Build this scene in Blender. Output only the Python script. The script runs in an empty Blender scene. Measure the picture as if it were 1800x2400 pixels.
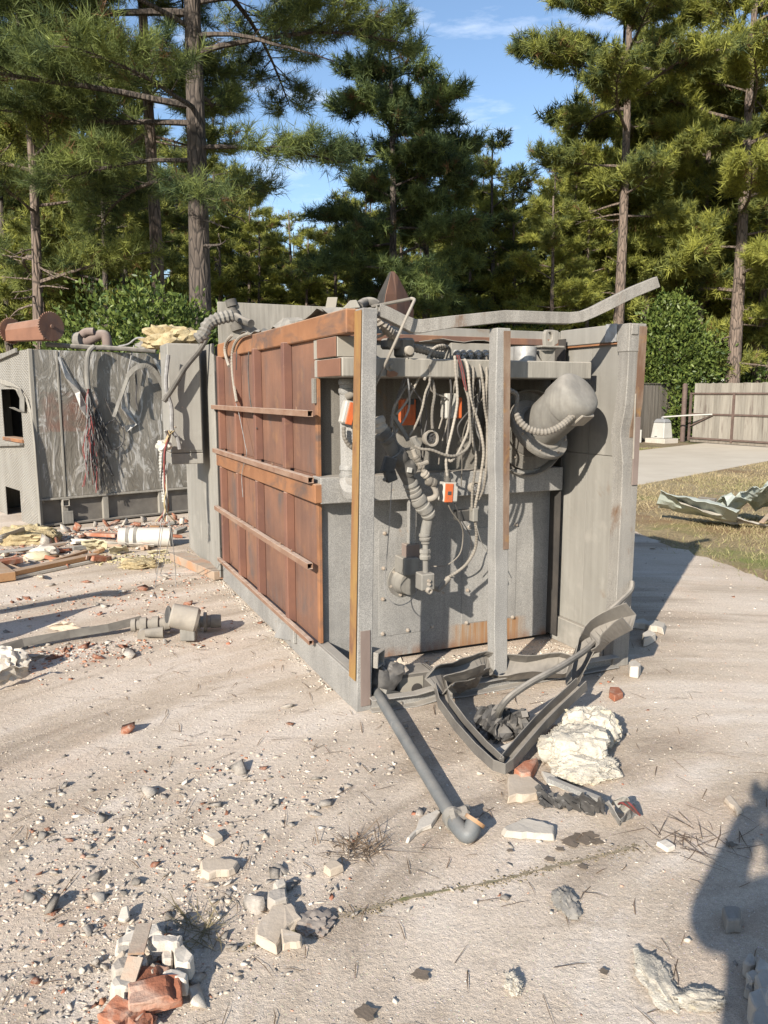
import bpy, bmesh, math, random
import numpy as np
from mathutils import Vector, Matrix, Euler
R = math.radians; random.seed(7)
scene = bpy.context.scene
col = scene.collection

# ------------------------------------------------------------------ camera
EYE = 1.65; FPX = 1830.0; TILT = R(8.55)
cam = bpy.data.cameras.new('camera'); camo = bpy.data.objects.new('camera', cam); col.objects.link(camo)
cam.sensor_fit = 'VERTICAL'; cam.sensor_height = 36.0; cam.lens = FPX / 2400 * 36.0
camo.location = (0, 0, EYE); camo.rotation_euler = (R(90) - TILT, 0, 0)
cam.clip_start = 0.05; cam.clip_end = 3000
scene.camera = camo

# ------------------------------------------------------------------ sky and sun
ANG = math.atan2(814, FPX / math.cos(TILT))
E1 = Vector((-math.sin(ANG), math.cos(ANG), 0)); E2 = Vector((math.cos(ANG), math.sin(ANG), 0))
SUN_EL = R(25.1)
hd = (E2 * 1.235 + E1).normalized()
SUN_DIR = Vector((hd.x * math.cos(SUN_EL), hd.y * math.cos(SUN_EL), -math.sin(SUN_EL)))
world = bpy.data.worlds.new('World'); scene.world = world; world.use_nodes = True
wn = world.node_tree; wn.nodes.clear()
w_out = wn.nodes.new('ShaderNodeOutputWorld'); w_bg = wn.nodes.new('ShaderNodeBackground')
sky = wn.nodes.new('ShaderNodeTexSky'); sky.sky_type = 'NISHITA'; sky.sun_disc = False
sky.sun_elevation = SUN_EL; sky.sun_rotation = math.atan2(-hd.x, -hd.y) % (2 * math.pi)
sky.altitude = 50; sky.air_density = 1.0; sky.dust_density = 0.3; sky.ozone_density = 2.2
w_bg.inputs['Strength'].default_value = 0.098
# thin high cloud: streaky noise over the whole dome
tc = wn.nodes.new('ShaderNodeTexCoord'); mp = wn.nodes.new('ShaderNodeMapping'); mp.inputs['Scale'].default_value = (2.2, 2.2, 9.0)
nz = wn.nodes.new('ShaderNodeTexNoise'); nz.inputs['Scale'].default_value = 2.6; nz.inputs['Detail'].default_value = 8; nz.inputs['Roughness'].default_value = 0.6
rp = wn.nodes.new('ShaderNodeValToRGB'); rp.color_ramp.elements[0].position = 0.54; rp.color_ramp.elements[1].position = 0.80
rp.color_ramp.elements[0].color = (0, 0, 0, 1); rp.color_ramp.elements[1].color = (0.55, 0.55, 0.55, 1)
mx = wn.nodes.new('ShaderNodeMixRGB'); mx.inputs[2].default_value = (8.0, 8.3, 8.8, 1)
wn.links.new(tc.outputs['Generated'], mp.inputs['Vector']); wn.links.new(mp.outputs['Vector'], nz.inputs['Vector'])
wn.links.new(nz.outputs['Fac'], rp.inputs['Fac']); wn.links.new(rp.outputs['Color'], mx.inputs[0])
wn.links.new(sky.outputs['Color'], mx.inputs[1]); wn.links.new(mx.outputs['Color'], w_bg.inputs['Color'])
wn.links.new(w_bg.outputs['Background'], w_out.inputs['Surface'])
sl = bpy.data.lights.new('sun', 'SUN'); sl.energy = 4.8; sl.angle = R(0.53); sl.color = (1.0, 0.93, 0.82)
so = bpy.data.objects.new('sun', sl); col.objects.link(so); so.location = (-10, -20, 15)
so.rotation_euler = SUN_DIR.to_track_quat('-Z', 'Y').to_euler()
scene.view_settings.view_transform = 'Standard'; scene.view_settings.look = 'None'
scene.view_settings.gamma = 1.0; scene.view_settings.exposure = 1.0; scene.view_settings.use_curve_mapping = False
scene.render.engine = 'CYCLES'

# ------------------------------------------------------------------ measuring: photograph pixel (1800 x 2400) to a point in the place
_c, _s = math.cos(TILT), math.sin(TILT)
def ray(px, py):
    return Vector((px - 900, FPX * _c - (py - 1200) * _s, -((py - 1200) * _c + FPX * _s)))
def G(px, py, z=0.0):                       # point at height z seen at that pixel
    r = ray(px, py); t = (z - EYE) / r.z
    return Vector((r.x * t, r.y * t, z))
def D(px, py, y):                           # point at forward distance y
    r = ray(px, py); t = y / r.y
    return Vector((r.x * t, y, EYE + r.z * t))
C0 = G(836, 1670)
def L(p): d = p - C0; return Vector((d.dot(E2), d.dot(E1), p.z))
def FY(px, py, Y):                          # furnace plane Y = const, furnace coordinates
    r = ray(px, py); o = Vector((0, 0, EYE)) - C0; o.z = 0
    t = (Y - o.dot(E1)) / r.dot(E1); return L(Vector((0, 0, EYE)) + r * t)
def FX(px, py, X):
    r = ray(px, py); o = Vector((0, 0, EYE)) - C0; o.z = 0
    t = (X - o.dot(E2)) / r.dot(E2); return L(Vector((0, 0, EYE)) + r * t)
def z1(x, y): return (x * .3617, 680 + y * .3617)
def z2(x, y): return (480 + x * .2713, 650 + y * .2713)
def z3(x, y): return (820 + x * .2532, 680 + y * .2532)
def z4(x, y): return (1100 + x * .2773, 640 + y * .2773)
def z5(x, y): return (780 + x * .2773, 1100 + y * .2773)
def z6(x, y): return (1080 + x * .2938, 1300 + y * .2938)
def z7(x, y): return (480 + x * .2532, 1150 + y * .2532)
def z8(x, y): return (1400 + x * .2983, 640 + y * .2983)       # right
def z9(x, y): return (x * .3617, 1300 + y * .3617)             # left ground
def za(x, y): return (x * .4822, 1850 + y * .4822)             # lower left
def zb(x, y): return (800 + x * .6028, 1700 + y * .6028)       # lower right

# ------------------------------------------------------------------ object helpers
def tag(o, label=None, cat=None, group=None, kind=None):
    if label: o['label'] = label
    if cat: o['category'] = cat
    if group: o['group'] = group
    if kind or cat: o['kind'] = kind or 'thing'
    return o
def thing(name, label, cat, loc=(0, 0, 0), rz=0.0, group=None):
    o = bpy.data.objects.new(name, None); col.objects.link(o); o.empty_display_size = 0.1
    o.location = loc; o.rotation_euler = (0, 0, rz)
    return tag(o, label, cat, group)
class MB:
    def __init__(s): s.v = []; s.f = []; s.sm = []
    def add(s, vs, fs, smooth=False):
        b = len(s.v); s.v += [tuple(v) for v in vs]
        for f in fs: s.f.append(tuple(b + i for i in f)); s.sm.append(smooth)
        return s
    def box(s, a, b, M=None):
        x0, y0, z0 = a; x1, y1, z1_ = b
        vs = [Vector(p) for p in ((x0,y0,z0),(x1,y0,z0),(x1,y1,z0),(x0,y1,z0),(x0,y0,z1_),(x1,y0,z1_),(x1,y1,z1_),(x0,y1,z1_))]
        if M: vs = [M @ v for v in vs]
        return s.add(vs, [(0,3,2,1),(4,5,6,7),(0,1,5,4),(1,2,6,5),(2,3,7,6),(3,0,4,7)])
    def hexa(s, vs): return s.add(vs, [(0,3,2,1),(4,5,6,7),(0,1,5,4),(1,2,6,5),(2,3,7,6),(3,0,4,7)])
    def sweep(s, prof, pts, up=Vector((0, 0, 1)), scl=None, caps=True, smooth=False, ups=None, twist=None):
        pts = [Vector(p) for p in pts]; n = len(pts); m = len(prof); vs = []
        for i, p in enumerate(pts):
            t = (pts[min(i+1, n-1)] - pts[max(i-1, 0)]).normalized()
            u = Vector(ups[i]) if ups else Vector(up)
            u = u - t * u.dot(t)
            if u.length < 1e-4: u = Vector((0, 1, 0)) - t * t.y
            u.normalize(); sd = t.cross(u)
            if twist: q = Matrix.Rotation(twist[i], 3, t); u = q @ u; sd = q @ sd
            k = scl[i] if scl else 1.0
            if not isinstance(k, tuple): k = (k, k)
            vs += [p + sd * (a * k[0]) + u * (b * k[1]) for a, b in prof]
        fs = [(i*m+j, i*m+(j+1) % m, (i+1)*m+(j+1) % m, (i+1)*m+j) for i in range(n-1) for j in range(m)]
        if caps: fs += [tuple(range(m-1, -1, -1)), tuple((n-1)*m + j for j in range(m))]
        return s.add(vs, fs, smooth)
    def beam(s, p0, p1, w, h, up=Vector((0, 0, 1))):
        return s.sweep([(-w/2,-h/2),(w/2,-h/2),(w/2,h/2),(-w/2,h/2)], [p0, p1], up)
    def sqtube(s, pts, w, h, th=0.005, up=Vector((0, 0, 1)), scl=None):   # open-ended hollow square tube
        o = [(-w/2,-h/2),(w/2,-h/2),(w/2,h/2),(-w/2,h/2)]; q = th
        i = [(-w/2+q,-h/2+q),(w/2-q,-h/2+q),(w/2-q,h/2-q),(-w/2+q,h/2-q)]
        n = len(pts); s.sweep(o, pts, up, scl, caps=False); b0 = len(s.v) - 4*n
        s.sweep(i[::-1], pts, up, scl, caps=False); b1 = len(s.v) - 4*n
        for e in (0, n-1):
            for j in range(4):
                a, b_ = b0+e*4+j, b0+e*4+(j+1) % 4; c_, d_ = b1+e*4+(3-j), b1+e*4+(3-(j+1) % 4)
                s.f.append((a, b_, d_, c_) if e else (b_, a, c_, d_)); s.sm.append(False)
        return s
    def tube(s, pts, r, n=8, rings=None, caps=True, curve=True, step=None, rib=0.0):
        pts = [Vector(p) for p in pts]
        if curve and len(pts) > 2: pts = catmull(pts, 6)
        if step: pts = resample(pts, step)
        rs = r if isinstance(r, (list, tuple)) else [r] * len(pts)
        if isinstance(r, (list, tuple)) and len(r) != len(pts):
            k = (len(r)-1) / (len(pts)-1); rs = [r[int(i*k)] + (r[min(int(i*k)+1, len(r)-1)] - r[int(i*k)]) * (i*k - int(i*k)) for i in range(len(pts))]
        t0 = (pts[1]-pts[0]).normalized(); u = t0.orthogonal().normalized(); vs = []; N = len(pts)
        for i, p in enumerate(pts):
            t = (pts[min(i+1, N-1)] - pts[max(i-1, 0)]).normalized()
            u = u - t*u.dot(t); u.normalize(); w = t.cross(u)
            rr = rs[i] * (1.0 + (rib if i % 2 else -rib))
            vs += [p + (u*math.cos(a) + w*math.sin(a))*rr for a in [2*math.pi*j/n for j in range(n)]]
        fs = [(i*n+j, i*n+(j+1) % n, (i+1)*n+(j+1) % n, (i+1)*n+j) for i in range(N-1) for j in range(n)]
        s.add(vs, fs, rib == 0)
        if caps:
            b = len(s.v) - len(vs)
            s.f += [tuple(b+j for j in range(n-1, -1, -1)), tuple(b+(N-1)*n+j for j in range(n))]; s.sm += [False, False]
        return s
    def lathe(s, prof, origin, axis, n=24, smooth=True, caps=True):      # prof: (distance along axis, radius)
        o = Vector(origin); a = Vector(axis).normalized(); u = a.orthogonal().normalized(); w = a.cross(u); vs = []
        for d, r in prof: vs += [o + a*d + (u*math.cos(q) + w*math.sin(q))*r for q in [2*math.pi*j/n for j in range(n)]]
        m = len(prof)
        s.add(vs, [(i*n+j, i*n+(j+1) % n, (i+1)*n+(j+1) % n, (i+1)*n+j) for i in range(m-1) for j in range(n)], smooth)
        if caps:
            b = len(s.v) - len(vs); s.f += [tuple(b+j for j in range(n-1, -1, -1)), tuple(b+(m-1)*n+j for j in range(n))]; s.sm += [False, False]
        return s
    def prism(s, poly, z0, z1_, M=None, top=None):
        n = len(poly); top = top or poly
        vs = [Vector((x, y, z0)) for x, y in poly] + [Vector((x, y, z1_)) for x, y in top]
        if M: vs = [M @ v for v in vs]
        return s.add(vs, [tuple(range(n-1, -1, -1)), tuple(range(n, 2*n))] + [(i, (i+1) % n, n+(i+1) % n, n+i) for i in range(n)])
    def sheet(s, grid, th, smooth=True):                                   # grid[i][j] of points, thickened along averaged normals
        ni, nj = len(grid), len(grid[0]); g = [[Vector(p) for p in row] for row in grid]; nrm = []
        for i in range(ni):
            for j in range(nj):
                a = g[min(i+1, ni-1)][j] - g[max(i-1, 0)][j]; b = g[i][min(j+1, nj-1)] - g[i][max(j-1, 0)]
                c_ = a.cross(b); nrm.append(c_.normalized() if c_.length > 1e-9 else Vector((0, 0, 1)))
        flat = [g[i][j] for i in range(ni) for j in range(nj)]; N = ni*nj
        vs = [p + n_*th/2 for p, n_ in zip(flat, nrm)] + [p - n_*th/2 for p, n_ in zip(flat, nrm)]; fs = []
        for i in range(ni-1):
            for j in range(nj-1):
                a, b, c_, d_ = i*nj+j, (i+1)*nj+j, (i+1)*nj+j+1, i*nj+j+1
                fs += [(a, b, c_, d_), (N+a, N+d_, N+c_, N+b)]
        for i in range(ni-1):
            a, b = i*nj, (i+1)*nj; fs.append((a, N+a, N+b, b)); a, b = i*nj+nj-1, (i+1)*nj+nj-1; fs.append((a, b, N+b, N+a))
        for j in range(nj-1):
            a, b = j, j+1; fs.append((a, b, N+b, N+a)); a, b = (ni-1)*nj+j, (ni-1)*nj+j+1; fs.append((a, N+a, N+b, b))
        return s.add(vs, fs, smooth)
    def mesh(s, name):
        me = bpy.data.meshes.new(name); me.from_pydata(s.v, [], s.f); me.polygons.foreach_set('use_smooth', s.sm); me.update(); return me
    def build(s, name, mat, parent=None, bevel=0.0, loc=None, fix=True):
        me = s.mesh(name)
        if fix:
            bm = bmesh.new(); bm.from_mesh(me); bmesh.ops.recalc_face_normals(bm, faces=bm.faces); bm.to_mesh(me); bm.free()
        if any(s.sm): me.set_sharp_from_angle(angle=R(38))
        me.materials.append(MAT[mat] if isinstance(mat, str) else mat)
        o = bpy.data.objects.new(name, me); col.objects.link(o)
        if parent: o.parent = parent
        if loc is not None: o.location = loc
        if bevel:
            m = o.modifiers.new('bevel', 'BEVEL'); m.width = bevel; m.segments = 1; m.limit_method = 'ANGLE'; m.angle_limit = R(40)
        return o
    def solo(s, name, mat, label, cat, group=None, bevel=0.0, kind=None):   # a thing that is one mesh: origin moved to its base
        a = np.array(s.v); o_ = Vector((a[:, 0].mean(), a[:, 1].mean(), a[:, 2].min()))
        s.v = [tuple(Vector(v) - o_) for v in s.v]
        return tag(s.build(name, mat, None, bevel, o_), label, cat, group, kind)
def catmull(pts, k):
    out = []; n = len(pts)
    for i in range(n-1):
        p0, p1, p2, p3 = pts[max(i-1, 0)], pts[i], pts[i+1], pts[min(i+2, n-1)]
        for q in range(k):
            t = q/k; out.append(0.5*((2*p1) + (p2-p0)*t + (2*p0-5*p1+4*p2-p3)*t*t + (3*p1-p0-3*p2+p3)*t**3))
    return out + [pts[-1]]
def resample(pts, step):
    out = [pts[0]]; acc = 0.0
    for a, b in zip(pts, pts[1:]):
        l = (b-a).length; d = step - acc
        while d < l: out.append(a + (b-a)*(d/l)); d += step
        acc = (acc + l) % step if l > 0 else acc
    if (out[-1]-pts[-1]).length > step*.3: out.append(pts[-1])
    return out
def part(bm, name, mat, parent, bevel=0.0): return bm.build(name, mat, parent, bevel)

# ------------------------------------------------------------------ materials
MAT = {}
def nodes_of(name):
    m = bpy.data.materials.new(name); m.use_nodes = True; MAT[name] = m
    nt = m.node_tree; return m, nt, nt.nodes['Principled BSDF']
def mixc(nt, fac, a, b, blend='MIX'):
    n = nt.nodes.new('ShaderNodeMixRGB'); n.blend_type = blend
    for i, x in ((0, fac), (1, a), (2, b)):
        if isinstance(x, (int, float)): n.inputs[i].default_value = x
        elif isinstance(x, tuple): n.inputs[i].default_value = (*x, 1)
        else: nt.links.new(x, n.inputs[i])
    return n.outputs[0]
def ramp(nt, src, p0, p1, c0=(0,0,0), c1=(1,1,1)):
    n = nt.nodes.new('ShaderNodeValToRGB'); e = n.color_ramp.elements
    e[0].position, e[1].position = p0, p1; e[0].color = (*c0, 1); e[1].color = (*c1, 1); nt.links.new(src, n.inputs[0]); return n.outputs[0]
def coords(nt, scale=(1, 1, 1), rnd=True, rot=(0, 0, 0)):
    t = nt.nodes.new('ShaderNodeTexCoord'); m = nt.nodes.new('ShaderNodeMapping'); m.inputs['Scale'].default_value = scale; m.inputs['Rotation'].default_value = rot
    nt.links.new(t.outputs['Object'], m.inputs['Vector'])
    if rnd:
        oi = nt.nodes.new('ShaderNodeObjectInfo'); vm = nt.nodes.new('ShaderNodeMath'); vm.operation = 'MULTIPLY'; vm.inputs[1].default_value = 37.0
        nt.links.new(oi.outputs['Random'], vm.inputs[0]); nt.links.new(vm.outputs[0], m.inputs['Location'])
    return m.outputs['Vector']
def noise(nt, vec, scale, detail=4, rough=0.55, dist=0.0):
    n = nt.nodes.new('ShaderNodeTexNoise'); n.inputs['Scale'].default_value = scale; n.inputs['Detail'].default_value = detail
    n.inputs['Roughness'].default_value = rough; n.inputs['Distortion'].default_value = dist
    if vec: nt.links.new(vec, n.inputs['Vector'])
    return n.outputs['Fac']
def bumpn(nt, bs, h, dist, strength=1.0):
    b = nt.nodes.new('ShaderNodeBump'); b.inputs['Distance'].default_value = dist; b.inputs['Strength'].default_value = strength
    nt.links.new(h, b.inputs['Height']); nt.links.new(b.outputs[0], bs.inputs['Normal']); return b
def surf(name, c1, c2, scale=3.0, lo=.35, hi=.65, rough=.8, metal=0.0, bump=.0008, bscale=120, stretch=(1, 1, 1), spots=None, sp_scale=8, sp=(.58, .68),
         spots2=None, sp2_scale=20, sp2=(.6, .7), dust=None, dustcol=(.36, .32, .27), streak=None, vary=0.0, spec=.3, grain=0.0, gscale=300, spst=(1, 1, 1), drip=0.0, dent=0.0):
    m, nt, bs = nodes_of(name); v = coords(nt, stretch); v1 = coords(nt)
    c = ramp(nt, noise(nt, v, scale, 6, .6), lo, hi, c1, c2)
    if grain: c = mixc(nt, grain, c, ramp(nt, noise(nt, v1, gscale, 2, .5), .38, .62, (.25,.25,.27), (1,1,1)), 'MULTIPLY')
    if spots: c = mixc(nt, ramp(nt, noise(nt, coords(nt, spst), sp_scale, 7, .62, .6), *sp), c, spots)
    if spots2: c = mixc(nt, ramp(nt, noise(nt, v1, sp2_scale, 5, .6), *sp2), c, spots2)
    if drip: c = mixc(nt, drip, c, ramp(nt, noise(nt, coords(nt, (13, 13, .55)), 1.7, 6, .62, .4), .34, .66, (.50,.46,.42), (1.18,1.17,1.15)), 'MULTIPLY')
    if dust is not None:
        g = nt.nodes.new('ShaderNodeNewGeometry'); sx = nt.nodes.new('ShaderNodeSeparateXYZ'); nt.links.new(g.outputs['Normal'], sx.inputs[0])
        d = mixc(nt, 1.0, ramp(nt, sx.outputs['Z'], .35, .95), ramp(nt, noise(nt, v1, 14, 5), .3, .6, (.45,.45,.45)), 'MULTIPLY')
        d = mixc(nt, 1.0, d, (dust, dust, dust), 'MULTIPLY'); c = mixc(nt, d, c, dustcol)
    if vary:
        oi = nt.nodes.new('ShaderNodeObjectInfo'); c = mixc(nt, 1.0, c, ramp(nt, oi.outputs['Random'], 0, 1, (1-vary,)*3, (1+vary*.4,)*3), 'MULTIPLY')
    nt.links.new(c, bs.inputs['Base Color'])
    bs.inputs['Roughness'].default_value = rough; bs.inputs['Metallic'].default_value = metal; bs.inputs['Specular IOR Level'].default_value = spec
    if bump:
        h = noise(nt, v1, bscale, 5, .65)
        if dent:
            k = nt.nodes.new('ShaderNodeMath'); k.operation = 'MULTIPLY_ADD'; k.inputs[1].default_value = dent/bump; nt.links.new(noise(nt, v1, 3.2, 3, .5, .6), k.inputs[0]); nt.links.new(h, k.inputs[2]); h = k.outputs[0]
        bumpn(nt, bs, h, bump)
    return m
surf('galv', (.245,.236,.220), (.325,.312,.288), 2.5, grain=.5, gscale=230, spots=(.25,.135,.055), sp_scale=5, sp=(.68,.78), spots2=(.185,.178,.168), sp2_scale=3, sp2=(.56,.74), dust=.7, rough=.65, metal=.06, bump=.0004, bscale=160, drip=.2, dent=.008)
surf('galv_rust', (.22,.208,.188), (.29,.272,.243), 2.5, grain=.45, gscale=230, spots=(.135,.078,.045), sp_scale=3.2, sp=(.60,.70), dust=.6, rough=.7, metal=.05, bump=.0008, spst=(1,1,.35), drip=.4, dent=.008)
surf('wall_grey', (.16,.15,.132), (.215,.20,.176), 1.6, grain=.35, gscale=160, spots=(.24,.14,.07), sp_scale=4, sp=(.68,.8), dust=.8, rough=.75, bump=.0003, drip=.5, dent=.008)
surf('panel_tan', (.195,.184,.163), (.255,.242,.216), 1.4, spots=(.16,.11,.07), sp_scale=3, sp=(.62,.8), spots2=(.28,.262,.232), sp2_scale=4, sp2=(.56,.72), dust=.7, rough=.7, bump=.0003, stretch=(1,1,.4), drip=.2, dent=.012)
surf('shelf_grey', (.18,.166,.142), (.265,.246,.212), 9, stretch=(3,3,.25), dust=.9, rough=.8, spots=(.23,.14,.07), sp_scale=5, sp=(.7,.8))
surf('rust_plate', (.12,.066,.048), (.19,.096,.060), 2.2, spots=(.095,.072,.064), sp_scale=2.4, sp=(.52,.72), spots2=(.21,.11,.06), sp2_scale=5, sp2=(.58,.75), dust=.8, dustcol=(.36,.26,.19), rough=.8, bump=.0006, spst=(1.6,1.6,1.0), drip=.25, dent=.012)
surf('rust_rib', (.12,.060,.045), (.175,.084,.055), 3, spots=(.19,.10,.06), sp_scale=5, sp=(.58,.7), dust=.9, dustcol=(.42,.30,.23), rough=.75, bump=.0007)
surf('rust_orange', (.185,.084,.040), (.265,.125,.06), 3, spots=(.085,.06,.05), sp_scale=4, sp=(.50,.66), spots2=(.27,.15,.075), sp2_scale=9, sp2=(.62,.75), dust=.8, dustcol=(.42,.29,.2), rough=.75, bump=.0006, spst=(1,.5,1))
surf('rust_flat', (.135,.066,.042), (.185,.09,.056), 3, spots=(.2,.095,.06), sp_scale=6, sp=(.6,.75), dust=.8, rough=.8)
surf('ochre_rust', (.25,.15,.05), (.19,.095,.042), 5, stretch=(2,2,.5), spots=(.13,.065,.04), sp_scale=8, sp=(.54,.68), spst=(1,1,.4), dust=.6, rough=.8)
surf('ochre_box', (.22,.20,.168), (.26,.235,.195), 3, dust=.8, rough=.75)
surf('rail_rust', (.165,.088,.055), (.235,.155,.11), 8, stretch=(1,.4,1), spots=(.14,.07,.05), sp_scale=10, sp=(.6,.7), dust=1.0, dustcol=(.45,.35,.28), rough=.85)
surf('brown_strip', (.14,.105,.09), (.18,.14,.12), 8, stretch=(1,1,.3), rough=.8, dust=.6)
surf('tan_conduit', (.27,.24,.20), (.185,.165,.14), 9, dust=.8, vary=.45, dustcol=(.32,.285,.24), rough=.8, spots=(.2,.17,.14), sp_scale=14, sp=(.6,.75))
surf('cast_grey', (.145,.137,.124), (.205,.194,.172), 8, drip=.4, dustcol=(.28,.255,.22), dust=.95, rough=.85, spots=(.17,.16,.15), sp_scale=12, sp=(.6,.72), bump=.0006)
surf('dark_pipe', (.065,.06,.054), (.125,.115,.10), 8, dust=.8, rough=.8, bump=.0006)
surf('black_scrap', (.035,.033,.032), (.09,.085,.08), 14, dust=.4, rough=.6, bump=.002, bscale=40, spots=(.2,.19,.18), sp_scale=16, sp=(.66,.74))
surf('dark_channel', (.105,.095,.085), (.165,.15,.13), 5, dust=.75, rough=.65, bump=.0006, spots=(.25,.22,.19), sp_scale=12, sp=(.66,.74), metal=.2)
surf('silver_tape', (.42,.41,.39), (.27,.26,.245), 14, rough=.5, metal=.4, bump=.002, bscale=60)
surf('orange_paint', (.48,.105,.028), (.38,.09,.03), 8, dust=.5, rough=.6, spots=(.22,.10,.06), sp_scale=20, sp=(.54,.68))
surf('white_plastic', (.36,.345,.31), (.29,.275,.245), 7, dust=.6, rough=.6)
surf('black_plastic', (.03,.03,.03), (.06,.057,.052), 10, dust=.5, rough=.6)
surf('red_wire', (.22,.05,.045), (.15,.045,.042), 30, rough=.5); surf('grey_wire', (.25,.24,.23), (.16,.155,.15), 30, rough=.6)
surf('yellow_wire', (.42,.33,.17), (.34,.27,.15), 30, rough=.6); surf('dark_wire', (.05,.046,.045), (.085,.08,.075), 30, rough=.6)
surf('green_wire', (.05,.3,.04), (.1,.35,.08), 30, rough=.6)
surf('bolt_steel', (.38,.34,.29), (.26,.2,.15), 30, rough=.6, dust=.5, metal=.2)
surf('interior_dark', (.03,.028,.026), (.06,.052,.045), 4, rough=.9)  # near-black for dark parts, also stands in for shade in gaps and openings

# ================================================================== the big furnace
fur = thing('industrial_furnace', 'large grey and rust-brown steel furnace with open front full of dangling conduits', 'furnace', C0, ANG)
V = Vector
def P(bm, name, mat, parent=None, bevel=0.003): return bm.build(name, mat, parent or fur, bevel)
surf('rust_scale', (.12,.068,.042), (.20,.15,.11), 7, stretch=(2,2,.5), spots=(.21,.12,.05), sp_scale=9, sp=(.55,.68), rough=.85, bump=.0015, bscale=90)
# posts: square tubes, the frame is a little racked
def post(x0, x1, xt0, xt1, y0, y1, z0, zt):
    return MB().hexa([V((x0,y0,z0)), V((x1,y0,z0)), V((x1,y1,z0)), V((x0,y1,z0)), V((xt0,y0,zt)), V((xt1,y0,zt)), V((xt1,y1,zt)), V((xt0,y1,zt))])
cp = P(post(0, .083, .044, .122, 0, .10, 0, 2.07), 'corner_post', 'galv')
P(MB().hexa([V((-.006,.006,.17)), V((-.0035,.006,.17)), V((-.0035,.094,.17)), V((-.006,.094,.17)), V((.0375,.006,2.06)), V((.0400,.006,2.06)), V((.0400,.094,2.06)), V((.0375,.094,2.06))]), 'rust_strip', 'ochre_rust', cp, 0)
P(MB().box((.022,-.006,.03),(.077,-.002,.44)), 'steel_plate', 'brown_strip', cp, .001)
mp_ = MB()
NP = 14; zs = [0.06 + (2.0-.06)*i/(NP-1) for i in range(NP)]
mp_.sweep([(-.043,-.04),(.043,-.04),(.043,.04),(-.043,.04)], [V((.885 - .032*i/(NP-1) + .003*math.sin(i*2.1), .045 + (.012*math.exp(-((i-9)/1.3)**2)), z)) for i, z in enumerate(zs)], up=V((0,1,0)))
mpo = P(mp_, 'middle_post', 'galv', None, .004)
P(MB().hexa([V((.880,-.001,.80)), V((.915,-.001,.80)), V((.915,.003,.80)), V((.880,.003,.80)), V((.852,-.001,1.985)), V((.893,-.001,1.985)), V((.893,.003,1.985)), V((.852,.003,1.985))]), 'rust_streak', 'rust_scale', mpo, 0)
rp_ = MB(); dn = lambda z: .028*math.exp(-((z-1.42)/.10)**2)
zz = [0, .4, .8, 1.1, 1.25, 1.34, 1.40, 1.45, 1.52, 1.6, 1.75, 1.9, 2.04]
rp_.sweep([(-.06,-.045),(.0,-.045),(.06,-.045),(.06,.045),(-.06,.045)], [V((1.742 + .014*z/2 - .008*math.exp(-((z-1.45)/.15)**2), .045 + dn(z), z)) for z in zz], up=V((0,1,0)))
rpo = P(rp_, 'right_post', 'galv_rust', None, .004)
P(MB().sweep([(-.028,-.002),(.028,-.002),(.028,.002),(-.028,.002)], [V((1.775 + .014*z/2 - .008*math.exp(-((z-1.45)/.15)**2), -.003 + dn(z), z)) for z in zz[6:]], up=V((0,1,0))), 'rust_streak', 'rust_scale', rpo, 0)
P(MB().box((1.755,-.012,1.12),(1.797,-.004,1.52)), 'steel_plate', 'brown_strip', rpo, .001)
P(MB().beam(FY(*z4(1405,1020),-.01), FY(*z4(1385,1570),-.01), .006, .006, V((0,1,0))), 'thin_rod', 'tan_conduit', rpo, 0)
P(MB().box((1.69,-.004,1.895),(1.815,.10,2.055)).box((1.70,-.012,1.99),(1.75,-.004,2.05)), 'cap_plate', 'galv_rust', rpo, .004)
# base frame
bl = MB(); bl.box((-.004,.101,.0),(.012,3.55,.185)); bl.box((.012,.101,.170),(.075,3.3,.185))
blo = P(bl, 'base_channel', 'galv', None, .003)
P(MB().box((-.028,1.02,.07),(-.004,1.10,.185)), 'lug', 'galv', blo, .004)
P(MB().sheet([[V((-.01,1.1+.35*i/6, .165-.012*i)), V((-.03-.004*i,1.1+.35*i/6,.07-.012*i))] for i in range(6)], .004), 'bent_lip', 'galv', blo, 0)
br = MB(); br.box((1.735,.09,0),(1.75,3.55,.17)); P(br, 'base_channel', 'panel_tan', None, .003)
fb = MB()
fpts = [FY(868,1652,-.02), FY(*z5(700,1960),-.035), FY(*z5(900,1880),-.02), V((.62,-.03,.04)), V((.85,-.015,.035)), V((1.2,-.01,.04)), V((1.70,-.01,.045))]
for p in fpts: p.z = max(.035, min(p.z, .05))
fb.sweep([(-.03,-.035),(.03,-.035),(.03,-.028),(-.022,-.028),(-.022,.028),(.03,.028),(.03,.035),(-.03,.035)], fpts)
P(fb, 'front_sill', 'galv', None, .002)
# left side: rust plates, ribs, rails
XP = .022
ribsY = [(.63,.64), (1.105,1.165), (1.83,1.885), (2.43,2.485), (3.03,3.085)]
for (za_, zb_) in ((.185, 1.04), (1.19, 1.97)):
    ys = [.64] + [(a+b)/2 for a, b in ribsY[1:]] + [3.2]
    for i in range(len(ys)-1):
        P(MB().box((XP, ys[i]+.004, za_),(XP+.006, ys[i+1]-.004, zb_)), 'plate', 'rust_plate', None, 0)
    for k, (a, b) in enumerate(ribsY[1:]):
        P(MB().box((-.034, a, za_),(XP, b, zb_-.002)), 'rib', 'rust_rib', None, .004)
P(MB().box((XP+.008,.645,.1),(XP+.02,3.2,2.0)), 'backing_plate', 'rust_plate', None, 0)
P(MB().box((.012,.612,.19),(.034,.651,1.74)), 'edge_strip', 'rust_orange', None, .002)
mb = MB().box((-.036,.53,1.04),(XP-.002,3.2,1.15)); P(mb, 'waist_beam', 'rust_orange', None, .005)
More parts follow.
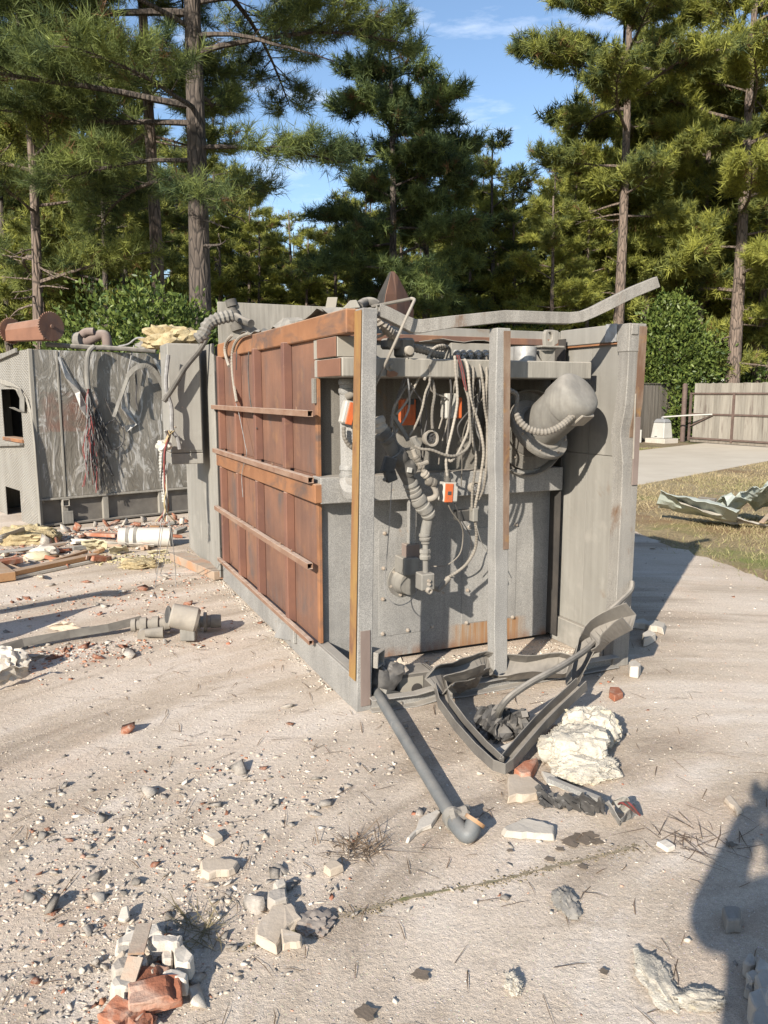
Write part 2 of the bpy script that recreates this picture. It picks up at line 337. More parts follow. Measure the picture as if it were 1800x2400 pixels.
tb = MB().box((-.006,.10,1.955),(.075,3.16,2.075)); P(tb, 'top_beam', 'rust_orange', None, .006)
for z, y1 in ((1.545,.548), (1.172,.555), (.668,.59)):
    t = MB().sqtube([V((-.050, y1, z)), V((-.050, 1.6, z-.002)), V((-.050, 3.2, z))], .036, .036, .004); t.box((-.064,y1+.25,z-.014),(-.036,y1+.253,z+.014)); P(t, 'rail', 'rail_rust', None, .002)
t = MB().sqtube([V((-.040,.62,.20)), V((-.040,3.2,.205))], .030, .030, .004); P(t, 'rail', 'rail_rust', None, .002)
for y, z in ((.80,1.567), (1.35,1.195), (1.9,.69), (1.2,.69), (2.3,.69), (.95,.69)):
    P(MB().box((-.052,y,z-.012),(-.047,y+.012,z+.012)), 'rail_tab', 'rail_rust', None, 0)
# front: plates of the recessed wall
YW = .655
lw = P(MB().box((.036,YW,.03),(1.655,YW+.012,1.06)), 'lower_wall', 'galv', None, .002)
mw = P(MB().box((.036,YW+.03,1.06),(1.655,YW+.042,1.76)), 'middle_wall', 'wall_grey', None, .002)
uw = P(MB().box((.10,YW,1.76),(1.695,YW+.012,2.05)), 'upper_wall', 'panel_tan', None, .002)
def wallplate(name, x0, x1, z0, z1_, y, mat, bolts=(), parent=None, th=.004):
    o = P(MB().box((x0,y-th,z0),(x1,y,z1_)), name, mat, parent, .0015)
    for bx, bz in bolts:
        b = MB().lathe([(0,.013),(.004,.013),(.005,.009),(.014,.008),(.016,.003)], (bx,y-th,bz), (0,-1,0), 8)
        P(b, 'bolt', 'bolt_steel', o, 0)
    return o
def cyl(p0, p1, r, n=14): return MB().tube([V(p0), V(p1)], r, n)
pa0, pa1 = FY(887,1241,YW), FY(1018,1477,YW)
def bolts_on(pxs): return [(FY(*z5(x, y), YW)[0], FY(*z5(x, y), YW)[2]) for x, y in pxs]
pA = wallplate('access_plate', pa0.x, pa1.x, FY(887,1493,YW).z, pa0.z, YW, 'galv', bolts_on([(435,540),(425,835),(420,1095),(418,1388),(630,1358),(835,1325)]))
pb0, pb1 = FY(1084,1240,YW), FY(1206,1453,YW)
pB = wallplate('access_plate', pb0.x, pb1.x, FY(1084,1462,YW).z, pb0.z, YW, 'galv', bolts_on([(1150,485),(1355,475),(1545,465),(1135,1020),(1125,1295),(1325,1272),(1515,1248)]))
def stain_wall():
    m = MAT['galv'].copy(); m.name = 'galv_stained'; MAT['galv_stained'] = m; nt = m.node_tree; bs = nt.nodes['Principled BSDF']; src = bs.inputs['Base Color'].links[0].from_socket
    v = coords(nt, (1,1,1), False); s_ = nt.nodes.new('ShaderNodeSeparateXYZ'); nt.links.new(v, s_.inputs[0])
    def mr(a, b, sock):
        x = nt.nodes.new('ShaderNodeMapRange'); x.inputs[1].default_value = a; x.inputs[2].default_value = b; nt.links.new(sock, x.inputs[0]); return x.outputs[0]
    runs = noise(nt, coords(nt, (22, 1, .9), False), 1.6, 6, .65, .3); zt_ = FY(1084,1462,YW).z
    k = mixc(nt, 1.0, mr(pb0.x-.10, pb0.x-.01, s_.outputs[0]), mr(pb1.x+.10, pb1.x+.0, s_.outputs[0]), 'MULTIPLY'); k = mixc(nt, 1.0, k, mr(zt_+.01, zt_-.01, s_.outputs[2]), 'MULTIPLY'); k = mixc(nt, 1.0, k, ramp(nt, runs, .30, .52, (.25,.25,.25)), 'MULTIPLY')
    c = mixc(nt, k, src, ramp(nt, runs, .4, .7, (.26,.185,.12), (.22,.095,.03)))
    foot = mixc(nt, 1.0, mr(.10, .03, s_.outputs[2]), ramp(nt, noise(nt, coords(nt, (4,1,1), False), 3, 5), .38, .62), 'MULTIPLY'); c = mixc(nt, foot, c, (.17,.085,.045)); nt.links.new(c, bs.inputs['Base Color'])
    lw.data.materials.clear(); lw.data.materials.append(m)
stain_wall()
# waist band, shelf beam, box above
bd = P(MB().box((.0,.53,1.035),(1.66,YW+.02,1.185)), 'waist_band', 'galv', None, .004)
P(MB().box((1.655,.55,.05),(1.664,YW+.05,2.0)), 'gap_shade', 'interior_dark', None, 0)  # solid near-black strip, paints the shade in the gap beside the wall
P(MB().box((.012,.205,1.742),(1.60,YW,1.842)), 'shelf_beam', 'shelf_grey', None, .006)
P(MB().box((.002,.215,1.746),(.010,.575,1.838)), 'shelf_end', 'rust_flat', None, .002)
P(MB().box((.010,.27,1.846),(.16,YW,1.953)), 'corner_box', 'ochre_box', None, .003)
P(MB().box((.001,.275,1.848),(.008,.575,1.95)), 'box_end', 'rust_flat', None, .002)
P(MB().box((-.008,.612,1.60),(.010,.65,1.74)), 'gusset', 'wall_grey', None, .002)
# right side panel with seams, top flange, ledge
XR = 1.72
for (a, b, c_, d_) in ((.108,.36,.17,1.28), (.108,.36,1.284,1.955), (.364,.655,.17,1.28), (.364,.655,1.284,1.955)):
    P(MB().box((XR,a,c_),(XR+.008,b,d_)), 'side_panel', 'panel_tan', None, .001)
P(MB().box((XR-.03,.108,.0),(XR+.012,.655,.168)), 'side_ledge', 'panel_tan', None, .004)
P(MB().box((XR+.010,.1,.0),(XR+.02,3.5,2.0)), 'outer_side_plate', 'panel_tan', None, 0)
fl = P(MB().box((XR-.028,.105,1.957),(XR+.02,.655,2.058)), 'top_flange', 'panel_tan', None, .004)
P(MB().box((XR-.022,.107,1.944),(XR+.018,.60,1.954)), 'flange_lip', 'rust_orange', fl, 0)
fo = MB(); fo.sheet([[V((XR-.032-.004*random.random(), .10+.10*i/6, 1.955+.105*j/5+.004*random.random())) for j in range(6)] for i in range(7)], .002, False); P(fo, 'foil_patch', 'silver_tape', fl, 0)
# roof and back: closed body
P(MB().box((.08,.62,1.96),(1.70,3.3,2.0)), 'roof_plate', 'rust_plate', None, .002)
P(MB().box((.05,3.35,.02),(1.74,3.37,2.45)), 'back_plate', 'shelf_grey', None, .003)
P(MB().box((-.035,3.215,.03),(-.02,4.75,2.085)), 'rear_side_plate', 'panel_tan', None, .003)
P(MB().box((-.018,3.205,.03),(.05,3.213,2.06)), 'gap_shade', 'interior_dark', None, 0)  # near-black sheet, shade of the gap before the rear plate put in as colour
P(MB().box((-.02,4.73,.03),(1.74,4.75,2.0)), 'rear_wall', 'panel_tan', None, .003)
# bent tube along the front top
bt = [FY(*z3(250,185),.05), FY(*z3(330,215),.05), FY(*z3(470,285),.05), FY(*z3(580,335),.05), FY(*z3(660,335),.05), FY(*z3(900,300),.05), FY(*z3(1200,268),.05), FY(*z3(1420,245),.045), FY(*z4(400,370),.03), FY(*z4(620,378),.02),
      FY(*z4(830,383),.02), FY(*z4(940,370),.01), FY(*z4(1040,330),.0), FY(*z4(1150,275),-.02), FY(*z4(1380,160),-.05), FY(*z4(1580,78),-.08)]
bto = P(MB().sqtube(bt, .055, .062, .005, V((0,0,1)), [1,1,1,(.85,1.15),(.9,1.1),1,1,1,1,1,1,(1,.95),(1,.95),1,1,1]), 'bent_top_tube', 'galv_rust', None, .003)
# junction box on the shelf with connectors
jb0, jb1 = FY(*z3(905,490), .34), FY(*z3(1305,655), .34)
jb = P(MB().box((jb0.x,.30,1.845),(jb1.x,.45,jb0.z)), 'junction_box', 'panel_tan', None, .003)
P(MB().sheet([[V((jb0.x-.12+.46*i/7, .29+.17*j, jb0.z+.012+.008*math.sin(i*1.7)*(1-j))) for j in range(2)] for i in range(8)], .003), 'torn_lid', 'panel_tan', jb, 0)
CON = []
def conduit(pts, Y, r=.0095, mat='tan_conduit', zoom=z3, rib=.10, name='conduit', step=.0095):
    ys = Y if isinstance(Y, (list, tuple)) else [Y]*len(pts)
    if len(ys) != len(pts): ys = [ys[0] + (ys[-1]-ys[0])*i/(len(pts)-1) for i in range(len(pts))]
    p3 = [FY(*zoom(x, y), Y_) for (x, y), Y_ in zip(pts, ys)]; r = r*.8 if r < .012 else r
    m = MB()
    if rib: m.tube(p3, r, 8, step=step, rib=rib)
    else: m.tube(p3, r, 7)
    return P(m, name, mat, None, 0)
for x in (990, 1045, 1108, 1185, 1255):
    p = FY(*z3(x, 590), .285); P(MB().lathe([(0,.016),(.01,.016),(.012,.022),(.025,.022),(.026,.014),(.045,.014)], p + V((0,.015,.012)), (0,-.8,-.6), 10), 'connector', 'silver_tape', jb, 0)
conduit([(905,525),(860,512),(790,530),(735,600),(705,700),(700,790),(690,825)], [.30,.26,.2], .0105)
conduit([(915,530),(850,530),(785,570),(752,650),(758,800),(785,950),(765,1090),(760,1200),(765,1285)], [.30,.2,.2], .0105)
conduit([(735,690),(738,850),(700,950),(665,1110),(610,1250),(552,1345)], [.2,.3], .0085)
conduit([(970,605),(980,760),(995,950),(990,1080),(950,1280),(905,1470),(890,1600),(902,1720)], .16)
conduit([(1040,620),(1085,690),(1105,880),(1125,1040),(1180,1200),(1220,1350),(1238,1500),(1222,1650),(1190,1850),(1158,2010)], [.26,.17,.17,.18,.2,.2,.2,.22,.25,.3], .0105)
conduit([(1120,620),(1143,760),(1135,950),(1140,1150),(1130,1300),(1150,1450),(1168,1560),(1155,1700),(1135,1850),(1128,2040)], [.26,.19,.19,.19,.2,.2,.2,.22,.26,.3], .0095)
conduit([(1190,620),(1215,760),(1235,900),(1245,1060),(1272,1250),(1270,1450),(1262,1650),(1235,1840),(1190,1940)], [.26,.17,.17,.17,.2,.2,.2,.24,.28])
conduit([(1258,620),(1268,800),(1260,1000),(1268,1180),(1278,1380),(1245,1250),(1235,1150)][:5], [.26,.18,.18,.19,.2])
conduit([(600,1440),(660,1470),(760,1480),(880,1525),(980,1532),(1080,1470),(1118,1370),(1110,1200),(1098,1010),(1065,900)], [.18,.16,.14,.13,.13,.14,.15,.16,.17,.2])
conduit([(912,1545),(930,1585),(985,1535),(1040,1430),(1090,1310),(1108,1180),(1100,1030)], [.17,.14,.15,.17,.19,.2,.2])
conduit([(1325,590),(1362,680),(1395,780),(1440,900),(1540,960),(1545,1050),(1528,1130),(1545,1200),(1640,1290)], [.3,.24,.2,.2,.2,.2,.2,.2,.18], .013)
conduit([(390,1150),(470,1270),(540,1390)], .3, .013, 'cast_grey', rib=0, name='small_pipe')
conduit([(385,1270),(400,1130),(430,1040),(500,920),(570,865)], [.3,.25], .011, rib=.1)
conduit([(405,1260),(425,1400),(500,1470),(580,1465)], [.3,.26], .011, rib=.1)
conduit([(430,1150),(520,1040),(620,850),(690,720)], [.3,.24], .0085, rib=.1)
conduit([(540,610),(530,720),(450,950),(410,1080)], [.2,.28], .003, 'dark_wire', rib=0, name='wire')
for q, (m, dx) in enumerate((('red_wire',0), ('dark_wire',10), ('red_wire',18))):
    conduit([(990+dx,600),(1030+dx,740),(1050+dx,850),(1075+dx*.4,930)], .17, .0035, m, rib=0, name='wire')
rt = random.Random(17)
for q in range(15):
    x0 = rt.choice((520, 620, 760, 900, 990, 1050, 1120, 1190, 1260)); x1 = x0 + rt.uniform(-260, 220); y0 = rt.uniform(600, 760); y1 = rt.uniform(1250, 1900); xm = (x0+x1)/2 + rt.uniform(-120, 120)
    conduit([(x0,y0),(x0+rt.uniform(-30,40),y0+180),(xm,(y0+y1)/2),(x1+rt.uniform(-60,60),y1-150),(x1,y1)], [.22,.24,.30,.33,.36], rt.choice((.0035,.004,.006,.0075)), rt.choice(('dark_wire','grey_wire','tan_conduit','cast_grey')), rib=0, name='loose_cable')
# armoured hoses by the corner post
conduit([(235,215),(290,300),(350,370),(420,430)], [.2,.2,.22,.25], .026, rib=.13, name='flexible_hose', step=.011)
conduit([(580,530),(640,545),(700,560),(780,590),(860,600)], [.25,.28], .022, rib=.13, name='flexible_hose', step=.011)
conduit([(225,440),(290,420),(340,380)], [.2,.25], .010, rib=.0)
th_ = conduit([(565,75),(595,85),(590,110),(520,260),(440,440),(330,680),(225,900),(190,960)], [.04,.02,.0,-.03,-.02,.05,.12,.16], .0095, rib=.0, name='loose_conduit')
conduit([(200,155),(580,78)], [.1,.04], .011, rib=0, name='loose_conduit')
# valve body / switch on shelf
vb = MB(); a = FY(*z3(345,440), .26); b = FY(*z3(480,545), .26); vb.box((a.x,.24,b.z),(b.x,.36,a.z)); a = FY(*z3(470,440), .22); b = FY(*z3(590,620), .22); vb.box((a.x+.01,.2,b.z),(b.x,.34,a.z))
vo = P(vb, 'terminal_housing', 'cast_grey', None, .012)
P(MB().lathe([(0,.024),(.02,.026),(.03,.022),(.032,.012)], FY(*z3(538,555),.2), (0,-1,-.15), 14), 'end_plug', 'tan_conduit', vo, 0)
fp = MB(); c_ = FY(*z3(370,700), .2); fp.lathe([(0,.03),(.008,.03),(.009,.012),(.02,.012)], c_, (.2,-1,-.2), 12); P(fp, 'broken_flange', 'cast_grey', None, 0)
P(MB().prism([(-.03,-.012),(-.005,-.018),(.03,-.01),(.036,.004),(.012,.016),(-.012,.012),(-.024,.02)], 0, .006, Matrix.Translation(FY(*z3(385,775), .196)) @ Matrix.Rotation(R(90),4,'X')), 'torn_gasket', 'rust_orange', None, 0)
# orange valve actuators
def actuator(name, px0, px1, Y, zoom, mat='orange_paint', th=.06, tilt=0.0, dusty=True):
    a, b = FY(*zoom(*px0), Y), FY(*zoom(*px1), Y); c_ = (a+b)/2; w, h = abs(b.x-a.x), abs(b.z-a.z)
    M = Matrix.Translation(V((c_.x, Y+th/2, c_.z))) @ Matrix.Rotation(tilt, 4, 'Y')
    o = P(MB().box((-w/2,-th/2,-h/2),(w/2,th/2,h/2), M), name, mat, None, .008)
    return o, M, w, h, th
o, M, w, h, th = actuator('valve_actuator', (485,1005), (615,1250), .42, z3); P(MB().box((-w*.35,-th/2-.012,-h*.3),(w*.1,-th/2,h*.25), M), 'cover', 'orange_paint', o, .004); P(MB().box((w/2,-th*.4,-h*.55),(w/2+.03,th*.4,h*.5), M), 'side_case', 'interior_dark', o, .004); P(MB().box((-w*.2,-th/2-.01,h*.28),(w*.3,-th/2,h*.5), M), 'lever', 'black_plastic', o, .002)
o, M, w, h, th = actuator('valve_actuator', (890,955), (1000,1190), .30, z3, 'white_plastic', .07); P(MB().box((w/2,-th*.2,-h*.5),(w/2+.04,th*.45,h*.35), M), 'orange_case', 'orange_paint', o, .005); P(MB().lathe([(0,.014),(.05,.014),(.05,.02),(.065,.02),(.066,.012),(.10,.012)], M @ V((-w*.1,0,-h/2)), (0,0,-1), 10), 'cable_gland', 'cast_grey', o, 0)
o, M, w, h, th = actuator('valve_actuator', (868,1785), (1005,1960), .26, z3, 'white_plastic', .07, .06); P(MB().box((-w*.42,-th/2-.006,-h*.5),(w*.12,-th/2+.002,h*.45), M), 'orange_cover', 'orange_paint', o, .003); P(MB().box((-w*.25,-th/2-.009,-h*.12),(-w*.02,-th/2-.006,h*.06), M), 'switch', 'black_plastic', o, .001); P(MB().lathe([(0,.02),(.02,.02),(.02,.014),(.05,.012),(.07,.015)], M @ V((-w*.1,0,h/2)), (0,0,1), 10), 'cable_gland', 'dark_pipe', o, 0)
o, M, w, h, th = actuator('valve_actuator', (1200,1065), (1290,1270), .42, z2, 'white_plastic', .06, .25); P(MB().box((-w*.15,-th/2-.01,-h*.5),(w*.5,-th/2,h*.45), M), 'orange_cover', 'orange_paint', o, .003)
# round pressure switches with wires showing
def gauge(px, Y, r, tilt=(0,-1,0)):
    p = FY(*px, Y); o = P(MB().lathe([(0,r*.8),(.03,r),(.045,r),(.045,r*.8),(.02,r*.75)], p, tilt, 18), 'round_switch', 'tan_conduit', None, 0)
    g = MB(); rr = random.Random(5)
    for k in range(9):
        a = [p + V(tilt)*.03 + V(((rr.random()-.5)*r*1.2, (rr.random()-.5)*.01, (rr.random()-.5)*r*1.2)) for _ in range(4)]; g.tube(a, .0025, 5)
    P(g, 'loose_wires', 'dark_wire' if r > .04 else 'grey_wire', o, 0); return o
gauge(z3(718,1375), .26, .046, (.15,-1,.1)); gauge(z3(1125,1825), .34, .036, (.1,-1,.05))
conduit([(585,1360),(600,1400),(640,1440)], .25, .022, 'cast_grey', rib=0, name='elbow')
# diagonal gas train
gt = MB(); Yg = .30
def run(pts, Y, r, zoom, name, mat='cast_grey', n=14):
    ys = Y if isinstance(Y, (list, tuple)) else [Y]*len(pts)
    return P(MB().tube([FY(*zoom(*p), q) for p, q in zip(pts, ys)], r, n, curve=False), name, mat, None, 0)
def collar(p0, p1, r, name='coupling', mat='cast_grey', hexa=False):
    a = (p1-p0); l = a.length
    return P(MB().lathe([(0,r*.9),(l*.12,r),(l*.35,r),(l*.4,r*.88),(l*.6,r*.88),(l*.65,r),(l*.88,r),(l,r*.9)], p0, a, 8 if hexa else 16), name, mat, None, 0)
g0, g1 = FY(*z3(300,1300),.24), FY(*z3(560,1790),.28)
P(MB().tube([g0, g1], .036, 16), 'gas_pipe', 'dark_pipe', None, 0)
collar(FY(*z3(255,1180),.24), FY(*z3(300,1310),.24), .038, 'pipe_union', 'tan_conduit'); collar(FY(*z3(290,1300),.24), FY(*z3(370,1400),.24), .045, 'valve_body', 'dark_pipe')
collar(FY(*z3(420,1500),.25), FY(*z3(560,1690),.27), .052, 'valve_body', 'dark_pipe')
P(MB().box((-.035,-.02,-.045),(.035,.02,.045), Matrix.Translation(FY(*z3(360,1620),.2)) @ Matrix.Rotation(.3,4,'Y')), 'valve_coil', 'black_plastic', None, .006)
P(MB().box((-.03,-.02,-.03),(.03,.02,.03), Matrix.Translation(FY(*z3(375,1720),.2)) @ Matrix.Rotation(-.3,4,'Y')), 'coil_bracket', 'black_plastic', None, .004)
P(cyl(FY(*z3(310,1760),.2), FY(*z3(370,1720),.2), .010, 8), 'stem', 'tan_conduit', None, 0)
P(MB().box((-.014,-.012,-.014),(.014,.0,.014), Matrix.Translation(FY(*z3(548,1665),.215)) @ Matrix.Rotation(.2,4,'Y')), 'valve_tag', 'white_plastic', None, .002)
for a, b, r in (((555,1770),(590,1860),.044), ((590,1860),(625,1930),.046), ((620,1920),(700,2030),.048), ((690,2010),(740,2090),.044)): collar(FY(*z3(*a),.28), FY(*z3(*b),.29), r)
run([(770,330),(810,400),(795,470),(780,560)], .30, .031, z5, 'elbow'); collar(FY(*z5(775,540),.3), FY(*z5(782,600),.3), .034)
run([(783,590),(785,900)], .30, .017, z5, 'riser_pipe'); collar(FY(*z5(780,675),.3), FY(*z5(780,760),.3), .034, 'pipe_union', 'cast_grey', True); collar(FY(*z5(784,595),.3), FY(*z5(784,630),.3), .026)
a, b = FY(*z5(738,885),.27), FY(*z5(850,1035),.27)
blk = P(MB().box((a.x,.25,b.z+.015),(b.x,.34,a.z)), 'valve_block', 'cast_grey', None, .006); P(MB().lathe([(0,.018),(.03,.018),(.03,.011),(.02,.010)], FY(*z5(800,1015),.26), (.1,-1,-.2), 10), 'outlet', 'tan_conduit', blk, 0)
for y in (940, 970): P(MB().lathe([(0,.009),(.015,.009)], FY(*z5(808,y),.25), (0,-1,0), 8), 'bolt', 'bolt_steel', blk, 0)
# small bypass line
bp = [FY(*z3(x,y),.24) for x, y in ((585,1480),(615,1560),(650,1620),(690,1680),(720,1740),(755,1790),(790,1850))]
P(MB().tube(bp, .014, 10), 'bypass_pipe', 'tan_conduit', None, 0)
for a, b, r in (((605,1535),(635,1580),.021), ((635,1625),(680,1630),.022), ((680,1690),(715,1720),.024), ((715,1760),(790,1790),.027)): collar(FY(*z3(*a),.24), FY(*z3(*b),.24), r, 'fitting', 'tan_conduit')
P(cyl(FY(*z3(640,1625),.23), FY(*z3(720,1590),.23), .013, 8), 'needle_valve', 'tan_conduit', None, 0)
P(MB().tube([FY(*z3(x,y),q) for x, y, q in ((790,1840,.24),(800,1890,.24),(770,1925,.25),(690,1945,.28))], .017, 10), 'elbow', 'tan_conduit', None, 0)
# burner flange with square strut
bc = FY(*z5(585,935), YW)
bf = P(MB().lathe([(0,.105),(.010,.105),(.011,.085),(.03,.082),(.06,.075),(.10,.072),(.105,.05),(.106,.0)], bc, (.12,-1,0), 28), 'burner_flange', 'cast_grey', None, 0)
for a in range(6): P(MB().lathe([(0,.009),(.012,.009)], bc + V((.09*math.cos(a*1.05+.3), -.011, .09*math.sin(a*1.05+.3))), (0,-1,0), 8), 'bolt', 'bolt_steel', bf, 0)
a, b = FY(*z5(640,0),.55), FY(*z5(692,640),.55); P(MB().box((a.x,.53,b.z),(FY(*z5(692,300),.55).x,.572,1.05)), 'square_strut', 'galv', None, .003)
a, b = FY(*z5(625,640),.5), FY(*z5(735,750),.5); P(MB().box((a.x,.5,b.z),(b.x,.575,a.z)), 'strut_clamp', 'brown_strip', None, .004)
a, b = FY(*z5(605,760),.46), FY(*z5(730,890),.46); P(MB().box((a.x,.46,b.z),(b.x,.60,a.z)), 'burner_block', 'cast_grey', None, .005)
conduit([(500,110),(480,430),(455,760),(440,930),(455,1070),(540,1145),(630,1130),(700,1060),(705,1010)], [.2,.25,.35,.42,.42,.42,.42,.42,.45], .0032, 'grey_wire', zoom=z5, rib=0, name='wire')
conduit([(960,255),(1000,350),(1085,470),(1100,580),(1070,720),(960,810),(830,820)], [.28,.3,.35,.4,.42,.45,.5], .005, 'tan_conduit', zoom=z5, rib=0, name='cable')
conduit([(1020,260),(1090,430),(1160,560),(1165,690),(1120,800)], [.28,.3,.4,.42,.45], .0035, 'dark_wire', zoom=z5, rib=0, name='wire')
conduit([(1205,440),(1215,560),(1200,680),(1130,800),(1040,875),(960,920)], [.3,.34,.38,.4,.4,.38], .0115, zoom=z5)
run([(985,915),(890,1020),(850,1000)], .37, .016, z5, 'conduit_elbow', 'tan_conduit', 10)
conduit([(1215,480),(1250,600),(1300,690),(1380,810)], [.3,.4,.45], .003, 'white_plastic', zoom=z5, rib=0, name='wire')
a, b = FY(*z5(1060,350),.34), FY(*z5(1190,430),.34); P(MB().box((a.x,.33,b.z),(b.x,.40,a.z)), 'wire_tray', 'black_plastic', None, .003)
P(MB().box((FY(*z5(1175,325),.3).x,.28,FY(*z5(1175,440),.3).z),(FY(*z5(1215,325),.3).x,.33,FY(*z5(1215,325),.3).z)), 'conduit_clip', 'cast_grey', None, .003)
P(MB().lathe([(0,.019),(.05,.019),(.05,.026),(.065,.026)], FY(*z5(1370,870),.54), (-.6,-.5,.1), 12), 'pipe_stub', 'tan_conduit', None, 0)
# big elbow pipe left of the post
conduit([(1235,900),(1240,1300),(1245,1690),(1235,1790),(1270,1850),(1330,1860)], [.50,.50,.50,.47,.40,.34], .048, 'galv', zoom=z2, rib=0, name='duct_pipe')
collar(FY(*z2(1240,880),.5), FY(*z2(1240,1010),.5), .056, 'coupling', 'galv'); collar(FY(*z2(1243,1620),.5), FY(*z2(1243,1740),.5), .054, 'coupling', 'galv')
P(cyl(FY(*z2(1220,1040),.44), FY(*z2(1290,1000),.42), .02, 10), 'pipe_stub', 'tan_conduit', None, 0)
conduit([(1200,1290),(1205,1380),(1245,1450),(1290,1475)], .42, .012, zoom=z2)
# ---- blower wheel, tilted plate and motor
bc = FY(1242,1015,.5)
bl_ = P(MB().lathe([(0,.27),(.10,.27),(.105,.262),(.04,.255),(.035,.02)], bc + V((0,.09,0)), (-.05,-1,0), 40), 'blower_housing', 'wall_grey', None, 0)
P(MB().lathe([(0,.215),(.012,.215),(.013,.135),(.006,.13),(.005,.0)], bc + V((0,.02,-.015)), (-.05,-1,0.05), 36), 'perforated_disc', 'wall_grey', bl_, 0)
P(MB().lathe([(0,.125),(.004,.125),(.005,.0)], bc + V((0,.01,-.015)), (-.05,-1,.05), 30), 'dark_hub', 'dark_pipe', bl_, 0)
for k in range(14):
    a = k*2*math.pi/14; P(MB().lathe([(0,.007),(.008,.006)], bc + V((.17*math.cos(a), .006, -.015+.17*math.sin(a))), (0,-1,0), 6), 'bolt', 'bolt_steel', bl_, 0)
m0 = FY(*z4(610,1300), .28); m1 = FY(*z4(925,1010), .02)
ax = (m1-m0).normalized(); ml = (m1-m0).length; MR = .132
mt = P(MB().lathe([(-.02,MR*.9),(.0,MR),(ml*.60,MR),(ml*.601,MR*1.06),(ml*.62,MR*1.075),(ml*.93,MR*1.075),(ml*1.02,MR*1.0),(ml*1.06,MR*.86),(ml*1.07,MR*.5),(ml*1.055,0)], m0, ax, 36), 'blower_motor', 'cast_grey', None, 0)
P(MB().lathe([(-.045,.205),(-.03,.21),(-.012,.205),(-.010,.16),(.0,.15),(.0,0)], m0, ax, 40), 'mounting_disc', 'wall_grey', mt, 0)
P(MB().lathe([(-.075,.165),(-.046,.165)], m0, ax, 32), 'wheel_rim', 'rust_orange', mt, 0)
sd = ax.cross(V((0,0,1))).normalized(); up_ = sd.cross(ax)
jbx = FY(*z4(935,1205), .02); Mj = Matrix.Translation(jbx) @ Matrix((sd, ax, up_)).transposed().to_4x4()
P(MB().box((-.055,-.05,-.04),(.055,.05,.04), Mj), 'motor_terminal_box', 'tan_conduit', mt, .006)
for k in range(5): P(MB().lathe([(0,.007),(.012,.006)], m0 + sd*(.185*math.cos(k*.8-2.6)) + up_*(.185*math.sin(k*.8-2.6)) - ax*.012, ax, 6), 'bolt', 'bolt_steel', mt, 0)
cu = MB(); cu.tube([FY(*z4(390,1190),.06), FY(*z4(440,1270),.04), FY(*z4(520,1325),.02), FY(*z4(640,1345),-.01), FY(*z4(760,1300),-.02), FY(*z4(880,1200),-.01)], .019, 10, step=.010, rib=.12); P(cu, 'motor_conduit', 'tan_conduit', None, 0)
# lifting lug, round stub on the upper shelf
a, b = FY(*z4(390,620),.42), FY(*z4(550,755),.42)
P(MB().lathe([(0,(b.x-a.x)/2),(a.z-1.843,(b.x-a.x)/2)], V(((a.x+b.x)/2,.42,1.843)), (0,0,1), 24), 'round_stub', 'silver_tape', None, 0)
a = FY(*z4(625,480),.42); b = FY(*z4(735,620),.42); c_ = FY(*z4(665,540),.42)
lg = MB(); ring = [(c_.x + .02*math.cos(q), c_.z + .028*math.sin(q)) for q in [2*math.pi*k/12 for k in range(12)]]
outer = [(a.x,b.z),(b.x,b.z),(b.x,a.z-.015),(b.x-.015,a.z),(a.x,a.z)]
vs = [V((x,.40,z)) for x, z in ring] + [V((x,.43,z)) for x, z in ring]
sq = []
for k in range(12):
    q = 2*math.pi*k/12; dx, dz = math.cos(q), math.sin(q); t_ = min(((b.x if dx > 0 else a.x)-c_.x)/dx if abs(dx) > 1e-6 else 9, ((a.z if dz > 0 else b.z)-c_.z)/dz if abs(dz) > 1e-6 else 9); sq.append((c_.x+dx*t_, c_.z+dz*t_))
vs += [V((x,.40,z)) for x, z in sq] + [V((x,.43,z)) for x, z in sq]
fs = []
for k in range(12):
    n_ = (k+1) % 12; fs += [(k,n_,24+n_,24+k), (12+k,36+k,36+n_,12+n_), (k,12+k,12+n_,n_), (24+k,24+n_,36+n_,36+k)]
lg.add(vs, fs); lg.box((a.x-.05,.36,b.z-.012),(b.x+.02,.46,b.z)); lgo = P(lg, 'lifting_lug', 'shelf_grey', None, .003)
lg2 = MB(); s0, s1, s2 = FY(*z4(560,650),.42), FY(*z4(720,645),.42), FY(*z4(620,755),.42); lg2.prism([(s0.x,s0.z-.005),(s2.x,1.843),(s2.x+.02,1.843),(s1.x,s1.z-.005)], -.43, -.41, Matrix(((1,0,0,0),(0,0,-1,0),(0,1,0,0),(0,0,0,1)))); P(lg2, 'lug_gusset', 'shelf_grey', lgo, .002)
a, b = FY(*z4(1540,1180) if False else z3(1535,520), .50), FY(*z3(1659,650), .50); P(MB().box((a.x,.5,1.845),(b.x+.03,.57,a.z)), 'vent_box', 'silver_tape', None, .003)
# square tube stub, box and hose at the foot inside the post
P(MB().sqtube([V((.06,-.005+.10,.27)), V((.115,.06,.268)), V((.15,.02,.265))], .085, .085, .008, V((0,0,1))), 'tube_stub', 'galv_rust', None, .003)

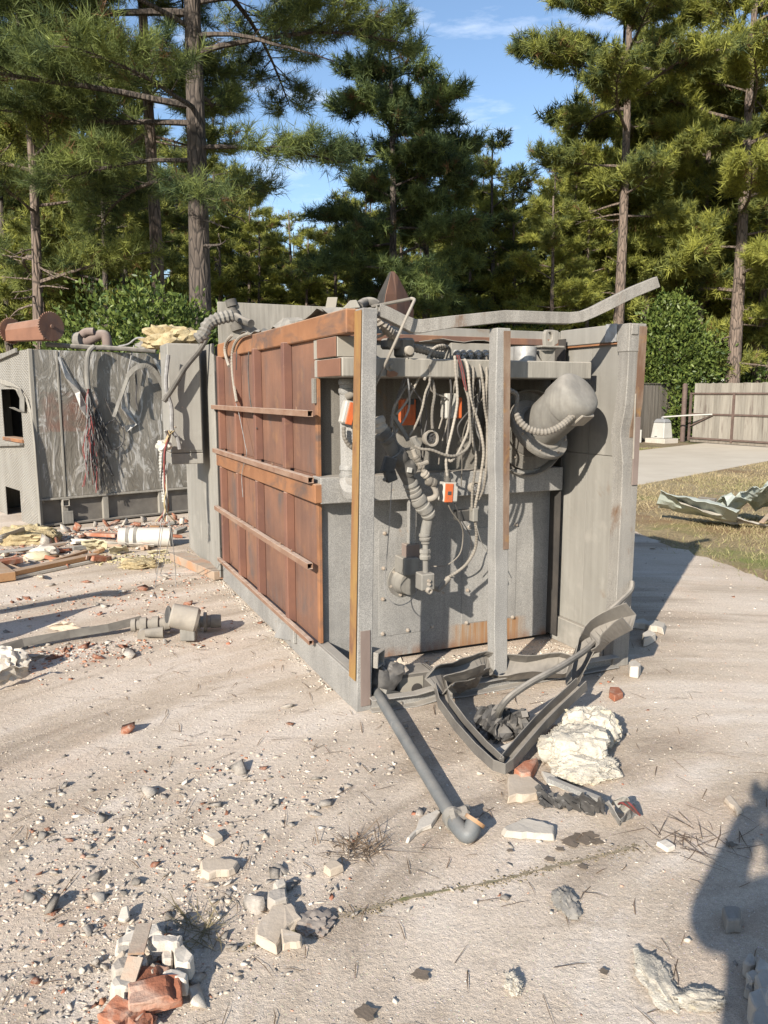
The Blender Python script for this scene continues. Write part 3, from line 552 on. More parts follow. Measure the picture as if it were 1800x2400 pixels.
# ================================================================== the setting
def yard_material():
    m, nt, bs = nodes_of('yard_dirt'); v = coords(nt, (1, 1, 1), False)
    base = ramp(nt, noise(nt, v, .55, 6, .6, .4), .36, .62, (.415,.345,.272), (.58,.50,.42))
    # drag marks: noise stretched along the way the rubble was pushed
    sb_ = nt.nodes.new('ShaderNodeVectorMath'); sb_.operation = 'SUBTRACT'; sb_.inputs[1].default_value = (1.9, 1.5, 0); nt.links.new(v, sb_.inputs[0])
    sp_ = nt.nodes.new('ShaderNodeSeparateXYZ'); nt.links.new(sb_.outputs[0], sp_.inputs[0]); ln_ = nt.nodes.new('ShaderNodeVectorMath'); ln_.operation = 'LENGTH'; nt.links.new(sb_.outputs[0], ln_.inputs[0])
    at_ = nt.nodes.new('ShaderNodeMath'); at_.operation = 'ARCTAN2'; nt.links.new(sp_.outputs[1], at_.inputs[0]); nt.links.new(sp_.outputs[0], at_.inputs[1])
    mr_ = nt.nodes.new('ShaderNodeMath'); mr_.operation = 'MULTIPLY'; mr_.inputs[1].default_value = 2.6; nt.links.new(ln_.outputs['Value'], mr_.inputs[0]); ma_ = nt.nodes.new('ShaderNodeMath'); ma_.operation = 'MULTIPLY'; ma_.inputs[1].default_value = 1.5; nt.links.new(at_.outputs[0], ma_.inputs[0])
    cb_ = nt.nodes.new('ShaderNodeCombineXYZ'); nt.links.new(mr_.outputs[0], cb_.inputs[0]); nt.links.new(ma_.outputs[0], cb_.inputs[1]); vs_ = cb_.outputs[0]
    n1 = noise(nt, vs_, 1.0, 8, .60, .35)
    base = mixc(nt, ramp(nt, n1, .51, .66, (0,0,0), (.8,.8,.8)), base, (.63,.565,.50))
    base = mixc(nt, ramp(nt, n1, .36, .48, (.75,.75,.75), (0,0,0)), base, (.30,.243,.19))
    vw = coords(nt, (.9, 5.0, 1), False, (0, 0, R(-35)))
    base = mixc(nt, ramp(nt, noise(nt, vw, 1.3, 8, .65, .8), .58, .76, (0,0,0), (.5,.5,.5)), base, (.225,.178,.135))
    # brick dust, pinkish, strongest at the left
    base = mixc(nt, ramp(nt, noise(nt, v, 1.1, 6, .6), .52, .70, (0,0,0), (.55,.55,.55)), base, (.52,.405,.315))
    # dark oil spots
    base = mixc(nt, ramp(nt, noise(nt, v, 5.5, 4, .5, .3), .71, .75, (0,0,0), (.5,.5,.5)), base, (.24,.19,.15))
    g1 = noise(nt, v, 60, 6, .7); g2 = noise(nt, v, 260, 3, .6)
    base = mixc(nt, .55, base, ramp(nt, g1, .32, .68, (.66,.64,.62), (1.25,1.23,1.2)), 'MULTIPLY')
    base = mixc(nt, .5, base, ramp(nt, g2, .34, .66, (.5,.48,.46), (1.38,1.36,1.32)), 'MULTIPLY')
    vo_ = nt.nodes.new('ShaderNodeTexVoronoi'); vo_.inputs['Scale'].default_value = 75; nt.links.new(v, vo_.inputs['Vector'])
    base = mixc(nt, ramp(nt, vo_.outputs['Distance'], .10, .22, (.6,.6,.6), (0,0,0)), base, mixc(nt, .8, vo_.outputs['Color'], (.55,.475,.40)))
    nt.links.new(base, bs.inputs['Base Color']); bs.inputs['Roughness'].default_value = .95; bs.inputs['Specular IOR Level'].default_value = .15
    add = nt.nodes.new('ShaderNodeMath'); add.operation = 'MULTIPLY_ADD'; add.inputs[1].default_value = .35
    nt.links.new(g2, add.inputs[0]); nt.links.new(g1, add.inputs[2])
    add2 = nt.nodes.new('ShaderNodeMath'); add2.operation = 'MULTIPLY_ADD'; add2.inputs[1].default_value = 1.2
    nt.links.new(noise(nt, v, 9, 4, .6), add2.inputs[0]); nt.links.new(add.outputs[0], add2.inputs[2])
    bumpn(nt, bs, add2.outputs[0], .0055)
yard_material()
surf('litter', (.13,.095,.06), (.21,.16,.10), .8, spots=(.10,.11,.035), sp_scale=.7, sp=(.5,.62), spots2=(.24,.18,.11), sp2_scale=3, rough=.95, bump=.02, bscale=8)
surf('lawn_soil', (.27,.20,.105), (.37,.29,.165), 1.2, spots=(.20,.125,.065), sp_scale=.55, sp=(.52,.66), spots2=(.155,.165,.05), sp2_scale=.8, sp2=(.56,.68), rough=.95, bump=.012, bscale=30, grain=.6, gscale=40)
surf('concrete', (.45,.395,.32), (.51,.455,.375), .7, spots=(.40,.35,.28), sp_scale=2, sp=(.56,.7), rough=.9, bump=.001, bscale=60, spst=(.5,2,1))
def sheet_obj(name, poly, z, mat, kind='structure', sub=None):
    m = MB(); m.add([V((x, y, z)) for x, y in poly], [tuple(range(len(poly)))]); o = m.build(name, mat, None, fix=False); o['kind'] = kind; return o
sheet_obj('ground', [(-900,-300),(900,-300),(900,1500),(-900,1500)], -.010, 'litter')
rr = random.Random(3)
edge = [(3.9,-1.0),(3.75,2.5),(3.55,5.0),(3.42,6.7),(3.25,8.0),(3.02,9.3),(2.6,10.4),(1.9,11.6),(.8,12.6),(-1,13.2),(-4,13.6),(-8,13.0),(-12,11.0),(-13,3.0),(-12,-4),(3.9,-4)]
ee = []
for (a, b) in zip(edge, edge[1:] + edge[:1]):
    for k in range(8): t_ = k/8; ee.append((a[0]+(b[0]-a[0])*t_ + rr.uniform(-.07,.07), a[1]+(b[1]-a[1])*t_ + rr.uniform(-.07,.07)))
sheet_obj('yard', ee, 0.0, 'yard_dirt')
sheet_obj('lawn', [(1.2,-4),(40,-4),(40,40),(8.0,24.6),(-8,12)], -.005, 'lawn_soil')
dd = V((.685,.73,0)).normalized(); dn_ = V((-.73,.685,0)).normalized(); dc = V((4.54,14.17,0)) + dn_*2.0
dq = [dc - dd*6.5 - dn_*2, dc + dd*60 - dn_*2, dc + dd*60 + dn_*2, dc - dd*6.5 + dn_*2]
drv = MB(); drv.hexa([q + V((0,0,-.03)) for q in dq] + [q + V((0,0,.004)) for q in dq]); dro = drv.build('driveway', 'concrete', None); dro['kind'] = 'structure'
# dry lawn blades
def blades_mat(name, cols, rough=.8, trans=.25):
    m, nt, bs = nodes_of(name); at = nt.nodes.new('ShaderNodeVertexColor'); at.layer_name = 'col'
    nt.links.new(at.outputs['Color'], bs.inputs['Base Color']); bs.inputs['Roughness'].default_value = rough; bs.inputs['Specular IOR Level'].default_value = .2
    if trans:
        tr = nt.nodes.new('ShaderNodeBsdfTranslucent'); nt.links.new(at.outputs['Color'], tr.inputs['Color']); mxs = nt.nodes.new('ShaderNodeMixShader'); mxs.inputs[0].default_value = trans
        nt.links.new(bs.outputs[0], mxs.inputs[1]); nt.links.new(tr.outputs[0], mxs.inputs[2]); nt.links.new(mxs.outputs[0], nt.nodes['Material Output'].inputs['Surface'])
    return m
blades_mat('grass_blade', None); blades_mat('needle', None, .6, .34); blades_mat('leaf', None, .4, .2); blades_mat('pebble', None, .95, 0)
def np_mesh(name, verts, faces, cols=None, mat=None):     # verts (n,3), faces (m,k) arrays
    me = bpy.data.meshes.new(name); nv, nf, k = len(verts), len(faces), faces.shape[1]
    me.vertices.add(nv); me.vertices.foreach_set('co', verts.astype(np.float32).ravel())
    me.loops.add(nf*k); me.loops.foreach_set('vertex_index', faces.astype(np.int32).ravel())
    me.polygons.add(nf); me.polygons.foreach_set('loop_start', np.arange(0, nf*k, k, dtype=np.int32)); me.polygons.foreach_set('loop_total', np.full(nf, k, dtype=np.int32))
    me.update(calc_edges=True)
    if cols is not None:
        a = me.color_attributes.new('col', 'FLOAT_COLOR', 'POINT'); c4 = np.ones((nv, 4), np.float32); c4[:, :3] = cols; a.data.foreach_set('color', c4.ravel())
    if mat: me.materials.append(MAT[mat])
    return me
def link(name, me, parent=None, loc=(0, 0, 0)):
    o = bpy.data.objects.new(name, me); col.objects.link(o); o.location = loc
    if parent: o.parent = parent
    return o
rng = np.random.default_rng(11)
def lawn():
    N = 110000; y = 4.5 + 20*rng.random(N)**1.0; x = 2.4 + rng.random(N)*(3 + y*.42)
    bx = np.interp(y, [p[1] for p in edge[0:9]], [p[0] for p in edge[0:9]]) + rng.normal(0, .12, N)
    q = (x-dc.x)*dn_.x + (y-dc.y)*dn_.y
    patch = np.sin(x*1.7+y*.6)+np.sin(y*1.3-x*.9+1)+np.sin(x*3.1)*.5
    keep = (x > bx + .05) & (np.abs(q) > 2.03) & (rng.random(N) < np.clip(.65+.3*patch, .12, 1)); x, y = x[keep], y[keep]; n = len(x)
    a = rng.random(n)*6.28; h = rng.uniform(.02,.055,n); w = rng.uniform(.0016,.004,n)*(1+y/14); ln = rng.normal(0,.035,(n,2))
    v = np.zeros((n,3,3)); v[:,0,0] = x-np.cos(a)*w; v[:,0,1] = y-np.sin(a)*w; v[:,1,0] = x+np.cos(a)*w; v[:,1,1] = y+np.sin(a)*w
    v[:,2,0] = x+ln[:,0]; v[:,2,1] = y+ln[:,1]; v[:,2,2] = h; v[:,:2,2] = -.005
    g = np.clip(np.sin(x*.8+2)*np.sin(y*.55+1)*.5+rng.normal(.12,.22,n),0,1)[:,None]
    c = (np.array([.42,.335,.195])*(1-g) + np.array([.15,.19,.05])*g)*rng.uniform(.7,1.15,(n,1))
    me = np_mesh('lawn_grass', v.reshape(-1,3), np.arange(3*n).reshape(-1,3), np.repeat(c,3,0), 'grass_blade')
    tag(link('lawn_grass', me), 'short dry straw-coloured grass of the lawn beyond the yard', 'grass', None, 'stuff')
lawn()
# ---- fence, gate and gate opener
surf('fence_wood', (.135,.115,.092), (.20,.175,.145), 2.2, stretch=(5,5,.45), rough=.9, spots=(.10,.08,.066), sp_scale=2.2, sp=(.58,.72), vary=.28, bump=.003, bscale=30, spst=(4,4,.4))
surf('gate_wood', (.205,.185,.155), (.275,.252,.215), 2.2, stretch=(5,5,.45), rough=.9, spots=(.125,.10,.085), sp_scale=2.0, sp=(.55,.70), vary=.22, bump=.003, bscale=30, spst=(4,4,.35))
surf('gate_steel', (.085,.06,.05), (.13,.09,.075), 6, rough=.7); surf('opener_grey', (.38,.37,.34), (.33,.32,.29), 3, rough=.55); surf('opener_cap', (.17,.175,.18), (.20,.20,.205), 3, rough=.5)
surf('block', (.36,.33,.28), (.42,.38,.33), 5, rough=.9, bump=.004, bscale=40)
fA, fB = G(1498,1035), G(1582,1028); fd = (fB-fA).normalized(); fs_ = fA - fd*4.2
fence = thing('wooden_fence', 'weathered brown board fence behind the gate opener box', 'fence', fs_, math.atan2(fd.y, fd.x))
flen = (fB-fs_).length; x = 0.0; k = 0
while x < flen-.02:
    w = .138 + rr.uniform(-.004,.004); dz = rr.uniform(-.01,.012)
    o = MB().box((0,-.01,.03),(min(w, flen-x)-.004,.01,2.02+dz)).build('plank', 'fence_wood', fence, 0); o.location = (x, rr.uniform(-.004,.004), 0); o.rotation_euler = (0, rr.uniform(-.004,.004), 0); x += w; k += 1
for z in (.35, 1.0, 1.7): MB().box((0,.014,z),(flen,.05,z+.09)).build('rail', 'fence_wood', fence)
MB().box((-.02,-.05,2.035),(flen+.02,.07,2.06)).build('cap_board', 'fence_wood', fence)
for px_ in (0.02, 2.3, flen-.10): MB().box((px_,.052,-.2),(px_+.09,.142,2.03)).build('post', 'fence_wood', fence)
gA, gB = G(1613,1036), G(1800,1049); gd = (gB-gA).normalized(); gate = thing('timber_gate', 'pale board gate with dark steel frame across the driveway', 'gate', gA, math.atan2(gd.y, gd.x))
glen = 5.2; x = .16
while x < glen:
    w = .142 + rr.uniform(-.005,.005); o = MB().box((0,.0,.10),(w-.004,.02,2.03+rr.uniform(-.012,.012))).build('plank', 'gate_wood', gate); o.location = (x, rr.uniform(-.003,.003), 0); x += w
for z in (.13, .96, 1.66): MB().box((0,-.05,z),(glen,-.004,z+.055)).build('frame_bar', 'gate_steel', gate)
for xx in (.0, 1.80, 3.6): MB().box((xx,-.052 if xx else -.056,.075),(xx+.075,-.003,1.72)).build('frame_upright', 'gate_steel', gate)
MB().beam(V((.06,-.065,.55)), V((1.05,-.065,.97)), .03, .035).build('brace', 'gate_steel', gate)
MB().box((0.1,-.02,.02),(glen,.02,.098)).build('bottom_board', 'fence_wood', gate)
g_ = thing('gate_post', 'dark round steel post at the hinge side of the gate', 'post', gA - gd*.28); MB().lathe([(0,.085),(2.0,.085),(2.04,.05)], (0,0,0), (0,0,1), 16).build('shaft', 'gate_steel', g_); MB().lathe([(0,.095),(.05,.095)], (0,0,1.5), (0,0,1), 16).build('hinge_band', 'gate_steel', g_)
bp_ = G(1550,1037); op = thing('gate_opener', 'grey swing gate opener box with silver arm on a concrete pad', 'gate opener', bp_, math.atan2(gd.y, gd.x)+.1)
MB().prism([(-.30,-.22),(.26,-.22),(.26,.26),(-.30,.26)], .15, .68, None, [(-.24,-.17),(.22,-.17),(.22,.2),(-.24,.2)]).build('cabinet', 'opener_grey', op, .02)
MB().prism([(-.26,-.19),(.24,-.19),(.24,.22),(-.26,.22)], .683, .82, None, [(-.20,-.12),(.17,-.12),(.17,.16),(-.20,.16)]).build('lid', 'opener_cap', op, .03)
MB().box((-.12,-.228,.20),(-.02,-.221,.225)).build('handle', 'black_plastic', op)
for k in range(3): MB().box((-.42+.28*k,-.35,-.02),(-.42+.28*k+.274,.36,.148)).build('concrete_block', 'block', op, .01)
arm = op.matrix_world.inverted() if False else None
Mi = (Matrix.Translation(op.location) @ op.rotation_euler.to_matrix().to_4x4()).inverted()
aw = [G(1558,977,.0)]  # arm: from the box lid to the gate bar
p_a = V((-.02,.02,.86)); p_b = Mi @ (gA + gd*1.05 + V((0,0,.99)) - V((-gd.y,gd.x,0))*.08)
MB().tube([p_a, p_a + V((0,0,.02)), (p_a+p_b)/2 + V((0,0,.02)), p_b], .028, 10, curve=False).build('arm', 'opener_grey', op); MB().lathe([(-.05,.05),(.03,.05)], p_a, (0,0,1), 12).build('pivot', 'opener_cap', op)
pp = G(1500,1037); MB().tube([pp, pp + V((0,0,.42))], .045, 10).lathe([(0,.05),(.04,.05)], pp + V((0,0,.40)), (0,0,1), 10).solo('standpipe', 'opener_grey', 'short white standpipe in front of the board fence', 'pipe')

# ================================================================== trees and shrubs
def bark_mat(name, c1, c2, c3):
    m, nt, bs = nodes_of(name); v = coords(nt, (7, 7, 1.6)); n1 = noise(nt, v, 1.6, 6, .6, .8)
    vo_ = nt.nodes.new('ShaderNodeTexVoronoi'); vo_.feature = 'DISTANCE_TO_EDGE'; vo_.inputs['Scale'].default_value = 1.5; nt.links.new(v, vo_.inputs['Vector'])
    c = ramp(nt, n1, .35, .65, c1, c2); c = mixc(nt, ramp(nt, vo_.outputs['Distance'], .02, .10, (1,1,1), (0,0,0)), c, c3)
    nt.links.new(c, bs.inputs['Base Color']); bs.inputs['Roughness'].default_value = .95; bumpn(nt, bs, vo_.outputs['Distance'], .06)
bark_mat('bark', (.06,.047,.039), (.105,.083,.067), (.025,.02,.017)); bark_mat('bark_pink', (.12,.088,.07), (.185,.14,.11), (.05,.038,.03)); bark_mat('twig', (.07,.06,.05), (.1,.085,.07), (.04,.035,.03))

def needles(rg, pos, dr, n, nlen, wid, tone, brown=.02, green=0.0):
    T = len(pos); p = np.repeat(pos, n, 0); d = np.repeat(dr, n, 0)*.55 + rg.normal(0, .48, (T*n, 3)); d /= np.linalg.norm(d, axis=1)[:, None] + 1e-9
    s = np.cross(d, rg.normal(0, 1, (T*n, 3))); s /= np.linalg.norm(s, axis=1)[:, None] + 1e-9
    l = nlen*rg.uniform(.65, 1.15, (T*n, 1)); w = wid*rg.uniform(.6, 1.2, (T*n, 1))
    p = p - np.repeat(dr, n, 0)*rg.uniform(0, .95*nlen, (T*n, 1)); v = np.empty((T*n, 3, 3))
    v[:, 0] = p - s*w + d*l*.06; v[:, 1] = p + s*w + d*l*.06; v[:, 2] = p + d*l
    dk, br = np.array([.055,.085,.040]), np.array([.36,.345,.060])*(1-green) + np.array([.25,.30,.085])*green
    f = np.clip(tone + rg.normal(0, .22, T) + .25*np.sin(pos[:, 0]*1.9+pos[:, 2]*1.3)*np.sin(pos[:, 1]*1.7), 0, 1)
    c = dk*(1-f[:, None]) + br*f[:, None]; b = rg.random(T) < brown; c[b] = (.17,.095,.045)
    c = np.repeat(c, n, 0)*rg.uniform(.75, 1.2, (T*n, 1)); return v.reshape(-1, 3), np.repeat(c, 3, 0)
def pine(seed, H, hb, Rm, r0, nl, lean=(0, 0), tone=.35, nn=13, nlen=.22, wid=.013, dens=1.0, dead=5, top_thin=None, extra=(), upp=.5, curve=0.0, rnd=.85, t0=.28, green=.3):
    rd = random.Random(seed); rg = np.random.default_rng(seed); M = MB(); pos = []; dr = []
    ph = rd.uniform(0, 6)
    def axis(z): t = z/H; return V((lean[0]*z + .12*math.sin(t*5+ph)*t + curve*math.sin(t*math.pi), lean[1]*z + .1*math.cos(t*4+ph)*t, z))
    rad = lambda z: max(.02, r0*(1-.82*(z/H)**.9))*(1+.35*math.exp(-z*2.2))
    tp = [axis(H*i/18) for i in range(19)]; M.tube(tp, [rad(p.z) for p in tp], 12, curve=False)
    limbs = []
    for k in range(nl):
        u = (k + rd.random())/nl; h = hb + (H*.985-hb)*u**.92; ln = Rm*(rnd*((1-u**2.4)*.80+.22)*(.72+.28*math.sin(min(1, u*1.6+.2)*1.57)) + (1-rnd)*((1-u)**.65*.85+.16))*rd.uniform(.55, 1.15); limbs.append((h, k*2.39996 + rd.uniform(-.5, .5), ln, rd.uniform(-.12, .25) + u*upp, True))
    for k in range(dead): limbs.append((rd.uniform(hb*.45, hb*1.25), rd.uniform(0, 6.28), rd.uniform(.5, Rm*.45), rd.uniform(-.25, .2), False))
    limbs += list(extra)
    for h, az, ln, pit, leafy in limbs:
        st = axis(h); d = V((math.cos(az)*math.cos(pit), math.sin(az)*math.cos(pit), math.sin(pit))); pts = [st]; n = 7; cur = d.copy(); ben = rd.uniform(-.10, .14); yaw = rd.uniform(-.16, .16)
        for i in range(n):
            cur = (cur + V((-d.y*yaw, d.x*yaw, ben*(i/n) - .04*(1-i/n))) + V((rd.uniform(-.1,.1), rd.uniform(-.1,.1), rd.uniform(-.08,.08)))).normalized(); pts.append(pts[-1] + cur*ln/n)
        r1 = min(.010 + .0115*ln, rad(h)*.5); M.tube(pts, [r1*(1-.85*i/n)+.004 for i in range(n+1)], 6, curve=False, caps=False)
        if not leafy:
            for q in range(3):
                i = rd.randint(2, n-1); b = pts[i]; e = b + V((rd.uniform(-.4,.4), rd.uniform(-.4,.4), rd.uniform(-.15,.3)))*ln*.5; M.tube([b, (b+e)/2 + V((0,0,rd.uniform(-.08,.08))), e], [.012,.008,.003], 4, curve=False, caps=False)
            continue
        thin = 1.0 if top_thin is None or h < top_thin else .45
        n2 = max(5, int(ln*6.2*dens*thin))
        for q in range(n2):
            t = t0 + (1-t0)*(q + rd.random())/n2; f = t*n; i = min(int(f), n-1); b = pts[i].lerp(pts[i+1], f-i); ld = (pts[i+1]-pts[i]).normalized()
            sd = V((-ld.y, ld.x, 0))*(1 if q % 2 else -1); l2 = (.20 + .50*(1-t))*ln*.50*rd.uniform(.6, 1.2) + .22
            d2 = (ld*rd.uniform(.5, 1.0) + sd*rd.uniform(.4, 1.0) + V((0, 0, rd.uniform(-.12, .45)))).normalized(); e = b + d2*l2 + V((0, 0, .08*l2))
            M.tube([b, b.lerp(e, .5) + V((0, 0, rd.uniform(-.04, .04))), e], [.010+.004*l2,.008,.004], 4, curve=False, caps=False)
            m = max(3, int(l2*13*dens))
            for w in range(m):
                s = .3 + .7*(w + .5)/m; tw = (d2*.7 + V((rd.gauss(0, .6), rd.gauss(0, .6), rd.gauss(.25, .45)))).normalized(); c_ = b.lerp(e, s) + tw*rd.uniform(.04, .42)
                pos.append(c_); dr.append((tw + V((0, 0, .35))).normalized())
            pos.append(e + d2*.06); dr.append((d2 + V((0, 0, .3))).normalized())
    pos = np.array([tuple(p) for p in pos]); dr = np.array([tuple(p) for p in dr])
    v, c = needles(rg, pos, dr, nn, nlen, wid, tone, .02, green); v = v.reshape(-1, 3)
    return M, v, c
TRI = [0]
def plant_pine(name, label, px, y, pars, bark='bark', group='pines standing nearest behind the yard'):
    x = D(px, 925, y).x; t = thing(name, label, 'pine tree', (x, y, -.02), 0, group)
    M, v, c = pine(**pars); M.build('trunk', bark, t, fix=False)
    n = len(v)//3; TRI[0] += n; link('crown', np_mesh('crown', v, np.arange(len(v)).reshape(-1, 3), c, 'needle'), t); return t
plant_pine('pine_tree', 'largest dark-barked pine with thick straight trunk left of the furnace', 468, 16.5, dict(seed=4, H=19, hb=6.5, Rm=4.5, r0=.27, nl=46, lean=(.018, .0), tone=.36, nn=24, nlen=.28, wid=.0068, green=.8, dens=1.15, dead=4, top_thin=12.5, upp=.45,
    extra=[(10.2, -.15, 5.0, .10, True), (11.2, -.45, 5.2, .05, True), (8.6, -.35, 3.2, -.12, False), (9.7, -.1, 4.4, .1, False), (7.3, 3.3, 5.0, .1, True), (9.0, 2.9, 5.6, .12, True), (10.6, 3.5, 6.0, .1, True), (5.9, .0, 1.5, .0, True), (5.6, -1.6, 1.8, -.1, True), (6.0, 3.2, 3.4, .05, True), (6.3, 3.8, 3.0, -.05, True), (5.2, -.9, 1.3, -.3, False)]))
plant_pine('pine_tree', 'slimmer pine with sunlit pinkish trunk just left of the largest pine', 381, 19.5, dict(seed=8, H=18, hb=7.2, Rm=3.4, r0=.20, nl=26, lean=(-.004, .01), tone=.45, nn=20, nlen=.27, wid=.009, green=.5, dens=1.1, dead=6, top_thin=13), 'bark_pink')
plant_pine('pine_tree', 'thin crooked pine with bare lower limbs at the left edge', 84, 18.5, dict(seed=15, H=15, hb=4.2, Rm=3.2, r0=.15, nl=24, lean=(-.006, 0), tone=.50, nn=20, nlen=.27, wid=.009, green=.5, dens=1.1, dead=12, top_thin=13, curve=.25), 'bark_pink')
plant_pine('pine_tree', 'dark dense pine left of the sky gap, the nearer trunk above the bent tube', 912, 25, dict(seed=22, H=12.3, hb=4.4, Rm=2.9, r0=.20, nl=32, lean=(.01, 0), tone=.28, green=1.0, nn=20, nlen=.27, wid=.0125, dens=1.45, dead=8))
plant_pine('pine_tree', 'dark dense pine with tall slim trunk beside the sky gap', 994, 26.5, dict(seed=31, H=11.6, hb=4.6, Rm=2.3, r0=.19, nl=28, lean=(.0, 0), tone=.34, green=.9, nn=20, nlen=.28, wid=.0135, dens=1.45, dead=10))
plant_pine('pine_tree', 'tall open-crowned pine with reddish trunk right of the sky gap', 1442, 29, dict(seed=43, H=20, hb=7.6, Rm=4.3, r0=.24, nl=34, lean=(-.003, 0), tone=.50, nn=20, nlen=.28, wid=.0135, dens=1.3, dead=8, top_thin=17), 'bark_pink')
plant_pine('pine_tree', 'stout pine with pale pinkish trunk behind the gate at the right edge', 1714, 29.5, dict(seed=51, H=19, hb=4.6, Rm=5.2, r0=.29, nl=34, lean=(.0, 0), tone=.78, nn=20, nlen=.28, wid=.0135, dens=1.2, dead=9, top_thin=17), 'bark_pink')
# the wood behind: five kinds, each tree a copy
KINDS = []
for q, pars in enumerate((dict(seed=61, H=14, hb=3.0, Rm=3.0, r0=.18, nl=24, tone=.70, nn=15, nlen=.30, wid=.018, dens=1.15, dead=6), dict(seed=72, H=14, hb=4.2, Rm=3.3, r0=.17, nl=22, tone=.52, nn=15, nlen=.30, wid=.018, dens=1.15, dead=7),
                          dict(seed=83, H=14, hb=1.6, Rm=2.7, r0=.15, nl=28, tone=.80, nn=15, nlen=.30, wid=.018, dens=1.1, dead=3), dict(seed=94, H=14, hb=2.4, Rm=3.1, r0=.16, nl=24, tone=.38, nn=15, nlen=.30, wid=.018, dens=1.15, dead=5))):
    M, v, c = pine(**pars); tm = M.mesh('trunk'); tm.materials.append(MAT['bark' if q in (1, 3) else 'bark_pink']); KINDS.append((tm, np_mesh('crown', v, np.arange(len(v)).reshape(-1, 3), c, 'needle'))); TRI[0] += len(v)//3
rb = random.Random(77)
LB = ['yellow-green bushy pine standing in the wood behind the yard', 'open mid-green pine standing in the wood behind the yard', 'low-branched bright green pine standing in the wood behind the yard', 'dark green pine standing in the wood behind the yard']
def bg(px, y, ytop, kind):
    x = D(px, 925, y).x; H = EYE + (925-ytop)/1850*y; s = H/14
    dep = 'near edge of the wood' if y < 36.5 else 'middle of the wood' if y < 48 else 'far depth of the wood'; sid = 'behind the scratched unit' if px < 450 else 'behind the rust-brown side' if px < 850 else 'below the sky gap' if px < 1300 else 'towards the gate'
    lab = LB[kind].split(' standing')[0] + ' at the ' + dep + ', ' + sid
    t = thing('pine_tree', lab, 'pine tree', (x, y, -.05), rb.uniform(0, 6.28), 'pines alike: ' + lab)
    w = max(s, .75)*rb.uniform(.9, 1.15); t.scale = (w, w, s); link('trunk', KINDS[kind][0], t); link('crown', KINDS[kind][1], t)
prof = [(-300, 200), (150, 200), (520, 280), (640, 470), (780, 500), (870, 400), (1080, 380), (1180, 450), (1230, 470), (1300, 330), (1500, 200), (2100, 150)]
for row, (y0, y1, stp) in enumerate(((31, 36, 150), (38, 46, 105), (50, 62, 90), (68, 85, 85))):
    px = -160.0 + row*40
    while px < 1960:
        yt = float(np.interp(px, [p[0] for p in prof], [p[1] for p in prof])) + rb.uniform(0, 130) + (60 if row > 1 else 0)
        y = rb.uniform(y0, y1)
        if not (row == 0 and (860 < px < 1060)): bg(px + rb.uniform(-25, 25), y, yt, rb.choice((0, 1, 2, 3) if row < 2 else (0, 1, 3)))
        px += stp*rb.uniform(.8, 1.2)
for px, y, yt, k in ((1150, 31, 350, 3), (1120, 33, 390, 1), (720, 30, 560, 2), (1285, 27.5, 480, 0), (1330, 31, 420, 2), (1560, 32, 120, 1), (1600, 33, 160, 0), (1800, 31, 60, 0), (1420, 33, 60, 1), (30, 25, 120, 1), (230, 27, 90, 3), (590, 33, 470, 0), (1230, 36, 520, 0), (1050, 34, 520, 2), (520, 29, 560, 0), (610, 31, 540, 2), (690, 33, 510, 0), (790, 31, 540, 0), (860, 34, 500, 2), (1100, 31, 480, 2), (1200, 31, 470, 0), (1290, 33, 430, 2), (1370, 30, 500, 0), (300, 28, 380, 0), (170, 29, 330, 2), (1500, 33, 330, 0), (1660, 33.5, 300, 2), (1780, 33, 300, 2), (1500, 31.5, 60, 0), (1630, 31.5, 20, 0), (1770, 31, -20, 0), (1360, 33, 230, 0), (110, 26, 60, 0), (260, 24, 150, 1)): bg(px, y, yt, k)
# leafy shrubs
def leaves(seed, blobs, n, ls, tone):
    rg = np.random.default_rng(seed); P_, N_ = [], []
    for (cx, cy, cz, rx, ry, rz, wgt) in blobs:
        m = int(n*wgt*.85); d = rg.normal(0, 1, (m, 3)); d /= np.linalg.norm(d, axis=1)[:, None]; r = rg.random((m, 1))**.28
        bump = 1 + .20*np.sin(d[:, :1]*7+cx*3)*np.sin(d[:, 1:2]*6+2) + .18*np.sin(d[:, 2:]*9+cx)*np.sin(d[:, :1]*11) + np.abs(rg.normal(0, .13, (m, 1)))
        P_.append(np.array([cx, cy, cz]) + d*r*bump*np.array([rx, ry, rz])); N_.append(d)
    p = np.concatenate(P_); nrm = np.concatenate(N_); keep = p[:, 2] > .02; p, nrm = p[keep], nrm[keep]; m = len(p)
    a = nrm*.5 + rg.normal(0, .6, (m, 3)) + np.array([0, 0, .35]); a /= np.linalg.norm(a, axis=1)[:, None]; s = np.cross(a, rg.normal(0, 1, (m, 3))); s /= np.linalg.norm(s, axis=1)[:, None]; nn_ = np.cross(a, s)
    l = ls*rg.uniform(.5, 1.45, (m, 1)); w = l*.24
    v = np.empty((m, 4, 3)); v[:, 0] = p; v[:, 1] = p + a*l*.5 + s*w + nn_*w*.3; v[:, 2] = p + a*l; v[:, 3] = p + a*l*.5 - s*w + nn_*w*.3
    f = np.clip(tone + rg.normal(0, .25, (m, 1)), 0, 1); c = np.array([.03,.055,.014])*(1-f) + np.array([.17,.21,.05])*f
    q = np.arange(4*m).reshape(-1, 4); F_ = np.concatenate([q[:, [0, 1, 2]], q[:, [0, 2, 3]]]); TRI[0] += len(F_)
    return np_mesh('crown', v.reshape(-1, 3), F_, np.repeat(c, 4, 0), 'leaf')
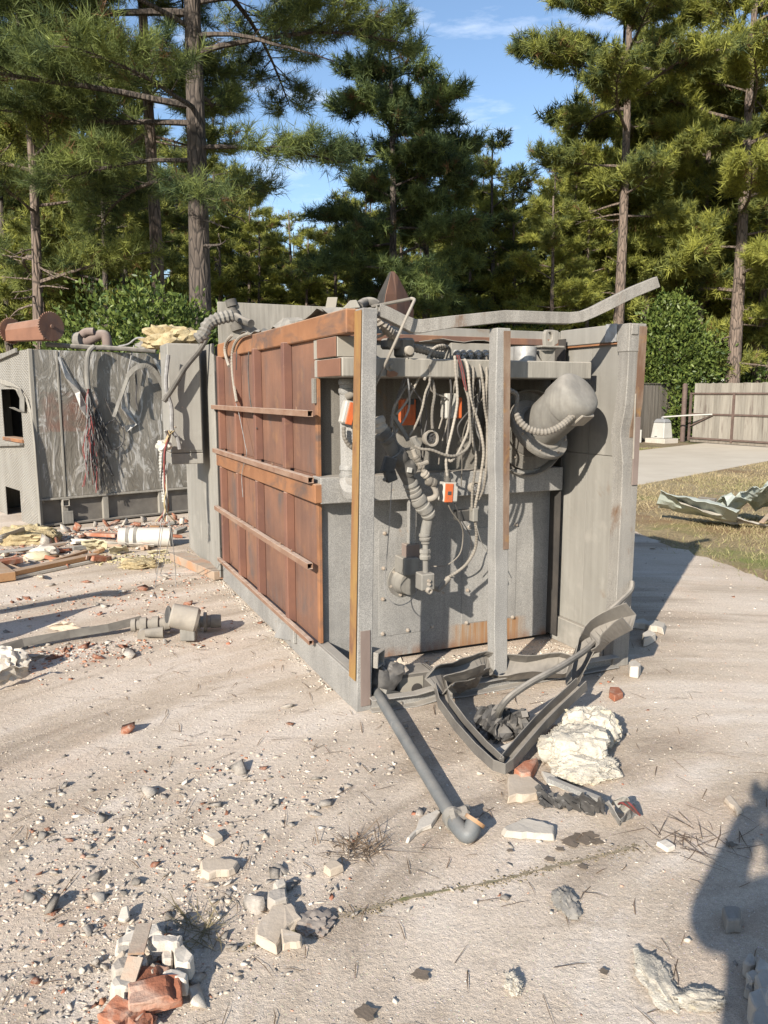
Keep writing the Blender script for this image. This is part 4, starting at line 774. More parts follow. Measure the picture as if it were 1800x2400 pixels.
def shrub(label, loc, blobs, n, ls, tone, seed, group=None):
    t = thing('evergreen_shrub', label, 'shrub', loc, 0, group); link('crown', leaves(seed, blobs, n, ls, tone), t); M = MB(); rd = random.Random(seed)
    for b in blobs:
        for k in range(3): e = V((b[0]+rd.uniform(-.5,.5)*b[3], b[1]+rd.uniform(-.5,.5)*b[4], b[2]+rd.uniform(-.2,.5)*b[5])); M.tube([V((rd.uniform(-.15,.15), rd.uniform(-.15,.15), 0)), V((e.x*.4, e.y*.4, e.z*.55)), e], [.04,.03,.012], 6)
    M.build('trunk', 'twig', t, fix=False); return t
shrub('large glossy evergreen shrub rising over the fence beside the gate', (D(1598,925,28.6).x, 29.6, 0), [(-.2,0,3.2,1.5,1.2,1.35,.32), (.55,.1,2.9,1.3,1.2,1.1,.26), (-.1,0,4.35,.85,.8,.95,.18), (-.9,0,2.3,.7,.8,.8,.12), (.1,-.5,1.1,.55,.6,1.1,.12)], 17000, .15, .42, 3)
shrub('rounded evergreen shrub behind the scratched metal unit', (D(318,925,14).x, 14, 0), [(0,0,2.2,1.35,1.0,1.25,.45), (-.9,.2,1.9,.9,.8,1.0,.3), (.5,-.1,2.6,.8,.8,.8,.25)], 13000, .10, .40, 5)
shrub('smaller evergreen shrub at the foot of the largest pine', (D(470,925,14.6).x, 14.6, 0), [(-.1,0,2.0,.75,.7,1.15,.6), (.35,.2,2.3,.5,.5,.8,.4)], 6000, .10, .36, 9)
for q, (px, y, h) in enumerate(((60, 22, 2.2), (640, 24, 2.6), (1020, 29, 2.4), (1250, 30, 3.2), (1400, 32, 3.4), (1760, 31, 2.4), (820, 28, 2.8))):
    if q == 0: und = shrub('dark understorey shrub growing among the pine trunks', (D(px,925,y).x, y, 0), [(0,0,1.2,1.6,1.2,1.2,.6), (.8,.2,1.9,1.0,1.0,.9,.4)], 6000, .14, .30, 21, 'understorey shrubs')
    else:
        c_ = und.copy(); col.objects.link(c_); c_.location = (D(px,925,y).x, y, 0); c_.rotation_euler = (0, 0, q*1.3); c_.scale = (h/2.2,)*3
        for ch in list(und.children): d_ = ch.copy(); col.objects.link(d_); d_.parent = c_
print('foliage triangles', TRI[0])

# ================================================================== things on and behind the furnace
from mathutils import noise as mn
def FW(p): return C0 + E2*p[0] + E1*p[1] + V((0, 0, p[2]))       # furnace coordinates to the world
def lump(center, radii, seed, sub=4, amp=.28, freq=1.6, fine=.08, flat=True, lobes=5):
    bm = bmesh.new(); bmesh.ops.create_icosphere(bm, subdivisions=sub, radius=1.0); rd = random.Random(seed); off = V((rd.uniform(0,50), rd.uniform(0,50), rd.uniform(0,50)))
    lb = [(V((rd.gauss(0,1), rd.gauss(0,1), rd.uniform(-.2,.8))).normalized(), rd.uniform(.08,.28)) for _ in range(lobes)]
    m = MB(); vs = []
    for v in bm.verts:
        d = v.co.normalized(); q = d*freq+off
        k = 1 + amp*mn.noise(q) + amp*.7*(.5-abs(mn.noise(q*2.2)))*1.2 + amp*.35*(.5-abs(mn.noise(q*4.7))) + fine*mn.noise(d*11+off) + fine*.8*(.5-abs(mn.noise(d*23+off)))
        for l, a in lb: k += a*math.exp(-((d-l).length/.5)**2)
        p = V((d.x*radii[0], d.y*radii[1], d.z*radii[2]))*k + V((mn.noise(q*3+V((7,0,0))), mn.noise(q*3+V((0,9,0))), 0))*radii[2]*.12
        if flat and p.z < -radii[2]*.55: p.z = -radii[2]*.55
        vs.append(p + V(center) + V((0,0,radii[2]*.55 if flat else 0)))
    fs = [tuple(q.index for q in f.verts) for f in bm.faces]; bm.free(); m.add(vs, fs, True); return m
def quadsheet(c00, c10, c11, c01, ni, nj, seed, amp=.02, freq=3.0, ridges=0, ramp_=.02, th=.002, edge=.0, smooth=False, sag=0.0):
    rd = random.Random(seed); off = V((rd.uniform(0,50),)*3); g = []
    n = (V(c10)-V(c00)).cross(V(c01)-V(c00)).normalized()
    for i in range(ni+1):
        row = []
        for j in range(nj+1):
            s, t = i/ni, j/nj; jt = edge*(rd.random()-.5) if i in (0, ni) or j in (0, nj) else 0
            p = (V(c00)*(1-s)+V(c10)*s)*(1-t) + (V(c01)*(1-s)+V(c11)*s)*t
            q = amp*mn.noise(V((s*freq, t*freq, 0))+off) + amp*.5*mn.noise(V((s*freq*3, t*freq*3, 5))+off) + (ramp_*math.sin(ridges*t*math.pi*2) if ridges else 0) - sag*math.sin(s*math.pi)
            row.append(p + n*q + V((jt, jt*.6, 0)))
        g.append(row)
    return MB().sheet(g, th, smooth)
def fuzz(o, n, ln, seed, c=(.60,.55,.455), w=.0012):      # short fibres standing on a torn insulation surface
    rg = np.random.default_rng(seed); me = o.data; co = np.array([v.co[:] for v in me.vertices]); nr = np.array([v.normal[:] for v in me.vertices]); i = rg.integers(len(co), size=n); p = co[i]; d = nr[i]*.55 + rg.normal(0, .6, (n, 3)); d /= np.linalg.norm(d, axis=1)[:, None]; s_ = np.cross(d, rg.normal(0, 1, (n, 3))); s_ /= np.linalg.norm(s_, axis=1)[:, None]
    l = ln*rg.uniform(.4, 1.3, (n, 1)); v = np.empty((n, 3, 3)); v[:, 0] = p - s_*w; v[:, 1] = p + s_*w; v[:, 2] = p + d*l; k = rg.uniform(.55, 1.1, (n, 1)); link('fibres', np_mesh('fibres', v.reshape(-1, 3), np.arange(3*n).reshape(-1, 3), np.repeat(np.array(c)*k, 3, 0), 'grass_blade'), o)
surf('insul_cream', (.40,.36,.295), (.49,.445,.37), 14, spots=(.26,.235,.20), sp_scale=4, sp=(.54,.74), rough=1, bump=.006, bscale=120, spots2=(.50,.42,.24), sp2_scale=5, sp2=(.60,.74))
surf('insul_yellow', (.27,.205,.11), (.40,.33,.20), 9, rough=1, bump=.01, bscale=60, spots=(.4,.33,.2), sp_scale=14, sp=(.58,.7))
surf('foam_yellow', (.41,.36,.235), (.48,.43,.30), 5, rough=.9, spots=(.52,.46,.32), sp_scale=14, bump=.001)
surf('white_paint', (.50,.475,.425), (.42,.39,.34), 4, rough=.7, spots=(.42,.38,.33), sp_scale=9, sp=(.6,.72), dust=.3)
surf('raw_timber', (.26,.145,.07), (.34,.20,.105), 3, stretch=(1,1,1), rough=.8, spots=(.30,.15,.07), sp_scale=9, sp=(.55,.7), dust=.5, bump=.002, bscale=60)
surf('old_timber', (.25,.185,.135), (.32,.24,.175), 4, rough=.9, spots=(.36,.18,.10), sp_scale=5, sp=(.5,.62), dust=.5, bump=.003, bscale=50)
surf('brick_red', (.24,.09,.05), (.32,.13,.075), 5, rough=.95, spots=(.40,.30,.235), sp_scale=6, sp=(.47,.66), vary=.25, bump=.004, bscale=60)
surf('stone_grey', (.28,.248,.213), (.40,.355,.305), 6, rough=.95, spots=(.44,.40,.35), sp_scale=8, sp=(.55,.7), vary=.4, bump=.003, bscale=70)
surf('plaster', (.42,.375,.315), (.53,.48,.415), 4, rough=.95, spots=(.42,.36,.30), sp_scale=7, sp=(.58,.72), vary=.15, bump=.002, bscale=60)
surf('plaster_tan', (.36,.295,.225), (.43,.36,.285), 4, rough=.95, spots=(.5,.45,.4), sp_scale=7, sp=(.6,.72), bump=.002, bscale=60)
surf('sage_sheet', (.39,.43,.38), (.46,.495,.44), 3, rough=.5, dust=.3, spots=(.42,.42,.38), sp_scale=6, sp=(.64,.74), bump=.0006)
surf('sheet_back', (.40,.365,.32), (.46,.43,.38), 3, rough=.6, spots=(.16,.14,.12), sp_scale=4, sp=(.56,.66))
# flat scrap along the furnace roof
random.seed(21)
o = quadsheet(FW((.05,.5,2.09)), FW((.02,2.6,2.095)), FW((.45,2.6,2.12)), FW((.5,.5,2.11)), 26, 6, 3, .11, 5, 0, 0, .003, .05).solo('torn_metal_sheet', 'cast_grey', 'torn dusty grey sheet lying crumpled along the top of the rust-brown side', 'metal sheet')
o = MB().beam(FW((.25,.62,2.085)), FW((.10,1.6,2.10)), .05, .05).beam(FW((.3,1.2,2.12)), FW((.12,2.3,2.10)), .035, .035).solo('steel_bar', 'cast_grey', 'dusty square bar lying on the furnace top beside the torn sheet', 'steel bar')
a, b = D(*z2(1040,275), 4.9), D(*z2(1130,175), 4.9)
MB().hexa([D(*z2(x,y), q) for q in (4.88, 4.9) for x, y in ((1035,300),(1125,305),(1148,172),(1060,172))]).solo('white_card', 'ochre_box', 'small pale bracket standing upright on the furnace top edge', 'bracket', bevel=.002)
ap = [D(918,636,5.20), D(926,639,5.22)]
rs_ = thing('bent_rust_plate', 'folded rusty plate with pointed top standing on the furnace roof', 'metal plate', D(915,760,5.2)); o_ = V(rs_.location)
MB().sheet([[D(917,636,5.20)-o_, D(924,637,5.21)-o_, D(934,650,5.24)-o_], [D(904,690,5.12)-o_, D(928,690,5.20)-o_, D(954,690,5.34)-o_], [D(898,735,5.08)-o_, D(930,735,5.2)-o_, D(969,728,5.42)-o_], [D(896,768,5.05)-o_, D(930,770,5.2)-o_, D(966,770,5.46)-o_]], .006, False).build('wide_leaf', 'rust_plate', rs_)
MB().sheet([[D(916,637,5.20)-o_, D(913,639,5.22)-o_], [D(903,690,5.12)-o_, D(888,690,5.34)-o_], [D(897,735,5.08)-o_, D(879,728,5.42)-o_], [D(895,768,5.05)-o_, D(877,765,5.46)-o_]], .006, False).build('narrow_leaf', 'interior_dark', rs_)
for q, (x0, x1) in enumerate(((1180, 1330),)):
    MB().hexa([D(*z2(x,y), r_) for r_ in (4.9, 5.3) for x, y in ((1185,275),(1345,262),(1310,195),(1255,200))]).solo('grey_offcut', 'shelf_grey', 'small grey plate offcut lying on the roof beside the corner post', 'metal offcut', bevel=.003)
MB().tube([D(*z2(1330,250),5.0), D(*z2(1390,215),5.1), D(*z2(1450,215),5.1), D(*z2(1490,240),5.1)], .03, 10).solo('curled_strip', 'dark_pipe', 'dark curled strip lying on the roof behind the corner post', 'metal strip')
MB().beam(FW((.30,2.9,2.14)), FW((.62,2.7,2.14)), .10, .07).solo('steel_channel', 'dark_channel', 'short dark channel piece on the furnace roof before the upright grey plate', 'steel channel')
# hoses and pipes at the far left corner of the roof
hp = MB(); hp.tube([D(*z2(0,470),7.0), D(*z2(60,400),7.0), D(*z2(130,360),7.0), D(*z2(210,335),7.05)], .035, 10, step=.016, rib=.13).solo('flexible_hose', 'cast_grey', 'dusty ribbed hose curving over the far corner of the furnace roof', 'hose')
sp = thing('stand_pipe', 'dark upright pipe with side branch at the far end of the furnace roof', 'pipe', D(*z2(275,440),7.05)); o_ = V(sp.location)
MB().tube([D(*z2(280,440),7.05)-o_, D(*z2(255,320),7.05)-o_, D(*z2(215,215),7.05)-o_], .04, 12, curve=False).build('riser', 'dark_pipe', sp); MB().tube([D(*z2(250,330),7.05)-o_, D(*z2(330,375),6.9)-o_, D(*z2(400,400),6.8)-o_], .035, 12, curve=False).build('branch', 'dark_pipe', sp)
for x, y in ((225,225), (250,325), (275,430)): MB().lathe([(-.03,.055),(.03,.055)], D(*z2(x,y),7.05)-o_, (-.3,0,1), 12).build('collar', 'dark_pipe', sp)
for k, pts in enumerate((((235,500),(185,560),(175,650),(210,770)), ((380,485),(300,520),(250,600),(235,720),(245,880),(275,1075)), ((380,640),(375,830),(395,1080),(450,1310)), ((275,640),(272,800)))):
    MB().tube([FW(FX(*z2(x,y), -.025 - .01*(k % 2))) for x, y in pts], .012 if k < 2 else .004, 7, step=.012 if k < 2 else None, rib=.10 if k < 2 else 0).solo('hanging_conduit' if k < 2 else 'hanging_wire', 'tan_conduit' if k < 2 else 'dark_wire', ('short ribbed conduit hooked over the top beam, ending in a connector', 'long ribbed conduit hanging over the top beam past the upper rail', 'long thin black wire hanging down the rust-brown side', 'short thin wire hanging between the two ribbed conduits')[k], 'conduit' if k < 2 else 'wire')
MB().tube([FW(FX(*z2(x,y), -.05)) for x, y in ((270,1090),(300,1200),(350,1450),(360,1530),(320,1700),(330,1900))], .003, 5).solo('hanging_wire', 'grey_wire', 'pale loose wire trailing from the upper rail to the waist beam', 'wire')

# ================================================================== the scratched unit at the left
LA = R(40.0); L0 = G(96, 1239); lx = V((math.cos(LA), math.sin(LA), 0)); ly = V((-math.sin(LA), math.cos(LA), 0))
lu = thing('steel_clad_unit', 'second furnace unit with scratched stainless front and diamond plate side', 'furnace', L0, LA)
def LL(p): d = p-L0; return V((d.dot(lx), d.dot(ly), p.z))
def LY(px, py, Y):
    r = ray(px, py); o = V((0,0,EYE))-L0; o.z = 0; t = (Y-o.dot(ly))/r.dot(ly); return LL(V((0,0,EYE))+r*t)
def LX(px, py, X):
    r = ray(px, py); o = V((0,0,EYE))-L0; o.z = 0; t = (X-o.dot(lx))/r.dot(lx); return LL(V((0,0,EYE))+r*t)
def clad_mat():
    m, nt, bs = nodes_of('scratched_steel'); v = coords(nt, (1,1,1), False)
    c = ramp(nt, noise(nt, coords(nt, (1,1,.35), False), 3.2, 6, .62, .5), .35, .66, (.14,.124,.10), (.225,.205,.172))
    # worn red-brown paint rectangle
    s = nt.nodes.new('ShaderNodeSeparateXYZ'); nt.links.new(v, s.inputs[0])
    def band(src, a, b, w=.01):
        x = nt.nodes.new('ShaderNodeMapRange'); x.inputs[1].default_value = a-w; x.inputs[2].default_value = a+w; nt.links.new(src, x.inputs[0])
        y = nt.nodes.new('ShaderNodeMapRange'); y.inputs[1].default_value = b-w; y.inputs[2].default_value = b+w; y.inputs[3].default_value = 1; y.inputs[4].default_value = 0; nt.links.new(src, y.inputs[0])
        k = nt.nodes.new('ShaderNodeMath'); k.operation = 'MULTIPLY'; nt.links.new(x.outputs[0], k.inputs[0]); nt.links.new(y.outputs[0], k.inputs[1]); return k.outputs[0]
    pa_, pb_ = LY(*z1(250,660),0), LY(*z1(640,910),0)
    k = nt.nodes.new('ShaderNodeMath'); k.operation = 'MULTIPLY'; nt.links.new(band(s.outputs[0], pa_.x, pb_.x, .02), k.inputs[0]); nt.links.new(band(s.outputs[2], pb_.z, pa_.z), k.inputs[1])
    k2 = nt.nodes.new('ShaderNodeMath'); k2.operation = 'MULTIPLY'; nt.links.new(k.outputs[0], k2.inputs[0]); nt.links.new(ramp(nt, noise(nt, v, 4.5, 6), .38, .62), k2.inputs[1]); c = mixc(nt, mixc(nt, 1.0, k2.outputs[0], (.6,.6,.6), 'MULTIPLY'), c, (.20,.085,.055))
    # bright torn-foil scrapes
    sc = noise(nt, coords(nt, (2.2,1,.8), False, (0, R(18), 0)), 2.6, 9, .68, 2.2); c = mixc(nt, ramp(nt, sc, .53, .62, (0,0,0), (.85,.85,.85)), c, (.46,.44,.405))
    s2 = noise(nt, coords(nt, (9,1,.9), False, (0, R(-22), 0)), 2.0, 7, .6, 1.0); c = mixc(nt, ramp(nt, s2, .61, .65, (0,0,0), (.8,.8,.8)), c, (.48,.46,.43))
    c = mixc(nt, ramp(nt, noise(nt, v, 2.3, 5), .62, .75, (0,0,0), (.6,.6,.6)), c, (.11,.075,.05))
    nt.links.new(c, bs.inputs['Base Color']); bs.inputs['Metallic'].default_value = .25; bs.inputs['Roughness'].default_value = .55; bumpn(nt, bs, sc, .02)
clad_mat()
def diamond_mat():
    m, nt, bs = nodes_of('diamond_plate'); v = coords(nt, (1,1,1), False)
    hs = []
    for a in (42, -42):
        mp2 = nt.nodes.new('ShaderNodeMapping'); mp2.inputs['Rotation'].default_value = (R(a), 0, 0); mp2.inputs['Scale'].default_value = (1, 14, 34); nt.links.new(v, mp2.inputs['Vector'])
        vo_ = nt.nodes.new('ShaderNodeTexVoronoi'); vo_.inputs['Randomness'].default_value = .0; vo_.inputs['Scale'].default_value = 1.0; nt.links.new(mp2.outputs[0], vo_.inputs['Vector']); hs.append(ramp(nt, vo_.outputs['Distance'], .18, .36, (1,1,1), (0,0,0)))
    h = mixc(nt, .5, hs[0], hs[1], 'ADD')
    c = ramp(nt, noise(nt, coords(nt, (1,1,.4), False), 3, 6), .36, .64, (.19,.172,.145), (.25,.232,.203)); c = mixc(nt, mixc(nt, 1.0, h, (.6,.6,.6), 'MULTIPLY'), c, (.36,.34,.305)); c = mixc(nt, ramp(nt, noise(nt, v, 5, 5), .62, .72, (0,0,0), (.6,.6,.6)), c, (.36,.325,.28))
    nt.links.new(c, bs.inputs['Base Color']); bs.inputs['Roughness'].default_value = .6; bs.inputs['Metallic'].default_value = .2; bumpn(nt, bs, h, .008)
diamond_mat()
HL = 2.19; XE = 2.55
def LP(bm, name, mat, bevel=.003, parent=None): return bm.build(name, mat, parent or lu, bevel)
xs = LY(*z1(400,800),0).x
LP(MB().box((.004,0,.375),(xs-.004,.012,HL)), 'front_panel', 'scratched_steel'); LP(MB().box((xs+.004,0,.375),(XE,.012,HL)), 'front_panel', 'scratched_steel')
LP(MB().box((xs-.03,-.010,.375),(xs-.006,-.002,HL-.01)), 'seam_strip', 'shelf_grey', .002)
LP(MB().box((.0,.06,.0),(XE,.08,.355)), 'base_web', 'dark_channel'); LP(MB().box((.0,-.015,.345),(XE,.10,.372)), 'base_flange', 'shelf_grey'); LP(MB().box((.01,-.01,.02),(XE,.06,.045)), 'base_foot', 'dark_channel')
for x, y in ((425,1430), (690,1450), (1050,1420)):
    p = LY(*z1(x,y), 0); LP(MB().box((p.x-.035,.0,.045),(p.x+.035,.058,.344)), 'stiffener', 'shelf_grey')
p = LY(*z1(428,1415), -.02); LP(MB().sqtube([V((p.x,-.05,.30)), V((p.x,.04,.30))], .085, .085, .008), 'tube_stub', 'shelf_grey')
p = LY(*z1(440,1500), -.02); LP(MB().box((p.x-.06,-.03,.03),(p.x+.07,-.012,.19)), 'foot_plate', 'cast_grey')
LP(MB().box((.02,.02,HL-.02),(XE,2.2,HL)), 'roof_plate', 'dark_channel')
LP(MB().box((.01,2.2,.0),(XE,2.22,HL)), 'back_panel', 'shelf_grey'); LP(MB().box((XE,.0,.0),(XE+.012,2.2,HL)), 'end_panel', 'shelf_grey')
# diamond plate side with two openings, built as strips round them
h1a, h1b = LX(*z1(132,640),0), LX(*z1(132,962),0); h2a, h2b = LX(*z1(132,1300),0), LX(*z1(50,1455),0)
Ya = h1a.y; zt, zb_ = h1a.z, h1b.z; Yc, Yd = h2a.y, h2b.y; z2t, z2b = h2a.z, h2b.z; YE = 2.2; Yb = 1.35
ys = sorted([0.0, Ya, Yb, Yc, Yd, YE]); zs_ = sorted([.03, z2b, z2t, zb_, zt, HL])
dp = MB()
for i in range(5):
    for j in range(5):
        ym, zm = (ys[i]+ys[i+1])/2, (zs_[j]+zs_[j+1])/2
        if (Ya < ym < Yb and zb_ < zm < zt) or (min(Yc,Yd) < ym < max(Yc,Yd) and z2b < zm < z2t) or ys[i+1]-ys[i] < 1e-4: continue
        dp.box((-.006, ys[i], zs_[j]), (.0, ys[i+1], zs_[j+1]))
LP(dp, 'diamond_side', 'diamond_plate', 0)
LP(MB().box((-.012,-.012,.0),(.03,-.001,HL+.005)).box((-.016,-.011,.0),(-.008,.03,HL+.005)), 'corner_trim', 'shelf_grey')
LP(MB().box((-.03,Ya-.02,zb_-.05),(.12,Yb,zb_-.002)), 'opening_sill', 'rust_orange'); LP(MB().box((.05,Ya-.03,zb_),(.09,Ya-.002,zt)), 'opening_jamb', 'rust_orange'); LP(MB().box((.3,.1,.4),(.32,2.1,2.1)), 'shade_backing', 'interior_dark')  # near-black sheet behind the openings paints in the shade inside the unit
LP(MB().sweep([(-.03,-.006),(.03,-.006),(.03,.006),(-.03,.006)], [LX(*z1(x,y),-.02) for x, y in ((-60,565),(0,590),(70,612),(130,650),(175,715),(200,800),(222,1000),(244,1280),(262,1530))], up=V((1,0,0))), 'bent_trim', 'shelf_grey')
LP(MB().sheet([[LX(*z1(x+dx,y),-.012-.03*k) for k, dx in enumerate((0,30))] for x, y in ((20,620),(60,625),(100,640),(128,700),(128,790),(60,760))], .006, False), 'torn_flap', 'cast_grey', 0)
LP(MB().beam(LX(*z1(-40,455),-.04), LX(*z1(105,390),-.04), .03, .055), 'drip_rail', 'cast_grey')
LP(MB().beam(LX(*z1(-30,1005),-.04), LX(*z1(140,1000),-.04), .05, .03), 'sill_bar', 'cast_grey')
# foil strips torn off the front
for k, pts in enumerate((((380,430),(440,560),(500,660),(540,760),(600,870)), ((1000,440),(1060,560),(1090,700)), ((790,640),(800,760),(870,870),(810,900)))):
    LP(MB().sweep([(-.045,-.002),(.045,-.002),(.045,.002),(-.045,.002)], [LY(*z1(x,y),-.015-.03*abs(math.sin(i*1.9+k))) for i, (x, y) in enumerate(pts)], up=V((0,1,0)), scl=[.4,1,.8,1.1,.5][:len(pts)], twist=[.2,-.5,.6,-.3,.9][:len(pts)]), 'torn_foil', 'silver_tape', 0)
# things lying on that unit
rl = thing('toothed_roller', 'rusty steel roller with saw-toothed end discs on the left unit', 'roller', D(*z1(335,235),9.95)); o_ = V(rl.location)
axr = (D(*z1(70,265),10.42)-o_); ln_ = axr.length; axr.normalize()
def toothed(org, r, n=36):
    u = axr.orthogonal().normalized(); w = axr.cross(u); m = MB(); ring = []
    for k in range(2*n):
        q = math.pi*k/n; rr_ = r if k % 2 else r*.91; ring.append(org + (u*math.cos(q)+w*math.sin(q))*rr_)
    vs = ring + [p + axr*.018 for p in ring]; N = 2*n; return m.add(vs, [tuple(range(N)), tuple(range(2*N-1, N-1, -1))] + [(i, N+i, N+(i+1) % N, (i+1) % N) for i in range(N)])
toothed(V((0,0,0)), .185).build('toothed_disc', 'rust_plate', rl); toothed(axr*(ln_-.02), .17).build('toothed_disc', 'rust_plate', rl)
u = V((0,0,1)); sdv = axr.cross(u).normalized(); u = sdv.cross(axr)
MB().sweep([(-.12,-.17),(.09,-.17),(.12,.02),(.07,.105),(-.07,.105),(-.12,.0)], [axr*.02, axr*(ln_-.022)], u, [1, .8]).build('drum_body', 'rust_flat', rl, .006); MB().lathe([(-.02,.022),(.0,.022)], V((0,0,0)), axr, 12).build('shaft', 'rust_plate', rl)
pe = thing('elbow_pipe', 'thick dusty pipe with elbow and flange on top of the left unit', 'pipe', D(*z1(600,370),10.3)); o_ = V(pe.location)
MB().tube([D(*z1(x,y),10.3)-o_ for x, y in ((520,335),(570,330),(640,292),(678,292),(692,325),(694,385))], .062, 14).build('bend', 'brown_strip', pe)
MB().lathe([(0,.11),(.10,.11)], D(*z1(500,330),10.3)-o_, (.9,-.3,.1), 16).build('flange', 'cast_grey', pe); MB().lathe([(-.03,.08),(.03,.08)], D(*z1(694,372),10.3)-o_, (0,0,1), 14).build('collar', 'cast_grey', pe); MB().tube([D(*z1(x,y),10.25)-o_ for x, y in ((530,290),(560,270),(610,268))], .05, 12).build('stub', 'brown_strip', pe)
MB().tube([D(*z1(x,y),10.2) for x, y in ((300,352),(450,362),(620,372),(800,380),(1010,396))], .03, 10, curve=False).solo('long_pipe', 'dark_pipe', 'long thin dark pipe lying along the top edge of the left unit', 'pipe')
MB().tube([D(*z1(x,y),10.4) for x, y in ((760,365),(830,350),(890,310),(960,320),(975,345),(930,375))], .012, 7).solo('wire_loop', 'grey_wire', 'loop of grey cable standing on top of the left unit', 'cable')
quadsheet(D(*z1(870,360),10.4), D(*z1(920,310),10.5), D(*z1(945,310),10.3), D(*z1(935,385),10.2), 6, 4, 5, .04, 4).solo('bent_scrap', 'cast_grey', 'small bent grey scrap beside the cable loop on the left unit', 'metal scrap')
lump(D(*z1(1105,380),9.6), (.27,.2,.15), 4, 4, .5, 2.2, .25).solo('insulation_tuft', 'insul_yellow', 'torn tuft of yellow insulation beside the grey cabinet top', 'insulation')
MB().sweep([(-.05,-.02),(.05,-.02),(.03,.02),(-.03,.02)], [D(*z1(x,y),9.5) for x, y in ((1060,350),(1050,420),(1035,450))], V((0,1,0)), [1,.6,.2]).solo('insulation_strand', 'insul_yellow', 'thin strand of yellow insulation hanging over the left unit edge', 'insulation')
# grey control cabinet beside the furnace
cab = thing('control_cabinet', 'tall grey steel cabinet between the two furnace units', 'cabinet', FW((-.245,3.42,1.04)), ANG)
MB().box((-.14,0,.10),(.14,.42,1.05)).build('body', 'panel_tan', cab, .006); MB().box((-.14,-.004,.0),(.14,.42,.095)).build('lower_box', 'panel_tan', cab, .005); MB().box((-.135,-.006,.12),(.132,-.001,1.04)).build('door', 'panel_tan', cab, .003)
for x, z in ((-.03,.5), (-.1,.33)): MB().lathe([(0,.008),(.006,.007)], (x,-.006,z), (0,-1,0), 8).build('screw', 'bolt_steel', cab)
# hanging wire bundles
def bundle(name, label, trunk_, fan, n, Y, seed, mats=(('red_wire',.3),('grey_wire',.35),('dark_wire',.35)), r=.0045, zf=z1, tr=.03):
    rd = random.Random(seed); t = thing(name, label, 'wires', L0, LA); M = MB(); M.tube([LY(*zf(x,y),Y) for x, y in trunk_], tr, 9).build('sleeve', 'cast_grey', t)
    k0 = 0
    for m, fr in mats:
        w = MB(); cnt = int(n*fr)
        for k in range(cnt):
            x0, y0 = trunk_[-1]; fx, fy = rd.choice(fan); fx += rd.gauss(0, 16); fy += rd.gauss(0, 25); pts = []
            for i in range(6):
                s = i/5; pts.append(LY(*zf(x0 + (fx-x0)*s**1.3 + rd.gauss(0, 10)*(i > 0), y0 + (fy-y0)*s), Y - .01 + rd.gauss(0, .025)))
            w.tube(pts, r, 5)
        w.build('wire_strands', m, t, fix=False)
    return t
bundle('wire_bundle', 'thick bundle of red, grey and black wires hanging down the scratched front', ((612,365),(580,395),(566,450),(564,560),(572,640)), ((585,1230),(610,1280),(640,1300),(600,1150),(560,1260),(650,1240),(620,1120),(640,1000)), 46, -.10, 3, tr=.032)
bundle('wire_bundle', 'tangle of black wires looped beside the red and grey bundle', ((565,600),(590,680),(620,760)), ((690,1000),(720,1180),(740,1260),(680,1290),(700,1080),(665,900)), 18, -.06, 9, (('dark_wire',.8),('grey_wire',.2)), .006, tr=.02)
MB().tube([L0 + lx*p.x + ly*p.y + V((0,0,p.z)) for p in [LY(*z1(x,y),-.05) for x, y in ((680,700),(740,830),(800,910),(790,1000),(730,1030),(700,960),(680,880),(740,840))]], .010, 7).solo('wire_loop', 'dark_wire', 'black cable loop hanging from the middle of the scratched front', 'cable')
LWp = lambda x, y, Y: (lambda p: L0 + lx*p.x + ly*p.y + V((0,0,p.z)))(LY(*z1(x,y),Y))
MB().sweep([(-.022,-.012),(.022,-.012),(.022,.012),(-.022,.012)], [LWp(x,y,-.14) for x, y in ((832,555),(780,700),(738,822))], V((0,1,0))).solo('hanging_bar', 'cast_grey', 'straight pale bar leaning against the scratched front', 'metal bar')
MB().sweep([(-.03,-.004),(.03,-.004),(.03,.004),(-.03,.004)], catmull([LWp(x,y,q) for x, y, q in ((825,560,-.14),(870,510,-.18),(930,488,-.2),(985,510,-.2),(1030,570,-.18),(1065,650,-.14),(1075,700,-.1))], 4), V((0,1,0))).solo('metal_strap', 'cast_grey', 'grey metal strap bent in an arch over the scratched front', 'metal strap')
MB().tube([LWp(x,y,-.1) for x, y in ((868,360),(850,430),(835,500),(825,560))], .010, 7).solo('hanging_cable', 'grey_wire', 'grey cable running from the roof down to the arched strap', 'cable')
MB().tube([LWp(x,y,-.1) for x, y in ((875,510),(885,620),(880,700),(895,780))], .012, 7).solo('hanging_cable', 'dark_wire', 'short black cable hanging under the arched strap', 'cable')
# conduit and wires by the cabinet
FYw = lambda x, y, Y: FW(FY(*z1(x,y),Y))
MB().tube([FYw(x,y,3.3) for x, y in ((1345,300),(1290,390),(1200,500),(1120,630),(1060,720))], .025, 9).solo('cabinet_conduit', 'dark_pipe', 'straight dark conduit slanting across the grey cabinet', 'conduit')
MB().tube([FYw(x,y,3.1) for x, y in ((1275,320),(1320,280),(1345,225),(1400,190),(1460,175),(1510,165))], .05, 10, step=.02, rib=.13).solo('flexible_hose', 'cast_grey', 'thick ribbed hose arching above the grey cabinet', 'hose')
MB().tube([FYw(x,y,3.3) for x, y in ((1055,240),(1090,420),(1075,620),(1110,760),(1115,900),(1150,960),(1165,1030))][1:], .018, 8).solo('cabinet_cable', 'grey_wire', 'grey cable running down the left edge of the grey cabinet', 'cable')
wb = thing('wire_bundle', 'white and red wire bundle hanging from the grey cabinet to the ground', 'wires', FW((-.5,3.3,.4)), ANG); Wi = lambda x, y, Y: FY(*z1(x,y),Y) - V((-.5,3.3,.4))
